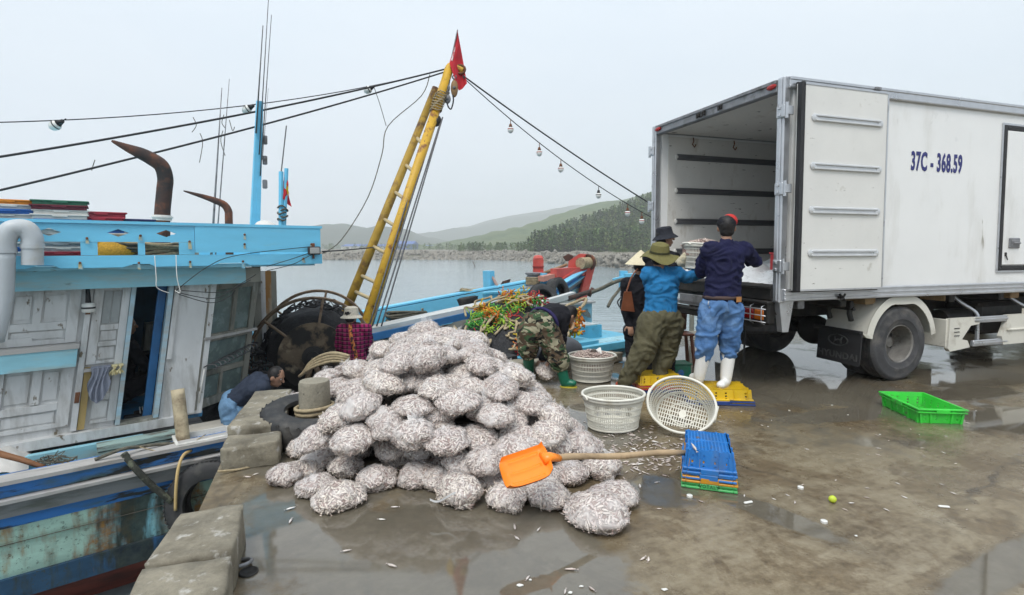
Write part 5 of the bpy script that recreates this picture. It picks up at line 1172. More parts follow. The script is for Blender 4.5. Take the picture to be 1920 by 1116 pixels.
m = MB(); m.tube(smoothpath([TRt - (TRt-RB).normalized()*.3, TRt, TRt + V((.10,.02,.03)), TRt + V((.26,.03,-.04))], 5), [.085]*11 + [.075]*5, 12); m.build('head', M_YEL, lad, True)
m = MB(); c = TRt + V((.2,0,-.03)); m.tube([c + V((.1*cos(a), -.02, .08*sin(a))) for a in [2*pi*k/14 for k in range(14)]], .025, 6, close=True); m.build('shackle', M_RUST, lad, True)
def block(px, py, Y, w, h, mt, label):
    c = at(px, py, Y); e = empty('pulley_block', c, label=label, cat='pulley')
    m = MB(); m.sphere(c, (w, w*.7, h), 14, 10); m.build('cheek', mt, e, True)
    m = MB(); m.tube([c + V((w*.5*cos(a), 0, h*1.25 + w*.5*sin(a))) for a in [2*pi*k/12 for k in range(12)]], .014, 6, close=True); m.build('ring', M_STEELW, e, True)
    m = MB(); m.tube([c + V((0,-w*.8,0)), c + V((0,w*.8,0))], w*.45, 10); m.build('pin', M_STEELW, e, True)
block(852, 166, 10.4, .07, .17, mat('brown_wood_block', (.24,.14,.06), .3, 8, .6, .1, .2, .003), 'brown wooden pulley block hanging at the mast head')
block(838, 165, 10.4, .06, .10, M_ALUD, 'upper grey steel pulley hanging left of the brown block'); block(839, 186, 10.35, .065, .09, M_ALUD, 'lower grey steel pulley under the mast head')
block(816, 226, 10.25, .12, .12, M_CHAS, 'dark steel pulley halfway down the yellow mast'); block(824, 196, 10.3, .06, .17, M_CHAS, 'slim dark pulley against the yellow mast')
m = MB(); 
for k in range(9): c = onleg(RB2, TRt, 175+k*4) ; m.tube([c + V((.115*cos(a), .115*sin(a), .02*sin(a*3+k))) for a in [2*pi*i/12 for i in range(12)]], .012, 5, close=True)
m.build('lashing', M_ROPE, lad, True)
def cable(name, p, q, s_, r, mt, label, n=20, group=None):
    m = MB(); m.tube(sag(p, q, s_, n), r, 5); return m.build(name, mt, smooth=True, label=label, cat='cable', group=group)
for k, (xa, ya, xb, yb) in enumerate([(807,234,692,612),(814,234,698,612),(825,232,706,612),(830,220,715,612)]):
    cable('hoist_line', at(xa,ya,10.2), at(xb,yb,8.9), .0, .014, M_STEELW, ['first', 'second', 'third', 'outermost'][k] + ' hoisting wire right of the yellow mast')
m = MB(); m.tube(smoothpath([at(843,150,10.4), at(838,190,10.35), at(845,205,10.3), at(850,190,10.3), at(849,178,10.3)], 5), .014, 6); m.build('loose_cable', M_WIRE, lad, True)
# wires to the left and right of the mast head
def ext(p, q, d): return q + (q-p).normalized()*d
H0 = at(838, 129, 10.5)
cable('stay_cable', H0, ext(H0, at(0, 283, 6.5), 1.5), .12, .016, M_WIRE, 'upper thick black stay cable running left from the mast head')
cable('stay_cable', H0 + V((0,0,-.05)), ext(H0, at(0, 346, 6.3), 1.5), .10, .015, M_WIRE, 'lower thick black stay cable running left from the mast head')
LWQ = ext(H0, at(0, 203, 7.0), 1.5)
cable('lamp_wire', H0, LWQ, .30, .008, M_WIRE, 'thin lamp wire sagging above the two stay cables on the left')
H1 = at(868, 142, 10.45)
cable('stay_cable', H1, at(1300, 430, 13.0), .10, .016, M_WIRE, 'upper black stay cable running right from the mast head towards the truck')
RP, RQ = H1 + V((0,0,-.03)), at(1290, 440, 12.8)
cable('lamp_wire', RP, RQ, .30, .010, M_WIRE, 'lower festoon wire carrying bulbs from the mast head to the right')
rod('stay_post', V((*at(1300, 430, 13.0)[:2], WZ-.5)), at(1300, 428, 13.0) + V((0,0,.3)), .06, M_GREYW, 'wooden mooring pole behind the truck holding the stay cables', 'pole')
ap = ext(H0, at(0, 283, 6.5), 1.5); rod('aft_mast', V((ap.x, ap.y, 1.37)), ap + V((0,0,1.2)), .05, M_SKYB, 'blue aft mast beyond the left edge holding the stay cables', 'mast')
rope('thin_line', [at(806,140,10.4), at(790,180,10.3), at(728,236,10.0), at(716,290,9.8), at(690,370,9.6), at(640,450,9.2), at(605,475,8.8)], .009, M_ROPED, 'thin slack line hanging left of the yellow mast', 'line')
rope('thin_line', [at(700,160,9.6), at(712,195,9.7), at(724,236,10.0)], .006, M_ROPED, 'short thin line dropping from the stay cable to the slack line', 'line')
rope('thin_line', [at(605,472,6.7), at(660,468,8.2), at(700,464,9.4)], .010, M_WIRE, 'black wire from the roof end to the yellow mast rung', 'line')
def bulb(px, py, Y, label, s=1.0, tilt=0, blk=False, up=.09):
    c = px; e = empty('festoon_bulb', c, (0, tilt, 0), label=label, cat='lamp', group='lamps strung on the wires')
    m = MB(); m.tube([(0,0,.03*s),(0,0,.10*s)], [.04*s,.022*s], 8); m.tube([(0,0,.1*s),(0,0,.1*s+up)], .008, 5); m.build('socket', M_GASK if blk else MATS['rust_metal'], e, True, world=False)
    m = MB(); m.lathe((0,0,0), [(.045*s,.03*s),(.058*s,.015*s),(.06*s,-.03*s),(.045*s,-.065*s),(.02*s,-.085*s),(.001,-.088*s)], 14); m.build('glass', M_WHITEP, e, True, world=False)
    m = MB(); m.lathe((0,0,0), [(.0605*s,.005*s),(.0615*s,-.008*s)], 14); m.build('band', M_GASK if blk else M_LENSR, e, True, world=False)
def on_wire(p, q, s_, px): return min(sag(p, q, s_, 400), key=lambda c: abs(960 + FPX*c.x/(c.y*cos(PITCH) - (c.z-CAMH)*sin(PITCH)) - px))
for k, (px, py) in enumerate([(957,228),(1011,269),(1051,298),(1122,346),(1177,376),(1203,387)]):
    bulb(on_wire(RP, RQ, .30, px) - V((0,0,.19)), 0, 0, ['first', 'second', 'third', 'fourth, black capped', 'fifth', 'last'][k] + ' hanging bulb from the mast on the right hand festoon wire', 1.0, 0, k == 3)
bulb(on_wire(H0, LWQ, .30, 113) - V((.05,0,.06)), 0, 0, 'leftmost white lamp hanging sideways on the thin wire', 1.1, R(60), True, .05); bulb(on_wire(H0, LWQ, .30, 470) - V((.05,0,.06)), 0, 0, 'white lamp on the thin wire at the blue mast', 1.1, R(60), True, .05); bulb(on_wire(H0, LWQ, .30, 697) - V((.05,0,.06)), 0, 0, 'white lamp on the thin wire nearest the yellow mast', 1.1, R(60), True, .05)
for k, (a, b, c_) in enumerate([((178,300),(174,312),(172,320)), ((362,220),(368,235),(360,248)), ((375,250),(380,268),(374,305)), ((420,215),(416,230),(422,240)), ((430,225),(436,245),(440,238)), ((418,245),(414,265),(422,292))]):
    Yk = lerp(6.5, 10.5, a[0]/826); rope('cable_tie', [at(*a, Yk), at(*b, Yk), at(*c_, Yk)], .006, M_ROPED, ['short frayed string end far left on the lower stay', 'frayed string on the upper stay', 'longest frayed string curling below the lower stay', 'string tuft beside the aerials', 'second string tuft beside the aerials', 'string end hanging below the lower stay by the aerials'][k], 'string')
# red pennant at the mast head
fp = at(840, 128, 10.45); ft = at(858, 56, 10.45)
e = empty('pennant', fp, label='red pennant flag flying from the head of the yellow mast', cat='flag')
m = MB(); m.tube([fp - V((0,0,.1)), ft], .012, 6); m.build('staff', M_ALUD, e)
A_, B_, C_, D_ = at(858,57,10.44), at(842,120,10.44), at(860,172,10.40), at(876,158,10.5)
def pf(a, b):
    p = A_.lerp(B_, b).lerp(A_.lerp(D_, b), a) if b <= 1 else None
    return p
m = MB()
def pen(a, b):
    l = A_.lerp(B_, min(1, b*1.7)) if b < .59 else B_.lerp(C_, (b-.59)/.41); r_ = A_.lerp(D_, b)
    if b >= .59: l = at(lerp(843, 860, (b-.59)/.41), lerp(120, 170, (b-.59)/.41), 10.42)
    return l.lerp(r_, a) + V((0, .05*sin(a*5+b*6), 0))
m.grid(pen, 12, 22); m.grid(lambda a, b: pen(a, b) + V((0,.005,0)), 12, 22); m.build('cloth', M_FLAG, e, True)
m = MB(); m.grid(lambda a, b: pen(.08+.28*a*(1-.4*b), .30+.26*b) + V((0,-.012,0)), 3, 8); m.build('white_print', mat('faded_white_print', (.62,.52,.50), .25, 30, .8, .1, 0, dirt=(.48,.03,.04), dscale=26, dlo=.48, dhi=.55), e)
# ---- foredeck gear and bow
m = MB(); a, b = L(2.6, 2.5, .15), L(6.9, 2.62, .62)
q = (b-a).normalized(); u = q.cross(V((0,0,1))).normalized(); w = u.cross(q)
def beam(name, a, b, wd, ht, mt, parent=boat, **k):
    a, b = V(a), V(b); q = (b-a).normalized(); u = q.cross(V((0,0,1))).normalized(); w = u.cross(q); m = MB()
    m.hexa([a-u*wd-w*ht, b-u*wd-w*ht, b+u*wd-w*ht, a+u*wd-w*ht, a-u*wd+w*ht, b-u*wd+w*ht, b+u*wd+w*ht, a+u*wd+w*ht]); return m.build(name, mt, parent, **k)
M_PALEPL = wood('grey_white_plank', (.50,.51,.50), dirt=(.30,.30,.28), dscale=6, dlo=.55, dhi=.8)
beam('long_plank', L(2.4,2.5,.11), L(7.0,2.6,.60), .16, .05, M_PALEPL); beam('plank_edge', L(2.4,2.30,.02), L(7.0,2.40,.51), .03, .06, MATS['deep_blue_jamb']); beam('plank_support', L(6.4,2.45,-.4), L(6.42,2.45,.48), .08, .08, M_GREYW); beam('plank_support', L(5.6,2.52,-.6), L(5.62,2.52,.4), .08, .08, M_GREYW)
rn = random.Random(21)
def coil(name, c, rx, ry, h, mt, label, turns=14, r=.03):
    m = MB()
    for k in range(turns):
        f = k/turns; s_ = rn.uniform(.75, 1.08)
        m.tube([c + BA*(rx*s_*cos(a)) + BN*(ry*s_*sin(a)) + V((0,0, h*f + .03*sin(2*a+k) + rn.uniform(-.01,.01))) for a in [2*pi*i/22 for i in range(22)]], r*rn.uniform(.8, 1.1), 5, close=True)
    return m.build(name, mt, smooth=True, label=label, cat='rope')
coil('rope_coil', bp(765,600,4.6) + V((0,0,-.2)), .48, .3, .42, M_ROPED, 'big coil of dark brown rope on the boat deck right of the hoisting wires', 20, .035)
m = MB()
for k in range(16):
    y0 = rn.uniform(572, 592); m.tube(smoothpath([bp(790, y0+8, 4.4), bp(815, y0+2, 4.4) + V((0,0,.04)), bp(840, y0-8, 4.4), bp(856, y0-14, 4.3)], 4), .03, 6)
m.build('rope_hank', mat('grey_tan_rope', (.26,.23,.17), .3, 30, .9, .05, .6, .004), smooth=True, label='long hank of grey tan rope laid along the boat deck', cat='rope')
TY2 = tyre_mesh('deck_tyre', .42, .24, MATS['old_black_tyre']); p = bp(872, 560, 4.3); mobj('deck_tyre', TY2, None, p + V((0,0,.0)), (R(6), R(-8), .3), label='black tyre lying flat on the foredeck with rope on it', cat='tyre')
coil('rope_coil', bp(885,556,4.3) + V((0,0,.05)), .28, .22, .12, M_ROPE, 'untidy tan rope lying on the black deck tyre', 10, .02)
# blue post with tiller bar, anchor, capstan
p = bp(918, 535, 4.2); beam('bitt_post', p + V((0,0,-.6)), bp(916, 508, 4.2), .14, .07, M_SKYB); m = MB(); m.tube([bp(922,518,4.1), bp(946,560,3.7)], .035, 8); m.build('tiller_bar', mat('pinkish_worn_bar', (.33,.22,.19), .2, 8, .6), boat, True)
an = empty('anchor', bp(945, 535, 3.9), label='rusty anchor fluke sticking up on the foredeck', cat='anchor')
m = MB(); m.prism([bp(936,538,3.9), bp(942,528,3.9), bp(958,523,3.9), bp(952,538,3.9), bp(944,544,3.9)], (0,.08,0)); m.build('fluke', M_EXH, an, recalc=True); m = MB(); m.tube([bp(948,540,3.9), bp(985,528,3.7)], .03, 6); m.build('shank', M_EXH, an, True)
cp = empty('capstan', bp(1002, 545, 3.3), label='grey steel capstan with rope on the foredeck', cat='capstan')
c = bp(1000, 540, 3.3); m = MB(); m.lathe(c, [(.24,-.3),(.24,0),(.16,.02),(.15,.30),(.19,.32),(.19,.36),(.001,.37)], 18); m.build('drum', M_ALUD, cp, 35); m = MB(); m.lathe(c, [(.30,-.02),(.32,.0),(.32,.03),(.16,.05)], 20); m.build('flange', M_ALU, cp, 35)
m = MB()
for k in range(5): m.tube([c + V((.17*cos(a), .17*sin(a), .10+.035*k)) for a in [2*pi*i/16 for i in range(16)]], .018, 5, close=True)
m.build('wound_rope', M_ROPE, cp, True)
beam('bitt_post', bp(1013,548,3.2) + V((0,0,-.4)), bp(1014, 512, 3.2), .14, .08, M_SKYB)
coil('rope_coil', bp(1030,540,3.2) + V((0,0,-.02)), .3, .25, .1, M_ROPED, 'tangled dark rope on the deck behind the red stem', 8, .02)
M_REDW = mat('faded_red_wood_paint', (.50,.075,.06), .1, 5, .55, .1, .2, .003, dirt=(.50,.20,.15), dscale=5, dlo=.55, dhi=.75)
stem = empty('bow_fittings', parent=boat)
beam('stem_post', L(8.35,3,.1), L(8.75,3,1.15), .08, .12, M_REDW, stem)
c0 = at(1084, 500, 13.0); m = MB(); m.prism([at(1064,512,12.9), at(1085,514,13.0), at(1098,477,13.1), at(1086,476,13.05), at(1066,490,12.95)], V((.1,.30,0))); m.build('stem_head', M_REDW, stem, recalc=True)
beam('cross_bitt', at(1038,512,12.4), at(1098,508,13.2), .10, .10, M_REDW, stem); beam('cross_bitt', at(1014,523,12.2), at(1066,512,12.8), .09, .06, wood('pale_red_plank', (.52,.24,.18)), stem); beam('brace', at(1048,530,12.4), at(1078,508,12.9), .09, .07, M_REDW, stem); beam('brace', at(1010,516,13.4), at(1062,508,13.6), .09, .07, M_REDW, stem)
beam('samson_post', at(1009,520,13.6) - V((0,0,.3)), at(1009,486,13.6), .13, .13, M_REDW, stem); m = MB(); c = at(1009,484,13.6); m.lathe(c, [(.175,-.02),(.175,.0),(.13,.06),(.001,.08)], 4, phase=pi/4); m.build('post_cap', M_REDW, stem); beam('post_band', at(1009,501,13.58), at(1009,499,13.58), .135, .14, mat('dark_red_band', (.25,.03,.03), .1, 5), stem)
m = MB(); m.tube([at(1088,494,12.9), at(1110,492,13.3)], [.14,.14], 16); m.build('roller', M_ROPE, stem, 40); m = MB(); m.lathe(at(1104,492,13.2), [(.2,-.03),(.2,.03),(.001,.035)], 16, (.7,.7,0), cap0=True); m.build('roller_flange', M_EXH, stem, 40); m = MB(); m.tube([at(1078,516,12.8), at(1106,508,13.3)], .05, 8); m.build('roller_bar', mat('bare_brown_wood', (.30,.17,.09), .2, 8), stem, True)
m = MB(); m.tube([at(1020,512,13.2), at(1064,496,13.2)], .035, 8); m.build('boat_hook', MATS['bare_brown_wood'], stem, True)
m = MB(); m.prism([at(1056,482,13.4), at(1066,476,13.4), at(1076,480,13.4), at(1072,488,13.4), at(1062,490,13.4)], (0,.15,0)); m.build('old_fitting', M_EXH, stem, recalc=True)
TY3 = tyre_mesh('bow_tyre', .32, .22, MATS['old_black_tyre']); mobj('bow_tyre', TY3, None, at(1046, 550, 10.9), (R(78), R(0), R(52)), label='black fender tyre hanging on the blue bow', cat='tyre')
TYb = bpy.data.objects.new('bow_tyre', TY3); link(TYb); TYb.location = at(1018, 562, 10.3); TYb.rotation_euler = (R(55), 0, R(30)); tag(TYb, 'second fender tyre left of the bow tyre half behind the net', 'tyre')
# ---- net heap with floats
hp0 = at(950, 655, 8.3)
def heap(u, w):
    x = lerp(858, 1042, u); Y = lerp(7.5, 9.4, w); prof = sin(min(1, max(0, u))*pi)**.55
    zt = lerp(at(x, 690, 7.5).z, at(x, 560 + 30*(1-prof), 9.0).z, sin(w*pi/2)**.8) if w < .8 else at(x, 560+30*(1-prof), 9.0).z - (w-.8)*1.2
    p = V((at(x, 600, Y).x, Y, zt)); return p + V((0,0,.10*fbm((p.x*2.2, p.y*2.2, 0), 4) - .45*(1-prof)))
nh = empty('net_heap', V((hp0.x, hp0.y, -.3)), label='heap of dark net on the boat topped with coloured floats and rope', cat='net')
m = MB(); m.grid(heap, 60, 50); m.build('net', M_NET, nh, True)
yarn = {'yellow': (.62,.45,.03), 'green': (.07,.32,.06), 'orange': (.56,.17,.02), 'red': (.36,.03,.03), 'lime': (.32,.48,.05)}
YM = {k: mat('float_yarn_'+k, c, .25, 20, .8, .1, .2, .003) for k, c in yarn.items()}
spots = {'yellow': [(885,648),(903,580),(918,586),(985,628),(990,640),(950,566),(962,572),(975,556),(1000,612),(1002,636)], 'green': [(878,652),(893,612),(935,592),(955,582),(965,565),(1010,570),(945,600),(930,580),(905,600)], 'orange': [(910,588),(948,556),(958,562),(925,600),(983,645),(992,652),(880,640),(990,568)], 'red': [(883,640),(1005,560),(985,655),(958,600),(1012,566)], 'lime': [(940,588),(912,620),(970,580),(950,610),(890,598)]}
for cn, ls in spots.items():
    m = MB()
    for (px, py) in ls:
        Y = lerp(9.1, 7.75, max(0, min(1, (py-556)/95))) - .12
        c = at(px, py, Y)
        for k in range(30):
            d = V((rn.gauss(0,1), rn.gauss(0,.7), rn.gauss(0,.8))).normalized(); s_ = rn.uniform(.05, .13); c2 = c + V((rn.uniform(-.12,.12), rn.uniform(-.1,.1), rn.uniform(-.07,.08)))
            e2 = V((rn.gauss(0,1), rn.gauss(0,1), rn.gauss(0,.6))).normalized(); m.tube([c2, c2 + d*s_*.6 + e2*s_*.35, c2 + d*s_ + V((0,0,.01))], [.008, .009, .010], 4)
    m.build('float_tufts', YM[cn], nh, True, kind='stuff', label=f'{cn} plastic float yarn on the net heap')
for k in range(17):
    x0 = rn.uniform(862, 985); y0 = rn.uniform(570, 640); P = []
    for j in range(6):
        x0 += rn.uniform(-10, 34); y0 += rn.uniform(-22, 16); y0 = max(556, min(655, y0)); P.append(at(x0, y0, lerp(9.0, 7.8, max(0, min(1, (y0-556)/95))) - .18))
    m = MB(); m.tube(smoothpath(P, 6), .018, 6); m.build('float_rope', M_ROPE, nh, True)
m = MB(); m.tube(smoothpath([at(900,632,7.9), at(905,608,8.2), at(920,595,8.4)], 5), .02, 6); m.build('float_rope', M_ROPE, nh, True)
# black rubber mat and plank along the near gunwale
beam('rubber_strip', at(868,692,7.0), at(962,668,7.5), .10, .03, M_GASK); 
m = MB(); m.grid(lambda a, b: at(lerp(872, 1050, a), lerp(700-22*a, 676-16*a, b), lerp(7.0, 7.6, b)+.3*a) + V((0,0,.01*sin(a*20))), 12, 4); m.build('rubber_mat', mat('wet_grey_rubber', (.10,.10,.105), .2, 5, .35, .1, .1, .003), boat, True)
m = MB(); c = at(1045, 655, 7.5); m.sphere(c, (.36, .22, .2), 16, 10); m.build('float_buoy', mat('dark_grey_float', (.07,.075,.085), .2, 5, .5), smooth=True, label='dark grey float lying between net heap and blue deck', cat='float')
# ---- small blue boat at the right
SB = empty('small_boat', at(1130, 650, 8.6) - V((0,0,1.2)), label='small pale blue boat with deck hatches between the quay and the big boat', cat='boat')
M_AQUA = mat('aqua_deck_paint', (.11,.43,.60), .12, 4, .45, .1, .15, .003, dirt=(.07,.20,.27), dscale=6, dlo=.56, dhi=.75)
M_AQW = mat('worn_aqua_white', (.30,.52,.60), .15, 5, .6, .1, .3, .004, dirt=(.10,.13,.13), dscale=7, dlo=.55, dhi=.68)
SA = V((.80,.60,0)); SN = V((-.60,.80,0)); SO = at(1050, 668, 8.0); SO.z = 0
def SLp(t_, o, z): return SO + SA*t_ + SN*o + V((0,0,z))
def sb(name, mt, t0, t1, o0, o1, z0, z1, parent=SB): m = MB(); m.hexa([SLp(t0,o0,z0),SLp(t1,o0,z0),SLp(t1,o1,z0),SLp(t0,o1,z0),SLp(t0,o0,z1),SLp(t1,o0,z1),SLp(t1,o1,z1),SLp(t0,o1,z1)]); return m.build(name, mt, parent)
sb('hull', M_AQW, -2.3, 2.5, .0, 2.1, -2.0, -.16); sb('deck', M_AQUA, -2.32, 2.55, -.03, 2.12, -.158, -.11); sb('gunwale', M_AQUA, -2.3, 2.5, -.06, .06, -.108, .0)
sb('hatch_lid', M_AQUA, -.1, 1.0, .16, .85, -.108, .03); sb('hatch_lid', M_AQUA, .95, 1.9, .95, 1.5, -.108, .12); sb('hatch_top', mat('grey_white_hatch', (.48,.52,.52), .12, 5, .6, .1, .2, .003, dirt=(.28,.36,.38), dscale=5, dlo=.5, dhi=.7), .99, 1.86, .99, 1.46, .122, .135)
sb('deck_step', M_AQW, .9, 2.2, .12, .5, -.108, -.03)
sb('bulkhead', M_AQW, .75, 2.45, 1.75, 1.82, -.1, .42); sb('bulkhead_rail', M_CAPW, .70, 2.5, 1.70, 1.88, .422, .46); sb('raised_deck', M_DECK, .8, 2.45, 1.825, 2.9, .30, .36); sb('far_gunwale', M_AQUA, .6, 2.5, 2.9, 3.0, .0, .62); sb('far_gunwale_cap', M_AQUA, .55, 2.55, 2.86, 3.06, .622, .66); sb('raised_hull', M_AQW, .7, 2.48, 1.83, 2.88, -1.9, .29)
m = MB(); m.grid(lambda a, b: SLp(lerp(.85, 2.3, a), lerp(1.62, 2.2, b), .47 - (.30*(1-b)**3)*(sin(a*8)*.5+.6) + .05*fbm((a*6, b*6, 2), 3)), 30, 16); m.build('draped_net', mat('grey_green_net', (.10,.12,.115), .35, 30, .85, .1, .8, .01), SB, True)
beam('bitt_post', at(1180, 545, 10.2), at(1180, 513, 10.2), .09, .09, M_SKYB, SB); beam('bitt_post', at(1168, 545, 10.5), at(1169, 508, 10.5), .07, .07, M_SKYB, SB); beam('cross_bar', at(1150, 527, 10.3), at(1200, 515, 10.3), .05, .05, M_SKYB, SB)
rope('mooring_rope', [at(1110,548,10.0), at(1130,540,9.9), at(1150,530,9.8), at(1170,524,9.9), at(1190,522,9.9)], .035, M_ROPED, 'dark rope running up to the blue bitts of the small boat')
rope('mooring_rope', [at(1172,528,10.0), at(1160,545,9.9), at(1148,560,9.7), at(1140,575,9.5)], .03, M_ROPED, 'dark rope hanging from the blue bitts onto the small boat')
rope('mooring_rope', [at(1058,590,9.0), at(1062,575,9.0), at(1078,567,9.2), at(1098,560,9.4), at(1094,572,9.2), at(1080,585,9.0)], .03, M_ROPE, 'loop of tan rope beside the yellow float bunch')
beam('long_pole', at(980,580,9.2), at(1075,552,10.2), .06, .05, M_PALEPL, None, label='grey white pole lying across the boats behind the bending man', cat='pole')
m = MB(); m.tube([at(1066,560,10.0), at(1112,545,10.6)], .05, 8); m.tube([at(1104,556,10.5), at(1112,540,10.5)], .04, 8); m.build('mooring_log', M_EXH, SB, True)
fb_ = empty('float_bunch', at(1075, 605, 8.8), label='bunch of yellow and orange floats on the edge of the small boat', cat='floats')
for cn, dx in (('yellow', 0), ('orange', .10)):
    m = MB()
    for k in range(90):
        c = at(rn.uniform(1062, 1088)+dx*40, rn.uniform(578, 625), 8.7); m.tube([c, c + V((rn.uniform(-.06,.06), rn.uniform(-.05,.05), rn.uniform(-.10,.04)))], [.012,.018], 4)
    m.build('float_tufts', YM[cn], fb_, True, kind='stuff')
m = MB(); c = at(1065, 612, 8.6); m.lathe(c, [(.001,-.1),(.09,-.09),(.10,0),(.085,.08),(.06,.085),(.05,.0)], 14, (.3,-.8,.3)); m.build('float_can', mat('tan_float', (.42,.26,.14), .2, 8, .5), fb_, True)
m = MB(); m.grid(lambda a, b: at(lerp(1034, 1058, a)+8*b, lerp(572, 606, b)+6*a, 8.6) + V((0,.04*sin(a*8),0)), 10, 8); m.build('cloth_bag', mat('red_blue_cloth', (.42,.04,.06), .1, 8, .8, .1, .2, .003), smooth=True, label='red cloth bag hanging behind the bending man', cat='bag')
# stick in the water, far left pier piles
rod('driftwood', gp(893, 500, WZ) - V((0,0,.5)), gp(890, 500, WZ) + V((-.35,0,.95)), .11, M_EXH, 'dark crooked stick standing in the open water', 'stick', .05)
# ================================================================== BAGS OF FISH
rf = random.Random(11)
t = NT('small_silver_fish'); ca = t.n('ShaderNodeVertexColor'); ca.layer_name = 'tint'
oi = t.n('ShaderNodeObjectInfo'); t.set(base=t.mix(1.0, ca.outputs['Color'], t.ramp(oi.outputs['Random'], [(0, (.78,.74,.72)), (.5, (.95,.93,.92)), (1, (1,.98,.93))]), 'MULTIPLY'), rough=.32, spec=.5); M_FISH = t.mat
def fish_into(m, col, c, d, nrm, ln, wd, th, shade):
    d = d.normalized(); s_ = nrm.cross(d).normalized(); nrm = d.cross(s_); k0 = len(m.v)
    bend = s_*(ln*.06*rf.uniform(-1, 1))
    rings = [(-.28, .62), (.08, 1.0), (.34, .55)]
    vs = [c - d*(ln*.5)]
    for x, w in rings:
        q = c + d*(ln*x) + bend*(1-4*x*x)
        vs += [q + s_*(wd*w*.5), q + nrm*(th*w*.5), q - s_*(wd*w*.5), q - nrm*(th*w*.5)]
    vs.append(c + d*(ln*.42)); tl = c + d*(ln*.5)
    fs = []
    for k in range(4):
        k2 = (k+1) % 4; fs.append((0, 1+k2, 1+k))
        for r_ in range(2): fs.append((1+4*r_+k, 1+4*r_+k2, 5+4*r_+k2, 5+4*r_+k))
        fs.append((9+k, 9+k2, 13))
    vs += [tl + s_*(wd*.45) + d*(ln*.06), tl - s_*(wd*.45) + d*(ln*.06)]; fs.append((13, 14, 15))
    m.add(vs, fs)
    back = [shade[0]*.50, shade[1]*.43, shade[2]*.41]; vc = [shade] + [shade, shade, back, shade]*3 + [shade, back, back]
    col.extend(vc)
def fish_mesh(name, m, col, mt=None):
    me = m.mesh(name, mt or M_FISH, True); a = me.color_attributes.new('tint', 'FLOAT_COLOR', 'POINT')
    a.data.foreach_set('color', [x for c in col for x in (c[0], c[1], c[2], 1.0)]); return me
def fshade():
    r_ = rf.random(); b = rf.uniform(.88, 1.14)
    c = (.80,.73,.66) if r_ < .52 else (.72,.62,.57) if r_ < .76 else (.64,.57,.53) if r_ < .90 else (.86,.80,.73) if r_ < .97 else (.44,.33,.30)
    return tuple(min(.9, v_*b) for v_ in c)
t = NT('clear_plastic_film'); v = t.map(rnd=True); n1 = t.noise(v, 7, 4, .55, 1.2); n2 = t.noise(v, 45, 4, .7, .5)
tr = t.n('ShaderNodeBsdfTransparent'); tr.inputs[0].default_value = (.97,.97,.98,1); mx = t.n('ShaderNodeMixShader')
t.set(base=(.92,.885,.86), rough=.2, spec=.6); t.bump(t.math('ADD', n1, t.math('MULTIPLY', n2, .15)), .6, .012)
t.l(t.ramp(n1, [(.32, .10), (.52, .20), (.68, .45)]), mx.inputs[0]); t.l(tr.outputs[0], mx.inputs[1]); t.l(t.p.outputs[0], mx.inputs[2]); t.l(mx.outputs[0], t.out.inputs[0]); M_FILM = t.mat
t.mat.use_transparent_shadow = True if hasattr(t.mat, 'use_transparent_shadow') else True
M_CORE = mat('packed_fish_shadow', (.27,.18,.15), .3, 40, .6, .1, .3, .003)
def bag_shape(seed, a=.168, b=.142, c=.105):
    def r_(d):
        lump = 1 + .17*noise.noise(d*1.7 + V((seed*3.1, 0, seed))) + .06*noise.noise(d*4 + V((0, seed*2.3, 1)))
        p = V((d.x*a, d.y*b, d.z*c))*lump
        if p.z < -c*.62: p.z = -c*.62 + (p.z + c*.62)*.25
        # squarish, slumped section
        q = max(abs(d.x), abs(d.y)); p.x *= 1 + .10*(1-abs(d.z)); p.y *= 1 + .10*(1-abs(d.z))
        return p + V((0,0,c*.66))
    return r_
BAGS = []
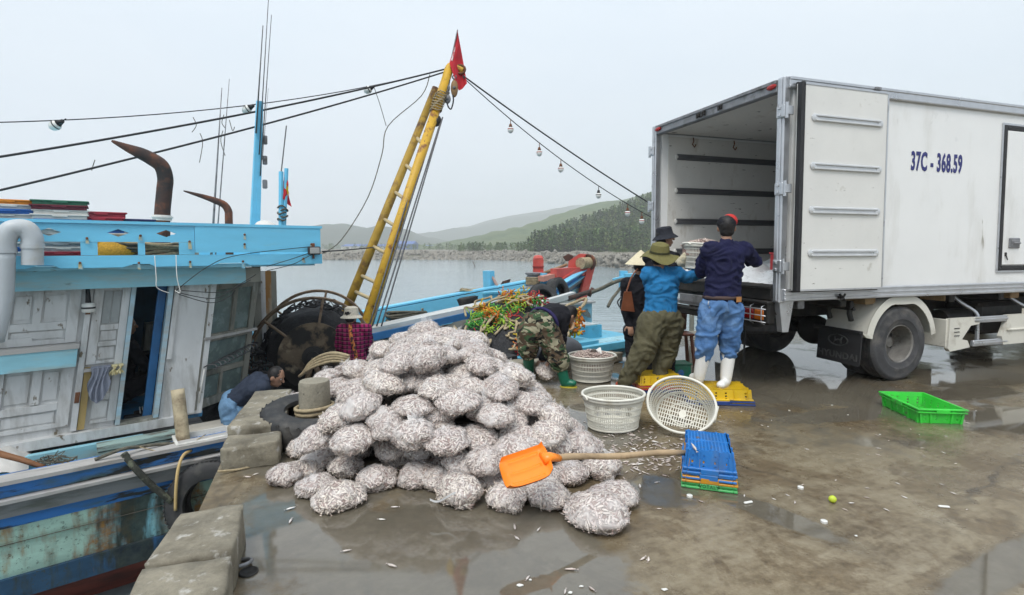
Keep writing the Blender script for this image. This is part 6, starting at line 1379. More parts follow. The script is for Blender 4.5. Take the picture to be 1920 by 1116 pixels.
for sd in range(9):
    sh = bag_shape(sd+1, *[(.146,.126,.080), (.138,.130,.092), (.156,.122,.074), (.142,.124,.102), (.152,.134,.074), (.136,.122,.090), (.148,.116,.080), (.154,.130,.084), (.146,.138,.076)][sd])
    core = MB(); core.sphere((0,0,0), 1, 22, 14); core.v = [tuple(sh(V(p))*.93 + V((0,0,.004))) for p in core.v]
    fm_ = MB(); col = []
    N = 560
    for k in range(N):
        z = 1 - 1.75*(k+.5)/N; a = k*2.399963 + rf.uniform(-.3, .3); r0 = math.sqrt(max(0, 1-z*z)); d = V((r0*cos(a), r0*sin(a), z))
        p = sh(d); e1 = sh((d + V((.05,0,.03))).normalized()) - p; e2 = sh((d + V((0,.05,-.03))).normalized()) - p
        n_ = e1.cross(e2); n_ = d.copy() if n_.length < 1e-9 else n_.normalized()
        if n_.dot(d) < 0: n_ = -n_
        tg = n_.orthogonal().normalized(); ang = rf.random()*2*pi; dr = tg*cos(ang) + n_.cross(tg)*sin(ang) + n_*rf.uniform(-.06, .06)
        fish_into(fm_, col, p*.955 + n_*rf.uniform(-.002, .0025), dr, n_, rf.uniform(.038, .052), rf.uniform(.0165, .021), .006, fshade())
    film = MB(); film.sphere((0,0,0), 1, 34, 22)
    def wr(p):
        d = V(p); q = sh(d); cr = abs(noise.noise(d*3.5 + V((sd, 5, 2)))); cr2 = abs(noise.noise(d*9 + V((2, sd, 7))))
        return q*(1.015 + .055*(.35-cr) + .02*(.3-cr2))
    film.v = [tuple(wr(p)) for p in film.v]
    # gathered neck, pushed over to one side
    if sd in (0, 3, 5, 8):
        top = sh(V((.35*cos(sd*2), .35*sin(sd*2), .93)).normalized()); out = V((cos(sd*2.0), sin(sd*2.0), .55)).normalized(); u = out.orthogonal().normalized(); w = out.cross(u); k0 = len(film.v); vs = []
        prof = [(.060, -.025), (.032, -.002), (.011, .008), (.010, .014), (.018, .026), (.028, .040)]
        for r_, h in prof:
            for k in range(20):
                a = 2*pi*k/20; rr_ = r_*(1 + (.28 if r_ > .02 else .1)*sin(k*2.5*pi/2+sd)); vs.append(top + out*(h + (.008*sin(k*2.7) if h > .03 else 0)) + (u*cos(a) + w*sin(a))*rr_)
        film.add(vs, [(i*20+k, i*20+(k+1) % 20, (i+1)*20+(k+1) % 20, (i+1)*20+k) for i in range(5) for k in range(20)])
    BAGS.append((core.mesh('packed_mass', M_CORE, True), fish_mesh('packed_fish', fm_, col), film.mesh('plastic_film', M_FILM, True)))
def bag(loc, rz, tilt, sc, kind, label, group='bags heaped on the quay', name='fish_bag'):
    o = empty(name, loc, label=label, cat='bag', group=group)
    o.rotation_euler = (Matrix.Rotation(0,3,'Z') @ tilt @ Matrix.Rotation(rz, 3, 'Z')).to_euler(); o.scale = (sc, sc, sc)
    for nm, me in zip(('packed_mass', 'packed_fish', 'plastic_film'), BAGS[kind]):
        c = bpy.data.objects.new(nm, me); COL.objects.link(c); c.parent = o
        if nm == 'packed_fish': c['kind'] = 'stuff'
    return o
FOOT = [V((x, y, 0)) for x, y in [(-1.60,3.52),(-1.12,3.18),(-.5,3.15),(.1,3.13),(.5,3.18),(.68,3.42),(.64,4.0),(.36,4.8),(.02,5.45),(-.25,5.85),(-.7,5.72),(-1.4,5.5),(-2.15,5.02),(-2.06,4.70),(-1.45,4.55),(-1.42,4.1)]]
def inside(x, y):
    c = False; n = len(FOOT)
    for i in range(n):
        a, b = FOOT[i], FOOT[i-1]
        if (a.y > y) != (b.y > y) and x < (b.x-a.x)*(y-a.y)/(b.y-a.y) + a.x: c = not c
    return c
def bdist(x, y):
    p = V((x, y, 0)); best = 9
    for i in range(len(FOOT)):
        a, b = FOOT[i-1], FOOT[i]; k = max(0, min(1, (p-a).dot(b-a)/(b-a).length_squared)); best = min(best, (p - a.lerp(b, k)).length)
    return best
def mound(x, y):
    if not inside(x, y): return 0.0
    d = bdist(x, y); h = .87*(1-(1-min(1, d/.80))**1.5)
    rx = (x + 1.2)/1.2; ry = (y - 4.9)/1.9
    return h*(.50 + .50*math.exp(-(rx*rx + ry*ry)*.55)) * (1 + .05*noise.noise(V((x*1.7, y*1.7, 0))))
placed = []
FRONT = [(636,962,.98,4,'plump bag of fish standing alone nearest the camera at the front left of the heap'),
 (706,926,.88,1,'upright bag of fish behind the lone front left bag'), (782,920,.90,5,'bag of fish in the front row over the puddle, between two upright bags'),
 (862,958,.98,3,'front row bag of fish tied with a white plastic strip'), (950,962,.92,6,'round bag of fish below the orange shovel blade'),
 (1026,960,1.0,2,'flattish bag of fish in the front row right of the shovel blade'), (1120,1004,1.12,7,'largest bag of fish lying apart at the front right'),
 (1152,962,.98,8,'bag of fish leaning behind the largest front right bag'), (1128,905,.88,3,'tall pointed bag of fish below the shovel handle'), (1066,915,.95,0,'bag of fish directly under the shovel handle'),
 (594,936,.82,8,'small bag of fish at the left front corner of the heap'), (534,916,.78,1,'leftmost bag of fish at the foot of the heap'), (566,902,.8,2,'bag of fish behind the leftmost bag at the foot of the heap'), (604,884,.95,4,'flat bag of fish in the second row at the left foot of the heap'), (648,900,.9,6,'bag of fish right behind the lone front left bag'), (572,862,.85,5,'bag of fish in front of the black tyre'),
 (820,925,.85,0,'bag of fish half hidden behind the tied front bag')]
for px, py, sc, kd, lb in FRONT:
    p = gp(px, py, .0); p.y += .12*sc; p.x *= 1 + .12*sc/p.y
    bag(p + V((0,0,.001)), rf.random()*6, Euler((rf.uniform(-.08,.08), rf.uniform(-.08,.08), 0)).to_matrix(), sc, kd, lb); placed.append(p + V((0,0,.06))); NFR = len(placed)
nb = 0
def ZONE(x, y, z):
    w = 'on the crown of the heap' if z > .62 else 'on the back slope of the heap' if y > 5.2 else 'on the left flank of the heap by the bollard' if x < -1.2 else 'on the right flank of the heap by the baskets' if x > .05 else 'low on the front of the heap' if z < .33 else 'midway up the front of the heap'
    return 'clear plastic bag of small fish ' + w
def try_bag(x, y, z, sp, scl):
    global nb
    p = V((x, y, z))
    if any((p-q).length < (sp if i >= NFR else sp*1.28) for i, q in enumerate(placed)): return False
    e = .12; gx = (mound(x+e, y) - mound(x-e, y))/(2*e); gy = (mound(x, y+e) - mound(x, y-e))/(2*e)
    nrm = V((-gx, -gy, 1)).normalized(); tl = V((0,0,1)).rotation_difference(V((nrm.x*.22, nrm.y*.22, nrm.z)).normalized()).to_matrix() @ Euler((rf.uniform(-.22,.22), rf.uniform(-.22,.22), 0)).to_matrix()
    placed.append(p); nb += 1
    bag(V((x, y, max(.002, z-.07))), rf.random()*6.28, tl, scl, rf.randrange(9), ZONE(x, y, z)); return True
for k in range(12000):
    x, y = rf.uniform(-2.1, .8), rf.uniform(2.85, 6.2)
    if inside(x, y) and bdist(x, y) > .10: try_bag(x, y, max(.06, mound(x, y) + rf.uniform(-.05, .02)), .195, rf.uniform(.80, 1.06))
for k in range(3500):
    x, y = rf.uniform(-2.1, .8), rf.uniform(2.85, 6.2); h = mound(x, y) - .16
    if inside(x, y) and h > .02: try_bag(x, y, h, .162, rf.uniform(.9, 1.1))
for k in range(5000):
    x, y = rf.uniform(-2.1, .8), rf.uniform(2.85, 6.2); m_ = mound(x, y)
    if inside(x, y) and m_ > .14 and bdist(x, y) < .75: try_bag(x, y, .065 + (.13 if k % 2 and m_ > .34 else 0), .168, rf.uniform(.85, 1.05))
# small outlying bags near the bending man
for px, py, sc, lb in [(972,716,.95,'bag of fish lying left of the bending man by the kerb'), (948,728,.8,'small dark bag of fish at the back right foot of the heap'), (985,738,.85,'bag of fish in front of the bending man left boot')]:
    p = gp(px, py, 0); bag(p + V((0,.1,.002)), rf.random()*6, Matrix.Identity(3), sc, rf.randrange(9), lb)
# white strip of torn plastic on the front bag
p = gp(838, 938, .10); p.y += .03; m = MB(); m.grid(lambda a, b: p + V((lerp(-.10,.05,a), -.02-.02*sin(a*6), .04*a - .02*sin(a*3) + lerp(-.006,.006,b) )), 12, 3); m.build('plastic_strip', mat('milky_plastic_strip', (.72,.72,.72), .08, 9, .3, .1, .2, .003), smooth=True, label='milky twisted plastic strip tied to a front row bag', cat='plastic strip')
# ---- loose fish on the wet concrete
LF = []
for k in range(5):
    m = MB(); col = []; fish_into(m, col, V((0,0,.005)), V((1,rf.uniform(-.1,.1),0)), V((0,0,1)), .055, .017, .009, [(.78,.75,.72),(.68,.62,.58),(.74,.66,.60),(.55,.50,.47),(.82,.80,.77)][k]); LF.append(fish_mesh('loose_fish', m, col))
def loose(px, py, n=1, s=1.0):
    p = gp(px, py, .001)
    if inside(p.x, p.y) and bdist(p.x, p.y) > .05: return
    o = mobj('loose_fish', LF[rf.randrange(5)], None, p, (rf.uniform(-.2,.2), 0, rf.random()*6.28), label='small silver fish lying loose ' + ('in front of the heap' if p.y < 3.15 and p.x < 1 else 'between the heap and the blue crates' if p.x < 1.25 else 'on the open concrete right of the blue crates'), cat='fish', group='loose fish on the quay'); q = rf.uniform(.7, 1.25)*s; o.scale = (q, q, q)
for k in range(75):
    a = rf.random(); px = lerp(1105, 1285, a) + rf.gauss(0, 8); py = lerp(815, 880, rf.random()) + rf.gauss(0, 8)
    loose(px, py)
for k in range(70): loose(1120 + 700*rf.random()**1.5, rf.uniform(765, 960), s=.62)
for k in range(26): loose(rf.gauss(1075, 60), rf.gauss(905, 30))
for px, py in [(740,952),(545,955),(716,975),(735,1062),(650,1034),(1075,960),(1105,960),(965,990),(1010,994),(970,1010),(1180,965),(1205,1048),(1215,1050),(1060,1110),(990,1085),(1070,1070),(545,978),(465,895),(480,890),(505,830),(1110,1105)]: loose(px, py, s=1.05)
m = MB(); col = []
for k in range(240):
    p = gp(rf.gauss(1190, 55), rf.gauss(850, 22), .001)
    if inside(p.x, p.y): continue
    fish_into(m, col, p + V((0,0,.004)), V((rf.uniform(-1,1), rf.uniform(-1,1), 0)), V((0,0,1)), rf.uniform(.03,.05), .012, .007, fshade())
mobj('fish_litter', fish_mesh('fish_litter', m, col), label='scatter of tiny spilled fish beside the heap', kind='stuff')
# ================================================================== PEOPLE
def remesh(mb, name, mats, vox=.011, sm=5, folds=0.0, fscale=9.0, fstretch=(1,1,1), seed=0):
    me0 = mb.mesh('tmp', []); o = bpy.data.objects.new('tmp', me0); COL.objects.link(o)
    r_ = o.modifiers.new('r', 'REMESH'); r_.mode = 'VOXEL'; r_.voxel_size = vox
    s_ = o.modifiers.new('s', 'SMOOTH'); s_.iterations = sm; s_.factor = .5
    dg = bpy.context.evaluated_depsgraph_get(); dg.update()
    me = bpy.data.meshes.new_from_object(o.evaluated_get(dg)); bpy.data.objects.remove(o); bpy.data.meshes.remove(me0)
    me.name = name; me.materials.clear()
    for m in (mats if isinstance(mats, list) else [mats]): me.materials.append(m)
    if folds:
        ns = [v.normal.copy() for v in me.vertices]
        for v, n in zip(me.vertices, ns):
            p = V((v.co.x*fstretch[0], v.co.y*fstretch[1], v.co.z*fstretch[2]))*fscale + V((seed, 0, 0))
            q = noise.noise(p*.6 + V((3,1,seed)))*2.2; p2 = V((p.x + q, p.y + q, p.z*1.5 + q*.6)); v.co += n*folds*(1.0 - 2.6*abs(noise.noise(p2)) + .8*(.3 - abs(noise.noise(p2*2.1))))
    me.polygons.foreach_set('use_smooth', [True]*len(me.polygons)); return me
def frame(x, z):
    z = z.normalized(); y = z.cross(x).normalized(); x = y.cross(z); return Matrix((x, y, z)).transposed()
M_SKIN = mat('tanned_skin', (.36,.20,.13), .1, 12, .5, .06, .1, .002); M_HAIR = mat('black_hair', (.012,.010,.010), .3, 40, .55, .1, .5, .004, stretch=(1,1,.3))
M_EYEW = mat('eye_white', (.7,.68,.65), .03, 5, .3, .05, 0); M_EYED = mat('eye_dark', (.015,.01,.008), .1, 5, .2, .05, 0)
def hand(m, W, d, up, curl=.5, s=1.0, thumb=1):
    d = d.normalized(); side = d.cross(up).normalized(); up = side.cross(d)
    pc = W + d*.05*s; m.sphere(pc, (.042*s, .020*s, .052*s), 12, 8, Matrix((side, up, d)).transposed())
    for k, (off, ln) in enumerate(((-.030,.068),(-.010,.080),(.011,.075),(.030,.060))):
        b = W + d*.088*s + side*off*s; d1 = (d*cos(curl) - up*sin(curl)); d2 = (d*cos(curl*2) - up*sin(curl*2))
        k1 = b + d1*ln*.5*s; m.capsule(b, k1, .0095*s, .009*s, 8); m.capsule(k1, k1 + d2*ln*.5*s, .009*s, .0075*s, 8)
    b = W + d*.03*s + side*thumb*.035*s; k1 = b + (d*.6 + side*thumb*.7 - up*.3).normalized()*.038*s; m.capsule(b, k1, .012*s, .0105*s, 8); m.capsule(k1, k1 + (d*.85 + side*thumb*.2 - up*.45).normalized()*.034*s, .0105*s, .008*s, 8)
def torso(m, J, g=0.0, w=1.0, lo=0.0, hi=1.0):
    P, C = J['pelvis'], J['chest']; X = (J['shR'] - J['shL']).normalized(); HX = (J['hipR'] - J['hipL']).normalized()
    ks = ((0,.165,.120),(.3,.148,.110),(.55,.148,.108),(.8,.165,.116),(1.0,.166,.110))
    for k in range(17):
        f = k/16; a, b = next((p, q) for p, q in zip(ks, ks[1:]) if p[0] <= f <= q[0]); u = (f-a[0])/(b[0]-a[0]); rx, ry, rz = lerp(a[1], b[1], u), lerp(a[2], b[2], u), .105
        if f < lo or f > hi: continue
        c = P.lerp(C, f); x = HX.lerp(X, f); m.sphere(c, ((rx+g)*w, (ry+g)*w, rz), 18, 12, frame(x, C-P))
    if hi >= 1:
        m.capsule(J['shL'], J['shR'], .068+g*.8, .068+g*.8); m.capsule(C, J['neck'], .10+g*.5, .062+g*.3)
def limb(m, pts, rs, n=14):
    for (a, b), (r0, r1) in zip(zip(pts, pts[1:]), zip(rs, rs[1:])): m.capsule(a, b, r0, r1, n)
def person(label, J, top, bottom, name='person', hair=True, face=None, up=None, boots=None, boot_h=.36, cuff=1.0, gl=None, top_g=.018, bot_g=.022, tf=.010, bf=.010, hem=0.0, seed=0, cr=None, curlL=.5, curlR=.5, handsUpL=None, handsUpR=None, shoe=None, sleeve=1.0, hood=False, eyes=True, top_lo=.12):
    J = {k: V(v) for k, v in J.items()}; base = V((J['anL'].x, J['anL'].y, min(J['anL'].z, J['anR'].z) - .08))
    root = empty(name, base, label=label, cat='person')
    F = V(face).normalized() if face is not None else V((0,1,0)); U = V(up) if up is not None else V((0,0,1))
    sd_ = F.cross(U).normalized(); U = sd_.cross(F); HM = Matrix((sd_, F, U)).transposed(); hd = J['head']
    m = MB()
    m.sphere(hd + U*.015, (.076, .093, .108), 20, 14, HM); m.sphere(hd + F*.012 - U*.055, (.058, .070, .062), 16, 10, HM)      # skull, jaw
    m.sphere(hd + F*.058 - U*.092, (.022, .02, .018), 10, 8, HM)                                                          # chin
    m.capsule(hd + F*.088 + U*.012, hd + F*.108 - U*.022, .010, .016, 10)                                                  # nose
    m.sphere(hd + F*.080 + U*.032, (.055, .016, .012), 12, 8, HM)                                                          # brow
    m.sphere(hd + F*.084 - U*.055, (.026, .014, .008), 10, 6, HM); m.sphere(hd + F*.082 - U*.068, (.022, .014, .008), 10, 6, HM)   # lips
    for s_ in (-1, 1): m.sphere(hd + sd_*s_*.080 - F*.008 - U*.005, (.012, .022, .034), 10, 8, HM)                           # ears
    m.capsule(hd - U*.06 - F*.02, J['neck'] , .052, .056); torso(m, J)
    for s_ in 'LR':
        limb(m, [J['sh'+s_], J['el'+s_], J['wr'+s_]], [.052, .040, .029])
        hu = {'L': handsUpL, 'R': handsUpR}[s_]; d = J['wr'+s_] - J['el'+s_]
        hand(m, J['wr'+s_], J.get('hd'+s_, d), V(hu) if hu else V((0,0,1)), curlL if s_ == 'L' else curlR, 1.0, 1 if s_ == 'L' else -1)
        limb(m, [J['hip'+s_], J['kn'+s_], J['an'+s_]], [.088, .062, .042]); m.capsule(J['an'+s_] - V((0,0,.035)), J['toe'+s_], .042, .034)
    o = mobj('body', remesh(m, 'body', M_SKIN, .009, 3), root); o.matrix_parent_inverse = winv(root)
    if eyes:
        for s_ in (-1, 1):
            m = MB(); m.sphere(hd + F*.076 + sd_*s_*.031 + U*.012, .0125, 10, 8); m.build('eye', M_EYEW, root, True)
            m = MB(); m.sphere(hd + F*.085 + sd_*s_*.031 + U*.012, .006, 8, 6); m.build('pupil', M_EYED, root, True)
    if hair:
        m = MB(); m.sphere(hd - F*.016 + U*.030, (.083, .092, .100), 20, 14, HM); m.sphere(hd - F*.045 - U*.03, (.070, .055, .06), 14, 10, HM); mobj('hair', remesh(m, 'hair', M_HAIR, .011, 2, .004, 40), root).matrix_parent_inverse = winv(root)
    # upper garment
    m = MB(); torso(m, J, top_g, lo=top_lo)
    if hem: m.sphere(J['pelvis'] + (J['pelvis']-J['chest']).normalized()*hem, (.172+top_g, .128+top_g, .10), 18, 10, frame((J['hipR']-J['hipL']).normalized(), J['chest']-J['pelvis']))
    for s_ in 'LR':
        wr_ = J['el'+s_].lerp(J['wr'+s_], sleeve) if sleeve > 0 else None
        if sleeve > 0: limb(m, [J['sh'+s_], J['el'+s_], wr_], [.066+top_g*.6, .052+top_g*.5, .038+top_g*.5])
        else: limb(m, [J['sh'+s_], J['sh'+s_].lerp(J['el'+s_], .6)], [.066+top_g*.6, .062+top_g*.6])
    if hood: m.sphere(J['neck'] - F*.05, (.10,.07,.06), 12, 8, HM)
    o = mobj('top', remesh(m, 'top', top, .012, 4, tf, 7, (1,1,1), seed), root); o.matrix_parent_inverse = winv(root)
    # lower garment
    m = MB(); X = (J['hipR']-J['hipL']).normalized(); m.sphere(J['pelvis'] + V((0,0,.0)), (.172+bot_g*.7, .130+bot_g*.7, .12), 18, 12, frame(X, J['chest']-J['pelvis']))
    m.capsule(J['hipL'].lerp(J['pelvis'], .3), J['hipR'].lerp(J['pelvis'], .3), .115+bot_g*.5, .115+bot_g*.5)
    for s_ in 'LR':
        an = J['kn'+s_].lerp(J['an'+s_], cuff); limb(m, [J['hip'+s_], J['kn'+s_], an], [.098+bot_g, .070+bot_g*1.1, cr or (.052+bot_g*1.3)])
    o = mobj('trousers', remesh(m, 'trousers', bottom, .012, 4, bf, 8, (1,1,.8), seed+5), root); o.matrix_parent_inverse = winv(root)
    ft = boots or shoe
    if ft:
        for s_ in 'LR':
            m = MB(); an, kn, toe = J['an'+s_], J['kn'+s_], J['toe'+s_]; low = an - V((0,0,.045))
            if boots:
                tp_ = an + (kn-an).normalized()*boot_h; m.tube([tp_, tp_.lerp(an, .5), an], [.072, .066, .058], 16); m.sphere(an, .058, 12, 8)
            m.sphere(an - V((0,0,.02)), .055, 12, 8); m.capsule(low, toe, .046, .040); m.sphere(toe, (.045,.045,.036), 12, 8)
            zf = min(low.z, toe.z) - .042
            b = remesh(m, 'boot', ft, .0085, 3); 
            for v in b.vertices:
                if v.co.z < zf + .012: v.co.z = zf + .012*.3
            bo_ = mobj('boot' if boots else 'shoe', b, root); bo_.matrix_parent_inverse = winv(root)
            m = MB(); d = (toe - low); d.z = 0; d.normalize(); w = V((-d.y, d.x, 0)); ce = low.lerp(toe, .5)
            pts = [V((ce.x, ce.y, zf-.004)) + d*(cos(a)*((toe-low).length*.5+.05)) + w*(sin(a)*.046) for a in [2*pi*k/20 for k in range(20)]]
            m.prism(pts, (0,0,.016)); m.build('sole', M_SOLE.get(ft.name, M_GASK), bo_, recalc=True)
    if gl:
        for s_ in 'LR':
            m = MB(); d = (J['wr'+s_]-J['el'+s_]).normalized(); limb(m, [J['el'+s_].lerp(J['wr'+s_], .45), J['wr'+s_]], [.056, .043]); hu = {'L': handsUpL, 'R': handsUpR}[s_]
            hand(m, J['wr'+s_], J.get('hd'+s_, d), V(hu) if hu else V((0,0,1)), curlL if s_ == 'L' else curlR, 1.18, 1 if s_ == 'L' else -1)
            mobj('glove', remesh(m, 'glove', gl, .009, 2, .004, 14), root).matrix_parent_inverse = winv(root)
    return root, HM, hd, F, U, sd_
M_SOLE = {}
def hat(root, mb, mt, name='hat', **k): return mb.build(name, mt, root, 40, recalc=True, **k)
# -- materials
def cloth_mat(name, col, var=.16, **k): return mat(name, col, var, k.pop('scale', 7), .85, .06, k.pop('bump', .8), .012, spec=.2, fine=.2, **k)
M_SWEAT = cloth_mat('navy_sweatshirt', (.012,.013,.045)); M_JEANS = cloth_mat('faded_blue_denim', (.075,.17,.36), .3, dirt=(.19,.31,.49), dscale=3.5, dlo=.48, dhi=.75, dirt2=(.05,.11,.25), d2scale=5, d2lo=.55, d2hi=.8); M_BOOTW = mat('white_rubber_boot', (.78,.77,.74), .04, 6, .35, .08, .05, .002, dirt=(.45,.42,.36), dscale=6, dlo=.62, dhi=.85)
M_BLUES = cloth_mat('cobalt_blue_jersey', (.022,.17,.38)); M_OLIVE = cloth_mat('olive_waders', (.105,.095,.055), .2, dirt=(.06,.055,.035), dscale=4, dlo=.52, dhi=.75); M_REDBT = mat('red_brown_boot', (.40,.075,.04), .1, 8, .5)
M_BLK = cloth_mat('black_jacket', (.012,.012,.016)); M_GRNB = mat('green_rubber_boot', (.008,.13,.075), .1, 6, .3, .08, .1, .002); M_TEE = cloth_mat('dark_slate_shirt', (.035,.045,.07)); M_LJEANS = cloth_mat('pale_blue_denim', (.15,.27,.42), .25)
M_DKTR = cloth_mat('dark_trousers', (.02,.02,.025)); M_CREAM = cloth_mat('cream_rubber_glove', (.56,.50,.36), .08); M_SOLEY = mat('yellow_boot_sole', (.55,.48,.05), .1, 8, .5); M_SOLE['green_rubber_boot'] = M_SOLEY; M_SOLE['white_rubber_boot'] = mat('tan_boot_sole', (.45,.33,.18), .1, 8, .6)
# camouflage: layered blotches
t = NT('woodland_camouflage'); v = t.map((1,1,1.5)); n1 = t.noise(v, 7, 3, .5, .6); n2 = t.noise(t.map((1,1,1.6), 0, (4,2,7)), 8, 3, .5, .8); n3 = t.noise(t.map((1,1,1.7), 0, (9,5,1)), 9, 3, .5, .8)
b = t.mix(t.ramp(n1, [(.50, 0), (.515, 1)]), (.10,.07,.045), (.045,.085,.04)); b = t.mix(t.ramp(n2, [(.56, 0), (.575, 1)]), b, (.30,.28,.19)); b = t.mix(t.ramp(n3, [(.565, 0), (.58, 1)]), b, (.015,.016,.014))
t.set(base=b, rough=.85, spec=.2); t.bump(t.noise(v, 30, 4, .6), .3, .004); M_CAMO = t.mat
# plaid
t = NT('magenta_plaid_flannel'); sx = t.n('ShaderNodeSeparateXYZ'); t.l(t.map((1,1,1), R(20)), sx.inputs[0])
def stripe(s_, f, w): return t.ramp(t.math('FRACT', t.math('MULTIPLY', s_, f)), [(0, 1), (w, 1), (w+.03, 0)])
b = t.mix(t.math('MULTIPLY', stripe(sx.outputs[0], 17, .38), .75), (.30,.02,.10), (.02,.008,.02)); b = t.mix(t.math('MULTIPLY', stripe(sx.outputs[2], 17, .38), .7), b, (.02,.008,.02)); b = t.mix(t.math('MULTIPLY', stripe(sx.outputs[2], 17, .07), .6), b, (.55,.25,.25))
t.set(base=b, rough=.9, spec=.15); M_PLAID = t.mat
# -- man in jeans lifting the basket
Yj = 5.42
J = dict(head=at(1362,428,Yj+.03), neck=at(1361,458,Yj), chest=at(1361,480,Yj), pelvis=at(1352,572,Yj-.03), shL=at(1330,470,Yj), shR=at(1394,470,Yj), elL=at(1316,512,Yj+.16), wrL=at(1316,488,Yj+.38), elR=at(1416,492,Yj+.17), wrR=at(1384,478,Yj+.38),
         hipL=at(1334,582,Yj-.02), hipR=at(1370,582,Yj-.02), knL=at(1323,645,Yj-.04), knR=at(1368,645,Yj), anL=at(1311,704,Yj), anR=at(1361,708,Yj-.02), toeL=at(1300,702,Yj+.13) - V((0,0,.02)), toeR=at(1352,712,Yj-.14) - V((0,0,.005)))
J['toeL'].z = J['anL'].z - .045; J['toeR'].z = J['anR'].z - .045
JJ = J
pj, HM, hd, F, U, sd_ = person('man in navy sweatshirt and jeans with white boots lifting the basket', J, M_SWEAT, M_JEANS, face=(.25,.95,.08), boots=M_BOOTW, boot_h=.27, cuff=.36, hem=0, cr=.074, seed=1, tf=.017, bf=.016, top_g=.02, bot_g=.024)
m = MB(); m.sphere(hd + U*.045, (.094, .105, .085), 22, 14, HM); cp_ = remesh(m, 'cap', M_BLK, .011, 2); o = mobj('cap', cp_, pj); o.matrix_parent_inverse = winv(pj)
m = MB(); m.sphere(hd + U*.070 + F*.030 + sd_*.03, (.080, .085, .074), 18, 12, HM); m.build('cap_front', mat('red_cap_cloth', (.48,.03,.025), .1, 9, .8), o, True)
m = MB(); m.grid(lambda a, b: hd + U*(.045-.02*b) + F*(.09+.085*b) + sd_*((a-.5)*.15*(1-.25*b*b)) , 10, 6); m.grid(lambda a, b: hd + U*(.037-.02*b) + F*(.09+.085*b) + sd_*((a-.5)*.15*(1-.25*b*b)), 10, 6); m.build('cap_peak', MATS['red_cap_cloth'], o, True)
def patch(name, root, src, c, x, n, hw, hh, mt, off=.006):
    """a piece of cloth lying on the garment: the faces of the garment inside a rectangle, lifted a little"""
    so = next(o for o in bpy.data.objects if o.parent == root and o.name.split('.')[0] == src); me = so.data; m = MB(); ix = {}
    for p in me.polygons:
        d = p.center - c
        if abs(d.dot(x)) < hw and abs(d.z) < hh - (.018 if False else 0) and p.normal.dot(n) > .15 and d.dot(n) > 0:
            f = []
            for vi in p.vertices:
                if vi not in ix: ix[vi] = len(m.v); v = me.vertices[vi]; m.v.append(tuple(v.co + v.normal*off))
                f.append(ix[vi])
            m.f.append(tuple(f)); m.m.append(0)
    if m.f: m.build(name, mt, root, True)
# belt, back pockets, leather patch, keys
bx_ = (J['shR']-J['shL']).normalized(); fw_ = V((-bx_.y, bx_.x, 0)).normalized()
bc = J['pelvis'].lerp(J['chest'], .16)
m = MB(); m.tube([bc + bx_*(.178*cos(a)) + fw_*(.142*sin(a)) for a in [2*pi*k/28 for k in range(28)]], .017, 6, close=True, flat=1.2); m.build('belt', mat('brown_belt', (.06,.035,.03), .2, 9, .6), pj, True)
for s_, px in (('L', 1333), ('R', 1372)):
    c = J['pelvis'] + bx_*(.082*(1 if s_ == 'R' else -1)) - V((0,0,.03)); patch('back_pocket', pj, 'trousers', c, bx_, -fw_, .062, .068, mat('pocket_denim', (.10,.21,.42), .3, 7, .85, .06, .35, .004, spec=.2))
m = MB(); m.box(bc + bx_*.115 - fw_*.138 - V((0,0,.012)), (.065, .01, .05), Matrix.Rotation(math.atan2(bx_.y, bx_.x)+.45, 3, 'Z'), ch=.002); m.build('leather_patch', mat('tan_leather', (.42,.19,.06), .15, 9, .7), pj)
m = MB(); c = bc - bx_*.165 - fw_*.08
for k in range(4): m.tube([c + V((.01*k, -.01, -.03-.03*k)), c + V((.015*k-.01, -.02, -.07-.03*k))], .006, 5)
m.build('key_bunch', M_ALU, pj, True)
# -- man in olive hat
Yo = 5.72
J = dict(head=at(1236,482,Yo), neck=at(1240,510,Yo), chest=at(1241,527,Yo), pelvis=at(1238,594,Yo), shL=at(1217,515,Yo-.05), shR=at(1266,514,Yo+.05), elL=at(1224,548,Yo+.22), wrL=at(1258,528,Yo+.36), elR=at(1288,520,Yo+.12), wrR=at(1314,512,Yo+.2),
         hipL=at(1222,606,Yo-.03), hipR=at(1257,604,Yo+.03), knL=at(1206,660,Yo-.06), knR=at(1246,662,Yo+.10), anL=at(1170,718,Yo-.02), anR=at(1236,702,Yo+.04), toeL=at(1161,728,Yo+.09), toeR=at(1246,702,Yo+.18))
J['toeR'].z = J['anR'].z - .045; J['toeL'].z = .045; 
po, HM, hd, F, U, sd_ = person('man in olive hat, cobalt jersey and baggy waders stepping on a yellow crate', J, M_BLUES, M_OLIVE, face=(.55,.82,-.05), up=(.1,-.05,1), hem=0, seed=3, shoe=M_REDBT, cuff=1.0, cr=.066, bot_g=.045, bf=.018, top_g=.022, tf=.015)
ax_ = (U + F*-.25 + sd_*.05).normalized()
m = MB(); prof = [(.001,.135),(.055,.132),(.088,.115),(.098,.08),(.104,.03),(.112,.012)]; n = 40
def brim(r0, r1): return [(lerp(r0, r1, k/5), .012 - .012*k/5) for k in range(6)]
m.lathe(hd + ax_*.022, prof, n, ax_)
k0 = len(m.v); m.lathe(hd + ax_*.022, brim(.112, .205), n, ax_); m.lathe(hd + ax_*.017, brim(.110, .203), n, ax_)
for i in range(k0, len(m.v)):
    p = V(m.v[i]); d = p - hd; r_ = (d - ax_*d.dot(ax_)).length; m.v[i] = tuple(p + ax_*(.030*((r_-.11)/.09)*sin(3*math.atan2(d.dot(F), d.dot(sd_))+1.0) - .02*((r_-.11)/.09)))
hat(po, m, cloth_mat('olive_hat_cloth', (.16,.145,.055), .2))
m = MB(); m.lathe(hd + ax_*.04, [(.1065,0),(.1075,.012),(.1045,.03)], n, ax_); hat(po, m, cloth_mat('dark_olive_band', (.05,.05,.025)), 'hat_band')
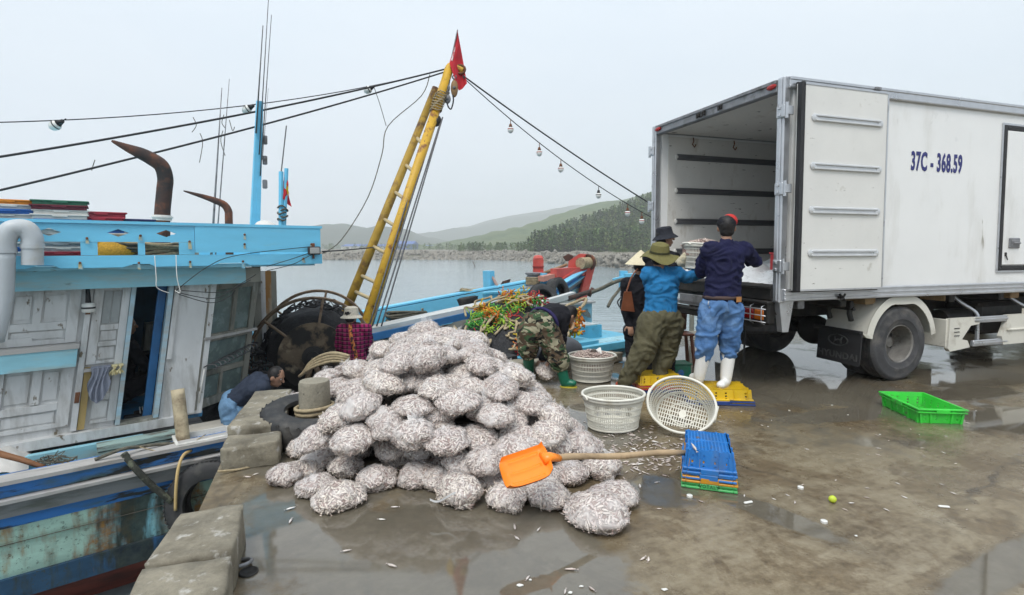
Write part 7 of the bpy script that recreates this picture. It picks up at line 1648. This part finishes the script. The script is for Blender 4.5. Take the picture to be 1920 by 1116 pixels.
# -- person in bucket hat, cream gloves
Yb = 6.25
J = dict(head=at(1247,446,Yb), neck=at(1243,473,Yb), chest=at(1240,493,Yb), pelvis=at(1236,585,Yb), shL=at(1218,483,Yb+.05), shR=at(1262,484,Yb-.08), elL=at(1248,510,Yb+.24), wrL=at(1284,486,Yb+.05), elR=at(1266,505,Yb-.22), wrR=at(1288,478,Yb-.30),
         hipL=at(1222,592,Yb), hipR=at(1250,592,Yb), knL=at(1222,655,Yb), knR=at(1252,655,Yb), anL=gp(1222,708,.08), anR=gp(1252,708,.08), toeL=gp(1222,708,.045), toeR=gp(1252,708,.045))
for s_ in 'LR': J['an'+s_].y = Yb; J['toe'+s_].y = Yb+.1; J['toe'+s_].x += .06; J['toe'+s_].z = .045; J['an'+s_].x = J['kn'+s_].x
pb, HM, hd, F, U, sd_ = person('person in dark bucket hat and black jacket with cream gloves holding the basket', J, M_BLK, M_DKTR, face=(.95,.15,.05), gl=M_CREAM, seed=5, shoe=M_GASK, sleeve=.35, handsUpL=(0,-1,.3), handsUpR=(0,-1,.3))
ax_ = (U - F*.12).normalized(); m = MB(); m.lathe(hd + ax_*.028, [(.001,.105),(.07,.10),(.090,.085),(.098,.02),(.104,.008),(.150,-.035),(.148,-.040),(.10,0)], 32, ax_); hat(pb, m, cloth_mat('charcoal_hat_cloth', (.025,.027,.035)))
# -- woman in conical hat
Yc = 6.75
J = dict(head=at(1201,496,Yc), neck=at(1199,520,Yc), chest=at(1199,540,Yc), pelvis=at(1199,615,Yc), shL=at(1176,533,Yc), shR=at(1222,533,Yc), elL=at(1172,575,Yc+.05), wrL=at(1180,608,Yc-.10), elR=at(1226,575,Yc+.08), wrR=at(1222,600,Yc+.2),
         hipL=at(1186,622,Yc), hipR=at(1212,622,Yc), knL=at(1186,660,Yc), knR=at(1212,660,Yc), anL=at(1186,690,Yc), anR=at(1212,690,Yc), toeL=at(1186,690,Yc+.1), toeR=at(1212,690,Yc+.1))
for s_ in 'LR': J['an'+s_].z = .09; J['toe'+s_].z = .045; J['kn'+s_].z = .42
pw, HM, hd, F, U, sd_ = person('woman in pale conical hat and long black coat with a brown shoulder bag', J, M_BLK, M_DKTR, face=(.6,.8,0), hem=.12, seed=7, shoe=M_GASK)
ax_ = V((.02,-.02,1)).normalized(); m = MB(); m.lathe(hd + ax_*.03, [(.001,.155),(.05,.115),(.12,.045),(.19,-.025),(.195,-.03),(.188,-.032),(.11,.035),(.04,.105)], 36, ax_); hat(pw, m, mat('pale_straw', (.66,.58,.40), .1, 20, .8, .05, .3, .003, stretch=(1,1,6)))
sbg = empty('shoulder_bag', at(1176,568,Yc-.2), label='small brown leather shoulder bag hanging on the black coated woman', cat='bag')
m = MB(); P = [at(1170,548,Yc-.22), at(1184,548,Yc-.18), at(1190,585,Yc-.18), at(1164,582,Yc-.24)]
m.prism(P, (.02,.10,0)); m.build('bag_body', mat('brown_leather', (.22,.075,.035), .2, 8, .5), sbg, recalc=True); m = MB(); m.tube(smoothpath([at(1174,550,Yc-.2), at(1184,520,Yc-.16), at(1196,504,Yc-.12)], 5), .010, 6); m.build('strap', MATS['brown_leather'], sbg, True); m = MB(); m.tube(smoothpath([at(1166,556,Yc-.24), at(1158,566,Yc-.24), at(1162,576,Yc-.24)], 5), .008, 6); m.build('handle', M_GASK, sbg, True)
# -- man in camouflage trousers bending over
Yk = 5.95
J = dict(head=at(1066,592,Yk+.40), neck=at(1055,588,Yk+.30), chest=at(1042,588,Yk+.22), pelvis=at(1010,608,Yk-.02), shL=at(1036,588,Yk+.36), shR=at(1057,594,Yk+.10), elL=at(1030,640,Yk+.36), wrL=at(1018,672,Yk+.22), elR=at(1050,646,Yk+.12), wrR=at(1032,674,Yk+.08),
         hipL=at(994,622,Yk+.02), hipR=at(1026,624,Yk-.03), knL=at(990,672,Yk+.05), knR=at(1048,676,Yk-.05), anL=at(992,705,Yk+.25), anR=at(1058,722,Yk-.06), toeL=at(988,708,Yk+.35), toeR=at(1074,728,Yk-.08))
J['anR'].z = .085; J['toeR'].z = .045; J['anL'].z = .085; J['toeL'].z = .045; J['knL'].z = max(J['knL'].z, .42)
pk, HM, hd, F, U, sd_ = person('man in camouflage trousers and green boots bending over a bag of fish', J, M_BLK, M_CAMO, face=(.5,.4,-.75), up=(.6,.3,.5), boots=M_GRNB, boot_h=.34, cuff=.12, hem=.0, seed=9, bot_g=.04, bf=.015)
m = MB(); X = (J['hipR']-J['hipL']).normalized(); sp = (J['chest']-J['pelvis']).normalized(); c = J['pelvis'] + sp*.10
f_ = frame(X, sp); m.tube([c + f_ @ V((.185*cos(a), .150*sin(a), 0)) for a in [2*pi*k/28 for k in range(28)]], .02, 8, close=True); m.build('undershirt', cloth_mat('indigo_undershirt', (.028,.022,.085)), pk, True)
bag(at(1022, 700, Yk+.12) - V((0,0,.02)), 1.0, Euler((.4,.3,0)).to_matrix(), .92, 5, 'bag of fish being lifted by the bending man')
# -- woman in plaid on the boat
Yp = 7.55
J = dict(head=at(659,593,Yp), neck=at(661,610,Yp), chest=at(662,624,Yp), pelvis=at(664,680,Yp), shL=at(641,618,Yp), shR=at(686,617,Yp), elL=at(636,650,Yp+.02), wrL=at(644,670,Yp+.2), elR=at(692,648,Yp+.1), wrR=at(684,664,Yp+.28), hipL=at(654,688,Yp), hipR=at(674,688,Yp), knL=at(654,730,Yp), knR=at(674,730,Yp), anL=at(654,765,Yp), anR=at(674,765,Yp), toeL=at(654,765,Yp+.1), toeR=at(674,765,Yp+.1))
for s_ in 'LR': J['an'+s_].z = -.90; J['toe'+s_].z = -.935; J['kn'+s_].z = -.5
pp, HM, hd, F, U, sd_ = person('woman in magenta plaid shirt and knitted pale hat standing on the boat', J, M_PLAID, M_DKTR, face=(.3,.95,0), seed=11, shoe=M_GASK)
m = MB(); m.lathe(hd + U*.02, [(.001,.12),(.06,.118),(.092,.10),(.102,.03),(.108,.0),(.155,-.035),(.152,-.04),(.10,-.005)], 30, U); hat(pp, m, mat('knitted_cream_hat', (.60,.54,.44), .3, 90, .9, .05, .9, .01))
m = MB(); m.tube(smoothpath([J['neck'] + V((.0,-.10,.02)), J['chest'] + V((.02,-.17,-.02)), J['chest'] + V((.07,-.17,-.22)), J['chest'] + V((.09,-.14,-.40))], 5), .028, 6); m.build('scarf_tail', mat('orange_print_scarf', (.50,.16,.04), .4, 30, .8, dirt=(.03,.01,.02), dscale=25, dlo=.5, dhi=.55), pp, True)
# -- man stooping on the side deck of the boat
Ys = 6.3
J = dict(head=at(517,707,Ys+.05), neck=at(500,713,Ys+.02), chest=at(482,719,Ys), pelvis=at(440,753,Ys), shL=at(487,713,Ys+.18), shR=at(492,727,Ys-.16), elL=at(500,756,Ys+.22), wrL=at(520,766,Ys+.2), elR=at(500,763,Ys-.12), wrR=at(522,761,Ys-.02), hipL=at(436,761,Ys+.12), hipR=at(434,763,Ys-.10), knL=at(434,811,Ys+.12), knR=at(440,817,Ys-.10), anL=at(418,859,Ys+.12), anR=at(420,861,Ys-.10), toeL=at(440,863,Ys+.12), toeR=at(442,865,Ys-.1))
pt, HM, hd, F, U, sd_ = person('man in dark shirt and pale jeans stooping on the boat beside the quay', J, M_TEE, M_LJEANS, face=(.85,.0,-.35), up=(.35,0,.9), seed=13, shoe=MATS['red_brown_boot'], bot_g=.03, bf=.013, sleeve=.5)
# -- person inside the cabin doorway
q = lambda t_, o, z: LS(t_, o, z)
J = dict(head=q(-.80,1.75,.62), neck=q(-.79,1.73,.46), chest=q(-.78,1.72,.36), pelvis=q(-.80,1.75,-.12), shL=q(-.80,1.92,.36), shR=q(-.74,1.55,.36), elL=q(-.60,1.85,.22), wrL=q(-.42,1.75,.20), elR=q(-.58,1.45,.16), wrR=q(-.40,1.45,.14), hipL=q(-.76,1.86,-.16), hipR=q(-.76,1.64,-.16), knL=q(-.42,1.90,-.02), knR=q(-.42,1.62,-.02), anL=q(-.42,1.86,-.30), anR=q(-.42,1.60,-.30), toeL=q(-.30,1.86,-.335), toeR=q(-.30,1.60,-.335))
person('person in dark clothes sitting inside the cabin doorway', J, M_BLK, M_DKTR, face=BA, seed=15, shoe=M_GASK)
# ================================================================== BASKETS, CRATES, TOOLS
M_BASK = mat('white_basket_plastic', (.70,.68,.60), .06, 5, .42, .08, .05, .002, dirt=(.46,.41,.31), dscale=5, dlo=.56, dhi=.8)
def basket_parts(rx, ry, h, taper=.80, n=64):
    rim = MB(); el = lambda r_, a, z: V((rx*r_*cos(a), ry*r_*sin(a), z))
    rim.tube([el(1.0, 2*pi*k/n, h) for k in range(n)], .012, 8, close=True); vs = []
    prof = [(1.0, h+.004), (1.0, h-.045), (.985, h-.045), (.985, h+.0)]
    for r_, z in prof: vs += [el(r_*1.005, 2*pi*k/n, z) for k in range(n)]
    rim.add(vs, [(i*n+k, i*n+(k+1) % n, ((i+1) % 4)*n+(k+1) % n, ((i+1) % 4)*n+k) for i in range(4) for k in range(n)])
    wall = MB(); R_ = lambda z: lerp(taper, .985, z/h)
    for z in [h*.08, h*.26, h*.45, h*.64, h*.80]:
        hh = .0065
        vs = []
        for r_, zz in ((1.006, z-hh), (1.006, z+hh), (.982, z+hh), (.982, z-hh)): vs += [el(R_(zz)*r_, 2*pi*k/n, zz) for k in range(n)]
        wall.add(vs, [(i*n+k, i*n+(k+1) % n, ((i+1) % 4)*n+(k+1) % n, ((i+1) % 4)*n+k) for i in range(4) for k in range(n)])
    nr = 84
    for k in range(nr):
        a = 2*pi*k/nr; da = 2*pi/nr*.19; c = []
        for z in (.0, h-.04):
            for s_, r_ in ((-1, 1.0), (1, 1.0), (1, .985), (-1, .985)): c.append(el(R_(z)*r_, a + s_*da, z))
        wall.hexa(c)
    base = MB(); base.tube([el(taper*.99, 2*pi*k/n, .008) for k in range(n)], .010, 6, close=True); base.tube([el(taper*.5, 2*pi*k/n, .008) for k in range(n)], .006, 5, close=True); base.lathe((0,0,.004), [(.001,.008),(.035,.008),(.035,-.002)], 16)
    for k in range(-10, 11):
        x = k/10.5*rx*taper; w = math.sqrt(max(0, 1-(x/(rx*taper))**2))*ry*taper
        if w > .01: base.box((x, 0, .007), (.008, 2*w, .008))
        y = k/10.5*ry*taper; w = math.sqrt(max(0, 1-(y/(ry*taper))**2))*rx*taper
        if w > .01 and k % 2 == 0: base.box((0, y, .0085), (2*w, .008, .008))
    for k in range(6): base.lathe((rx*taper*.8*cos(k*pi/3), ry*taper*.8*sin(k*pi/3), -.012), [(.012,0),(.012,.014)], 8, cap0=True)
    hd_ = MB()
    for s_ in (-1, 1): hd_.tube([V((s_*(rx*1.0+.004), y*.06, h-.02 + (.02 if abs(y) < 1 else 0))) for y in (-1.2,-.6,0,.6,1.2)], .010, 6)
    return [('rim', rim.mesh('rim', M_BASK, True), None), ('slotted_wall', wall.mesh('slotted_wall', M_BASK), 'stuff'), ('base_grid', base.mesh('base_grid', M_BASK), 'stuff'), ('handle', hd_.mesh('handle', M_BASK, True), 'stuff')]
BK = basket_parts(.29, .25, .30)
def basket(loc, rot, label, sc=1.0):
    e = empty('fish_basket', loc, rot, label=label, cat='basket', group='white slotted fish baskets'); e.scale = (sc, sc, sc)
    for nm, me, kd in BK:
        o = mobj(nm, me, e)
        if kd: o['kind'] = kd
    return e
p = gp(1158, 816); basket(p + V((0,.20,.014)), (0,0,.3), 'empty white slotted basket standing upright beside the heap', .94)
# tipped basket, mouth towards the camera
ctr = at(1277, 757, 4.38); axis = V((-.30,-.78,.55)).normalized(); q = V((0,0,1)).rotation_difference(axis)
basket(ctr - axis*.30, (q.to_matrix() @ Matrix.Rotation(-.55, 3, 'Z')).to_euler(), 'empty white slotted basket tipped on its side showing its base grid', .95)
p = gp(1115, 722); basket(p + V((0,.22,.014)), (0,0,.1), 'white slotted basket filled with fish beside the bending man', .95)
def fish_fill(name, c, rx, ry, hgt, n, label, rotz=0, tone=(1,.93,.92)):
    m = MB(); col = []
    for k in range(n):
        r_ = math.sqrt((k+.5)/n)*.97; a = k*2.399963; x, y = r_*cos(a)*rx, r_*sin(a)*ry; z = hgt*(1-r_*r_) + rf.uniform(-.01,.012)
        s_ = fshade(); fish_into(m, col, V(c) + V((x, y, z)), V((rf.uniform(-1,1), rf.uniform(-1,1), rf.uniform(-.25,.25))), V((x*.8, y*.8, .3)).normalized(), rf.uniform(.04,.06), rf.uniform(.013,.018), .010, tuple(v_*q for v_, q in zip(s_, tone)))
    e = empty(name, c, label=label, cat='fish'); o = bpy.data.objects.new('fish_layer', fish_mesh('fish_layer', m, col)); link(o, e); o.matrix_parent_inverse = winv(e); o['kind'] = 'stuff'
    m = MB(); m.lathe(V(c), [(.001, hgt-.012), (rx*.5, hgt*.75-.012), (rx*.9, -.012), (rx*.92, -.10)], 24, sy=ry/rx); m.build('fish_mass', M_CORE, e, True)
fish_fill('fish_pile', (p.x, p.y+.22, .265), .265, .225, .085, 520, 'heaped pinkish fish filling the basket beside the bending man')
m = MB(); c = V((p.x+.02, p.y+.18, .345)); m.grid(lambda a, b: c + V((lerp(-.06,.08,a), lerp(-.05,.05,b), .03*sin(a*5)*cos(b*4)+.015)), 8, 6); m.build('plastic_scrap', M_WHITEP, smooth=True, label='crumpled white scrap on top of the basket of fish', cat='scrap')
# basket being lifted
HB = at(1318, 497, 5.98); hb_ = basket(HB - V((0,0,.06)), (0,.12,.4), 'white basket of fish being lifted into the truck by the workers', .92)
fish_fill('fish_pile', HB + V((0,0,.21)), .25, .215, .07, 420, 'fish heaped in the basket being lifted into the truck')
# ---- crates
def crate_meshes(mt, lx=.56, ly=.37, h=.15, flare=.035, holes=True):
    """open crate, base on z=0: flared walls with posts, double rim, pierced base"""
    out = []
    w = MB(); bx, by = lx/2-flare, ly/2-flare
    def wallq(ax, s_, u0, u1, z0, z1, th=.008):
        c = []
        for z in (z0, z1):
            f = z/h; ox, oy = bx + flare*f*.55, by + flare*f*.55
            for u, d in ((u0, 0), (u1, 0), (u1, -th), (u0, -th)):
                c.append(V((u*ox*2, s_*(oy+d), z)) if ax == 0 else V((s_*(ox+d), u*oy*2, z)))
        w.hexa(c)
    for ax in (0, 1):
        for s_ in (-1, 1):
            nh = 6 if ax == 0 else 4; us = [-.5 + k/nh for k in range(nh+1)]
            wallq(ax, s_, -.5, .5, 0, h*.22); wallq(ax, s_, -.5, .5, h*.70, h)
            for k in range(nh):     # piers between pairs of round-ish holes
                a, b = us[k], us[k+1]; g = (b-a)*.10; mid = (a+b)/2
                wallq(ax, s_, a, mid-g, h*.22, h*.70); wallq(ax, s_, mid+g, b, h*.22, h*.70)
                wallq(ax, s_, mid-g, mid+g, h*.34, h*.44); wallq(ax, s_, mid-g, mid+g, h*.56, h*.64)
            for u in (-.47, -.24, .24, .47):   # outer ribs
                c = []
                for z in (0, h*.95):
                    f = z/h; ox, oy = bx + flare*f*.55, by + flare*f*.55
                    for uu, d in ((u-.022, .014-.008*f), (u+.022, .014-.008*f), (u+.022, 0), (u-.022, 0)): c.append(V((uu*ox*2, s_*(oy+d), z)) if ax == 0 else V((s_*(ox+d), uu*oy*2, z)))
                w.hexa(c)
    out.append(('wall', w.mesh('wall', mt), 'stuff'))
    r_ = MB()
    for z, g in ((h-.008, .0), (h-.034, -.004)):
        for s_ in (-1, 1):
            r_.box((0, s_*(ly/2-.012+g), z), (lx+2*g, .026, .014), ch=.003); r_.box((s_*(lx/2-.012+g), 0, z), (.026, ly-.05+2*g, .014), ch=.003)
    for s_ in (-1, 1): r_.box((0, s_*(ly/2-.006), h-.021), (.15, .020, .036), ch=.003); r_.box((s_*(lx/2-.006), 0, h-.021), (.020, .11, .036), ch=.003)
    out.append(('rim', r_.mesh('rim', mt), 'stuff'))
    b = MB(); nx, ny = 12, 15
    for k in range(nx+1): b.box((0, lerp(-by+.004, by-.004, k/nx), .006), (2*bx, .0085, .012))
    for k in range(ny*2+1): b.box((lerp(-bx+.004, bx-.004, k/(ny*2)), 0, .0055), (.0050, 2*by, .010))
    b.box((0,0,.0065), (.02, 2*by, .0135))
    out.append(('base_grid', b.mesh('base_grid', mt), 'stuff')); return out
CM = {}
def crate_mat(k, c): return mat('crate_'+k, c, .12, 6, .42, .1, .08, .002, dirt=[x*.5+.07 for x in c], dscale=5, dlo=.5, dhi=.72, dirt2=(.16,.13,.09), d2scale=14, d2lo=.64, d2hi=.7)
CC = {'blue': (.02,.17,.50), 'orange': (.58,.27,.02), 'green': (.07,.42,.12), 'lime': (.05,.60,.06), 'yellow': (.62,.40,.01), 'red': (.45,.04,.03), 'navy': (.02,.05,.20), 'white': (.68,.67,.63), 'bottle green': (.01,.16,.09)}
def crate(loc, rz, color, label, flip=False, sc=(1,1,1), name='fish_crate', lx=.56, ly=.37, h=.15, tilt=(0,0)):
    k = (color, lx, ly, h)
    if k not in CM: CM[k] = crate_meshes(crate_mat(color, CC[color]), lx, ly, h)
    e = empty(name, loc, label=label, cat='crate'); M_ = Matrix.Rotation(rz, 3, 'Z') @ Euler((tilt[0], tilt[1], 0)).to_matrix()
    if flip: M_ = M_ @ Matrix.Rotation(pi, 3, 'X'); e.location = V(loc) + V((0,0,h))
    e.rotation_euler = M_.to_euler(); e.scale = sc
    for nm, me, kd in CM[k]:
        o = mobj(nm, me, e)
        if kd: o['kind'] = kd
    return e
# blue stack on orange and green
A, B = gp(1277, 914), gp(1383, 928); d = (B-A); rz = math.atan2(d.y, d.x); wd = d.length; f_ = V((-d.y, d.x, 0)).normalized(); dep = wd*1.32; c = (A+B)/2 + f_*dep/2
rz2 = rz + pi/2
for k, (col, z, fl_, lb) in enumerate([('green', .002, True, 'green crate with moulded lettering at the bottom of the blue crate stack'), ('orange', .040, True, 'orange yellow crate between the green and the blue crates'), ('blue', .062, True, 'lower blue crate nested upside down in the stack'), ('blue', .098, True, 'top blue crate upside down with a pierced base and a fish on it')]):
    h_ = .15
    e = crate(c + V((0,0,z)) , rz2 + (0,.015,-.01,.012)[k], col, lb, flip=True, lx=dep, ly=wd*(1.0 if k < 2 else .975), h=h_)
EM = mat('moulded_green_letters', (.02,.12,.05), .1, 9, .5)
me = text_mesh('crate_lettering', 'VOTALY', EM, .03, .9, .001, .001, 1.25); mobj('crate_lettering', me, e if False else None, c - f_*(dep/2+.004) + V((.0,0,.027)), (pi/2, 0, rz)).name = 'crate_lettering'
lt = bpy.data.objects['crate_lettering']
for o in bpy.data.objects:
    if o.get('label', '').startswith('green crate with moulded'): lt.parent = o; lt.matrix_parent_inverse = winv(o)
m = MB(); col = []; pz = gp(1300, 862, .26); tq = c + V((0,0,.262)) - f_*(dep*.42) - d.normalized()*wd*.28
fish_into(m, col, tq, V((.2,-.7,-.4)), V((0,-.3,1)), .075, .022, .012, (.7,.66,.62)); mobj('loose_fish', fish_mesh('loose_fish', m, col), label='single fish lying on the front edge of the top blue crate', cat='fish')
# green crate on the right
A, B, C_, D = [gp(x, y, .135) for x, y in ((1656,736),(1722,733),(1809,766),(1729,771))]
cen = (A+B+C_+D)/4; ld = (D-A + C_-B)/2; wdv = (B-A + C_-D)/2
crate(V((cen.x, cen.y, .002)), math.atan2(ld.y, ld.x), 'lime', 'bright green open crate with a few fish standing alone on the right', lx=ld.length, ly=max(.34, wdv.length), h=.135)
m = MB(); col = []
for k in range(40): fish_into(m, col, V((cen.x + rf.gauss(-.03,.07), cen.y + rf.gauss(0,.05), .022+rf.random()*.02)), V((rf.uniform(-1,1), rf.uniform(-1,1), .1)), V((0,0,1)), .05, .015, .009, tuple(v_*.8 for v_ in fshade()))
e = empty('fish_pile', (cen.x, cen.y, .015), label='small handful of fish inside the bright green crate', cat='fish'); o = bpy.data.objects.new('fish_layer', fish_mesh('fish_layer', m, col)); link(o, e); o.matrix_parent_inverse = winv(e); o['kind'] = 'stuff'
# crates the men stand on
fj = (JJ['anL'] + JJ['anR'])/2; zt = min(JJ['anL'].z, JJ['anR'].z) - .092
cj = gp(1352, 750, 0); cj = V((fj.x+.03, fj.y-.02, 0))
crate(cj + V((0,0,.002)), -.10, 'navy', 'blue crate under the yellow crate the man in jeans stands on', flip=True, lx=.64, ly=.44, h=max(.05, zt-.13))
crate(cj + V((0,0,max(.02, zt-.13+.0))), -.10, 'yellow', 'yellow crate under the white boots of the man in jeans', flip=True, lx=.62, ly=.42, h=.13)
cy_ = gp(1222, 718); cy_ = V((cy_.x-.02, 5.80, 0))
crate(cy_ + V((0,0,.002)), .08, 'navy', 'blue crate at the bottom of the stack below the man in waders', flip=True, lx=.50, ly=.36, h=.05)
crate(cy_ + V((0,0,.035)), .08, 'red', 'red crate in the middle of the stack below the man in waders', flip=True, lx=.50, ly=.36, h=.05)
crate(cy_ + V((0,0,.055)), .08, 'yellow', 'yellow crate on top of the stack under the man in waders', flip=True, lx=.49, ly=.35, h=.125)
sc_ = empty('weighing_box', gp(1281, 712) + V((0,.12,0)), label='small bottle green box with blue dial standing behind the yellow crates', cat='box')
p = gp(1281, 712) + V((0,.14,0)); m = MB(); m.box(p + V((0,0,.085)), (.21, .2, .16), (0,0,.1), ch=.012); m.build('case', crate_mat('bottle green', CC['bottle green']), sc_); m = MB(); m.box(p + V((0,0,.172)), (.225, .215, .016), (0,0,.1), ch=.004); m.build('lid', MATS['crate_bottle green'], sc_); m = MB(); m.lathe(p + V((-.02,-.105,.07)), [(.04,0),(.04,.008),(.001,.01)], 16, (.1,-1,0)); m.build('dial', crate_mat('blue', CC['blue']), sc_)
# white crate on the boat
q = bp(382, 838, .15); crate(V((q.x, q.y, -.53)), BROT, 'white', 'white pierced crate on the gunwale beside the fender post', lx=.52, ly=.34, h=.15)
# ---- shovel
M_SHV = mat('orange_plastic_shovel', (.90,.25,.02), .04, 5, .32, .06, .03, .002, dirt=(.55,.14,.02), dscale=5, dlo=.62, dhi=.85)
M_STICK = mat('bare_wood_handle', (.42,.30,.18), .2, 8, .7, .1, .3, .003, dirt=(.14,.09,.05), dscale=4, dlo=.55, dhi=.7)
sh_ = empty('shovel', at(985, 890, 3.15), label='orange plastic shovel with long wooden handle lying on the bags', cat='shovel')
PA, PB, PC, PD = at(932,862,2.90), at(1017,833,3.06), at(1041,892,2.86), at(950,922,2.70)
nrm = (PB-PA).cross(PD-PA).normalized(); nrm = nrm if nrm.dot(V((0,-1,.6))) > 0 else -nrm
def blade(a, b, off=0.0):
    # rounded outline
    x, y = a*2-1, b*2-1; k = (1 - .13*(y*y)**2*(x*x)); k2 = (1 - .13*(x*x)**2*(y*y)); a2, b2 = (x*k+1)/2, (y*k2+1)/2
    p = PA.lerp(PB, a2).lerp(PD.lerp(PC, a2), b2)
    dish = .030*(1-(x*x)**1.5)*(1-.5*(y*y)) ; ridge = .010*max(0, 1-abs(((b*3) % 1)-.5)*5)*(1 if .1 < b < .9 and .15 < a < .85 else 0)
    edge_ = .022*max(0, (abs(y)-.86)/.14) + (.022*max(0, (x-.86)/.14))
    return p - nrm*(dish - ridge - edge_) + nrm*off
m = MB(); m.grid(lambda a, b: blade(a, b), 40, 40); m.grid(lambda a, b: blade(1-a, b, -.006), 40, 40)
m.build('blade', M_SHV, sh_, True)
hs, he = PB.lerp(PC, .42) - (PB-PA)*.12, at(1290, 848, 3.50)
sck = hs + (he-hs)*.10; m = MB(); m.tube([hs - nrm*.0, hs.lerp(sck, .5) + nrm*.012, sck], [.045,.034,.026], 12, flat=.75); m.build('socket', M_SHV, sh_, True)
hs2 = sck - (he-hs)*.06; m = MB(); m.tube([hs2.lerp(he, k/8) + V((0,0,.006*sin(k*1.3))) for k in range(9)], [.019 + .0012*sin(k*2.1) for k in range(9)], 12); m.build('handle', M_STICK, sh_, True)
# ---- bollard with tyre
bl = empty('bollard', (-1.66, 4.42, 0), label='rough concrete mooring bollard with rope turns beside the heap', cat='bollard')
m = MB(); n = 30; rows = [(.128,0),(.126,.1),(.123,.2),(.123,.23),(.126,.25),(.124,.34),(.125,.42),(.117,.44),(.06,.445),(.001,.445)]
m.lathe((-1.66,4.42,0), rows, n); m.v = [tuple(V(p) + (V((p[0]+1.66, p[1]-4.42, 0)).normalized() if abs(p[0]+1.66)+abs(p[1]-4.42) > .01 else V((0,0,0)))*(.008*noise.noise(V(p)*9) + .004*noise.noise(V(p)*30))) for p in m.v]
m.build('post', mat('pitted_bollard_concrete', (.27,.245,.19), .25, 8, .85, .08, .9, .012, dirt=(.06,.055,.045), dscale=24, dlo=.62, dhi=.70, fine=.35), bl, 40)
for k in range(3):
    m = MB(); m.tube([V((-1.66 + (.138+.006*k)*cos(a), 4.42 + (.138+.006*k)*sin(a), .16 + .030*k + .012*sin(a+k))) for a in [2*pi*i/26 for i in range(26)]], .016, 7, close=True); m.build('rope_turn', M_ROPE, bl, True)
mobj('ground_tyre', tyre_mesh('ground_tyre', .42, .24, MATS['old_black_tyre'], 56, 30), None, (-1.64, 4.38, .124), (R(4), R(3), .2), label='black tyre lying flat round the foot of the bollard', cat='tyre')
rope('thin_line', [gp(408,884,.03), gp(450,880,.01), gp(490,868,.008), gp(520,846,.01)], .008, M_ROPE, 'thin yellow line across the concrete in front of the low kerb block', 'line')
# iron ring and rag by the kerb
ir = empty('mooring_ring', gp(455, 1062), label='iron mooring ring with chain set in the quay beside the kerb blocks', cat='ring')
m = MB(); c = gp(466, 1066, .02); m.lathe(c, [(.001,-.016),(.034,-.016),(.036,-.012),(.042,-.012),(.044,-.018)], 20); m.build('socket', M_CHAS, ir, True)
c = gp(450, 1056, .02); m = MB(); m.tube([c + V((.05*cos(a), .05*sin(a), .012*cos(a+1))) for a in [2*pi*i/20 for i in range(20)]], .009, 8, close=True); m.build('ring', M_ALUD, ir, True)
# plastic chair behind the men
st = empty('plastic_chair', gp(1275, 690), label='brown plastic stool standing beside the truck behind the workers', cat='stool')
M_BRN = mat('brown_plastic', (.15,.055,.035), .12, 6, .45); p = gp(1272, 682)
for dx, dy in ((-.15,-.13),(.15,-.13),(-.15,.13),(.15,.13)): m = MB(); m.tube([p + V((dx*1.15,dy*1.15,.003)), p + V((dx*.85,dy*.85,.40))], [.028,.022], 6); m.build('leg', M_BRN, st)
m = MB(); m.box(p + V((0,0,.41)), (.33,.30,.03), ch=.012); m.build('seat', M_BRN, st)
m = MB(); m.box(p + V((0,.15,.56)), (.30,.025,.26), (.12,0,0), ch=.012); m.build('backrest', M_BRN, st)
# litter
m = MB(); m.sphere(gp(1561, 936, .022), (.023,.021,.022), 14, 10); m.build('lime_fruit', mat('lime_yellow_skin', (.50,.60,.05), .08, 20, .45), smooth=True, label='yellow green lime lying on the wet concrete', cat='fruit')
for px, py, lb in ((1501,916,'round white bottle cap on the concrete right of the blue crates'), (1293,932,'white bottle cap at the foot of the green crate'), (1545,980,'white bottle cap on the concrete below the lime')):
    m = MB(); m.lathe(gp(px, py, .001), [(.018,0),(.018,.012),(.015,.014),(.001,.014)], 18); m.build('bottle_cap', M_WHITEP, smooth=40, label=lb, cat='bottle cap')
for px, py, rz_, lb in ((1770,950,-.2,'white cigarette lighter like stick on the right foreground'), (1403,942,.3,'short white stick beside the blue crate stack')):
    m = MB(); m.box(gp(px, py, .007), (.06,.016,.012), (0,0,rz_), ch=.004); m.build('plastic_stick', M_WHITEP, label=lb, cat='litter')
rl = random.Random(4)
for px, py in ((995,1088),(975,1098),(1070,1112),(1090,1100),(1215,1050),(1246,1106),(1605,1005),(1350,780),(1390,772),(1290,905),(1560,760),(1590,778),(1480,770),(1440,800),(1330,905),(1830,770),(1650,815)):
    c = gp(px, py, .003); m = MB(); n = 7; r0 = rl.uniform(.007, .015); pts = [c + V((r0*rl.uniform(.5,1.3)*cos(2*pi*k/n), r0*rl.uniform(.4,.9)*sin(2*pi*k/n), 0)) for k in range(n)]; m.prism(pts, (0,0,.003)); m.build('shell_chip', M_WHITEP, label='small white chip of shell or plastic on the wet concrete', cat='litter', group='white chips scattered on the concrete', recalc=True)
print('bags', nb, 'objects', len(bpy.data.objects))
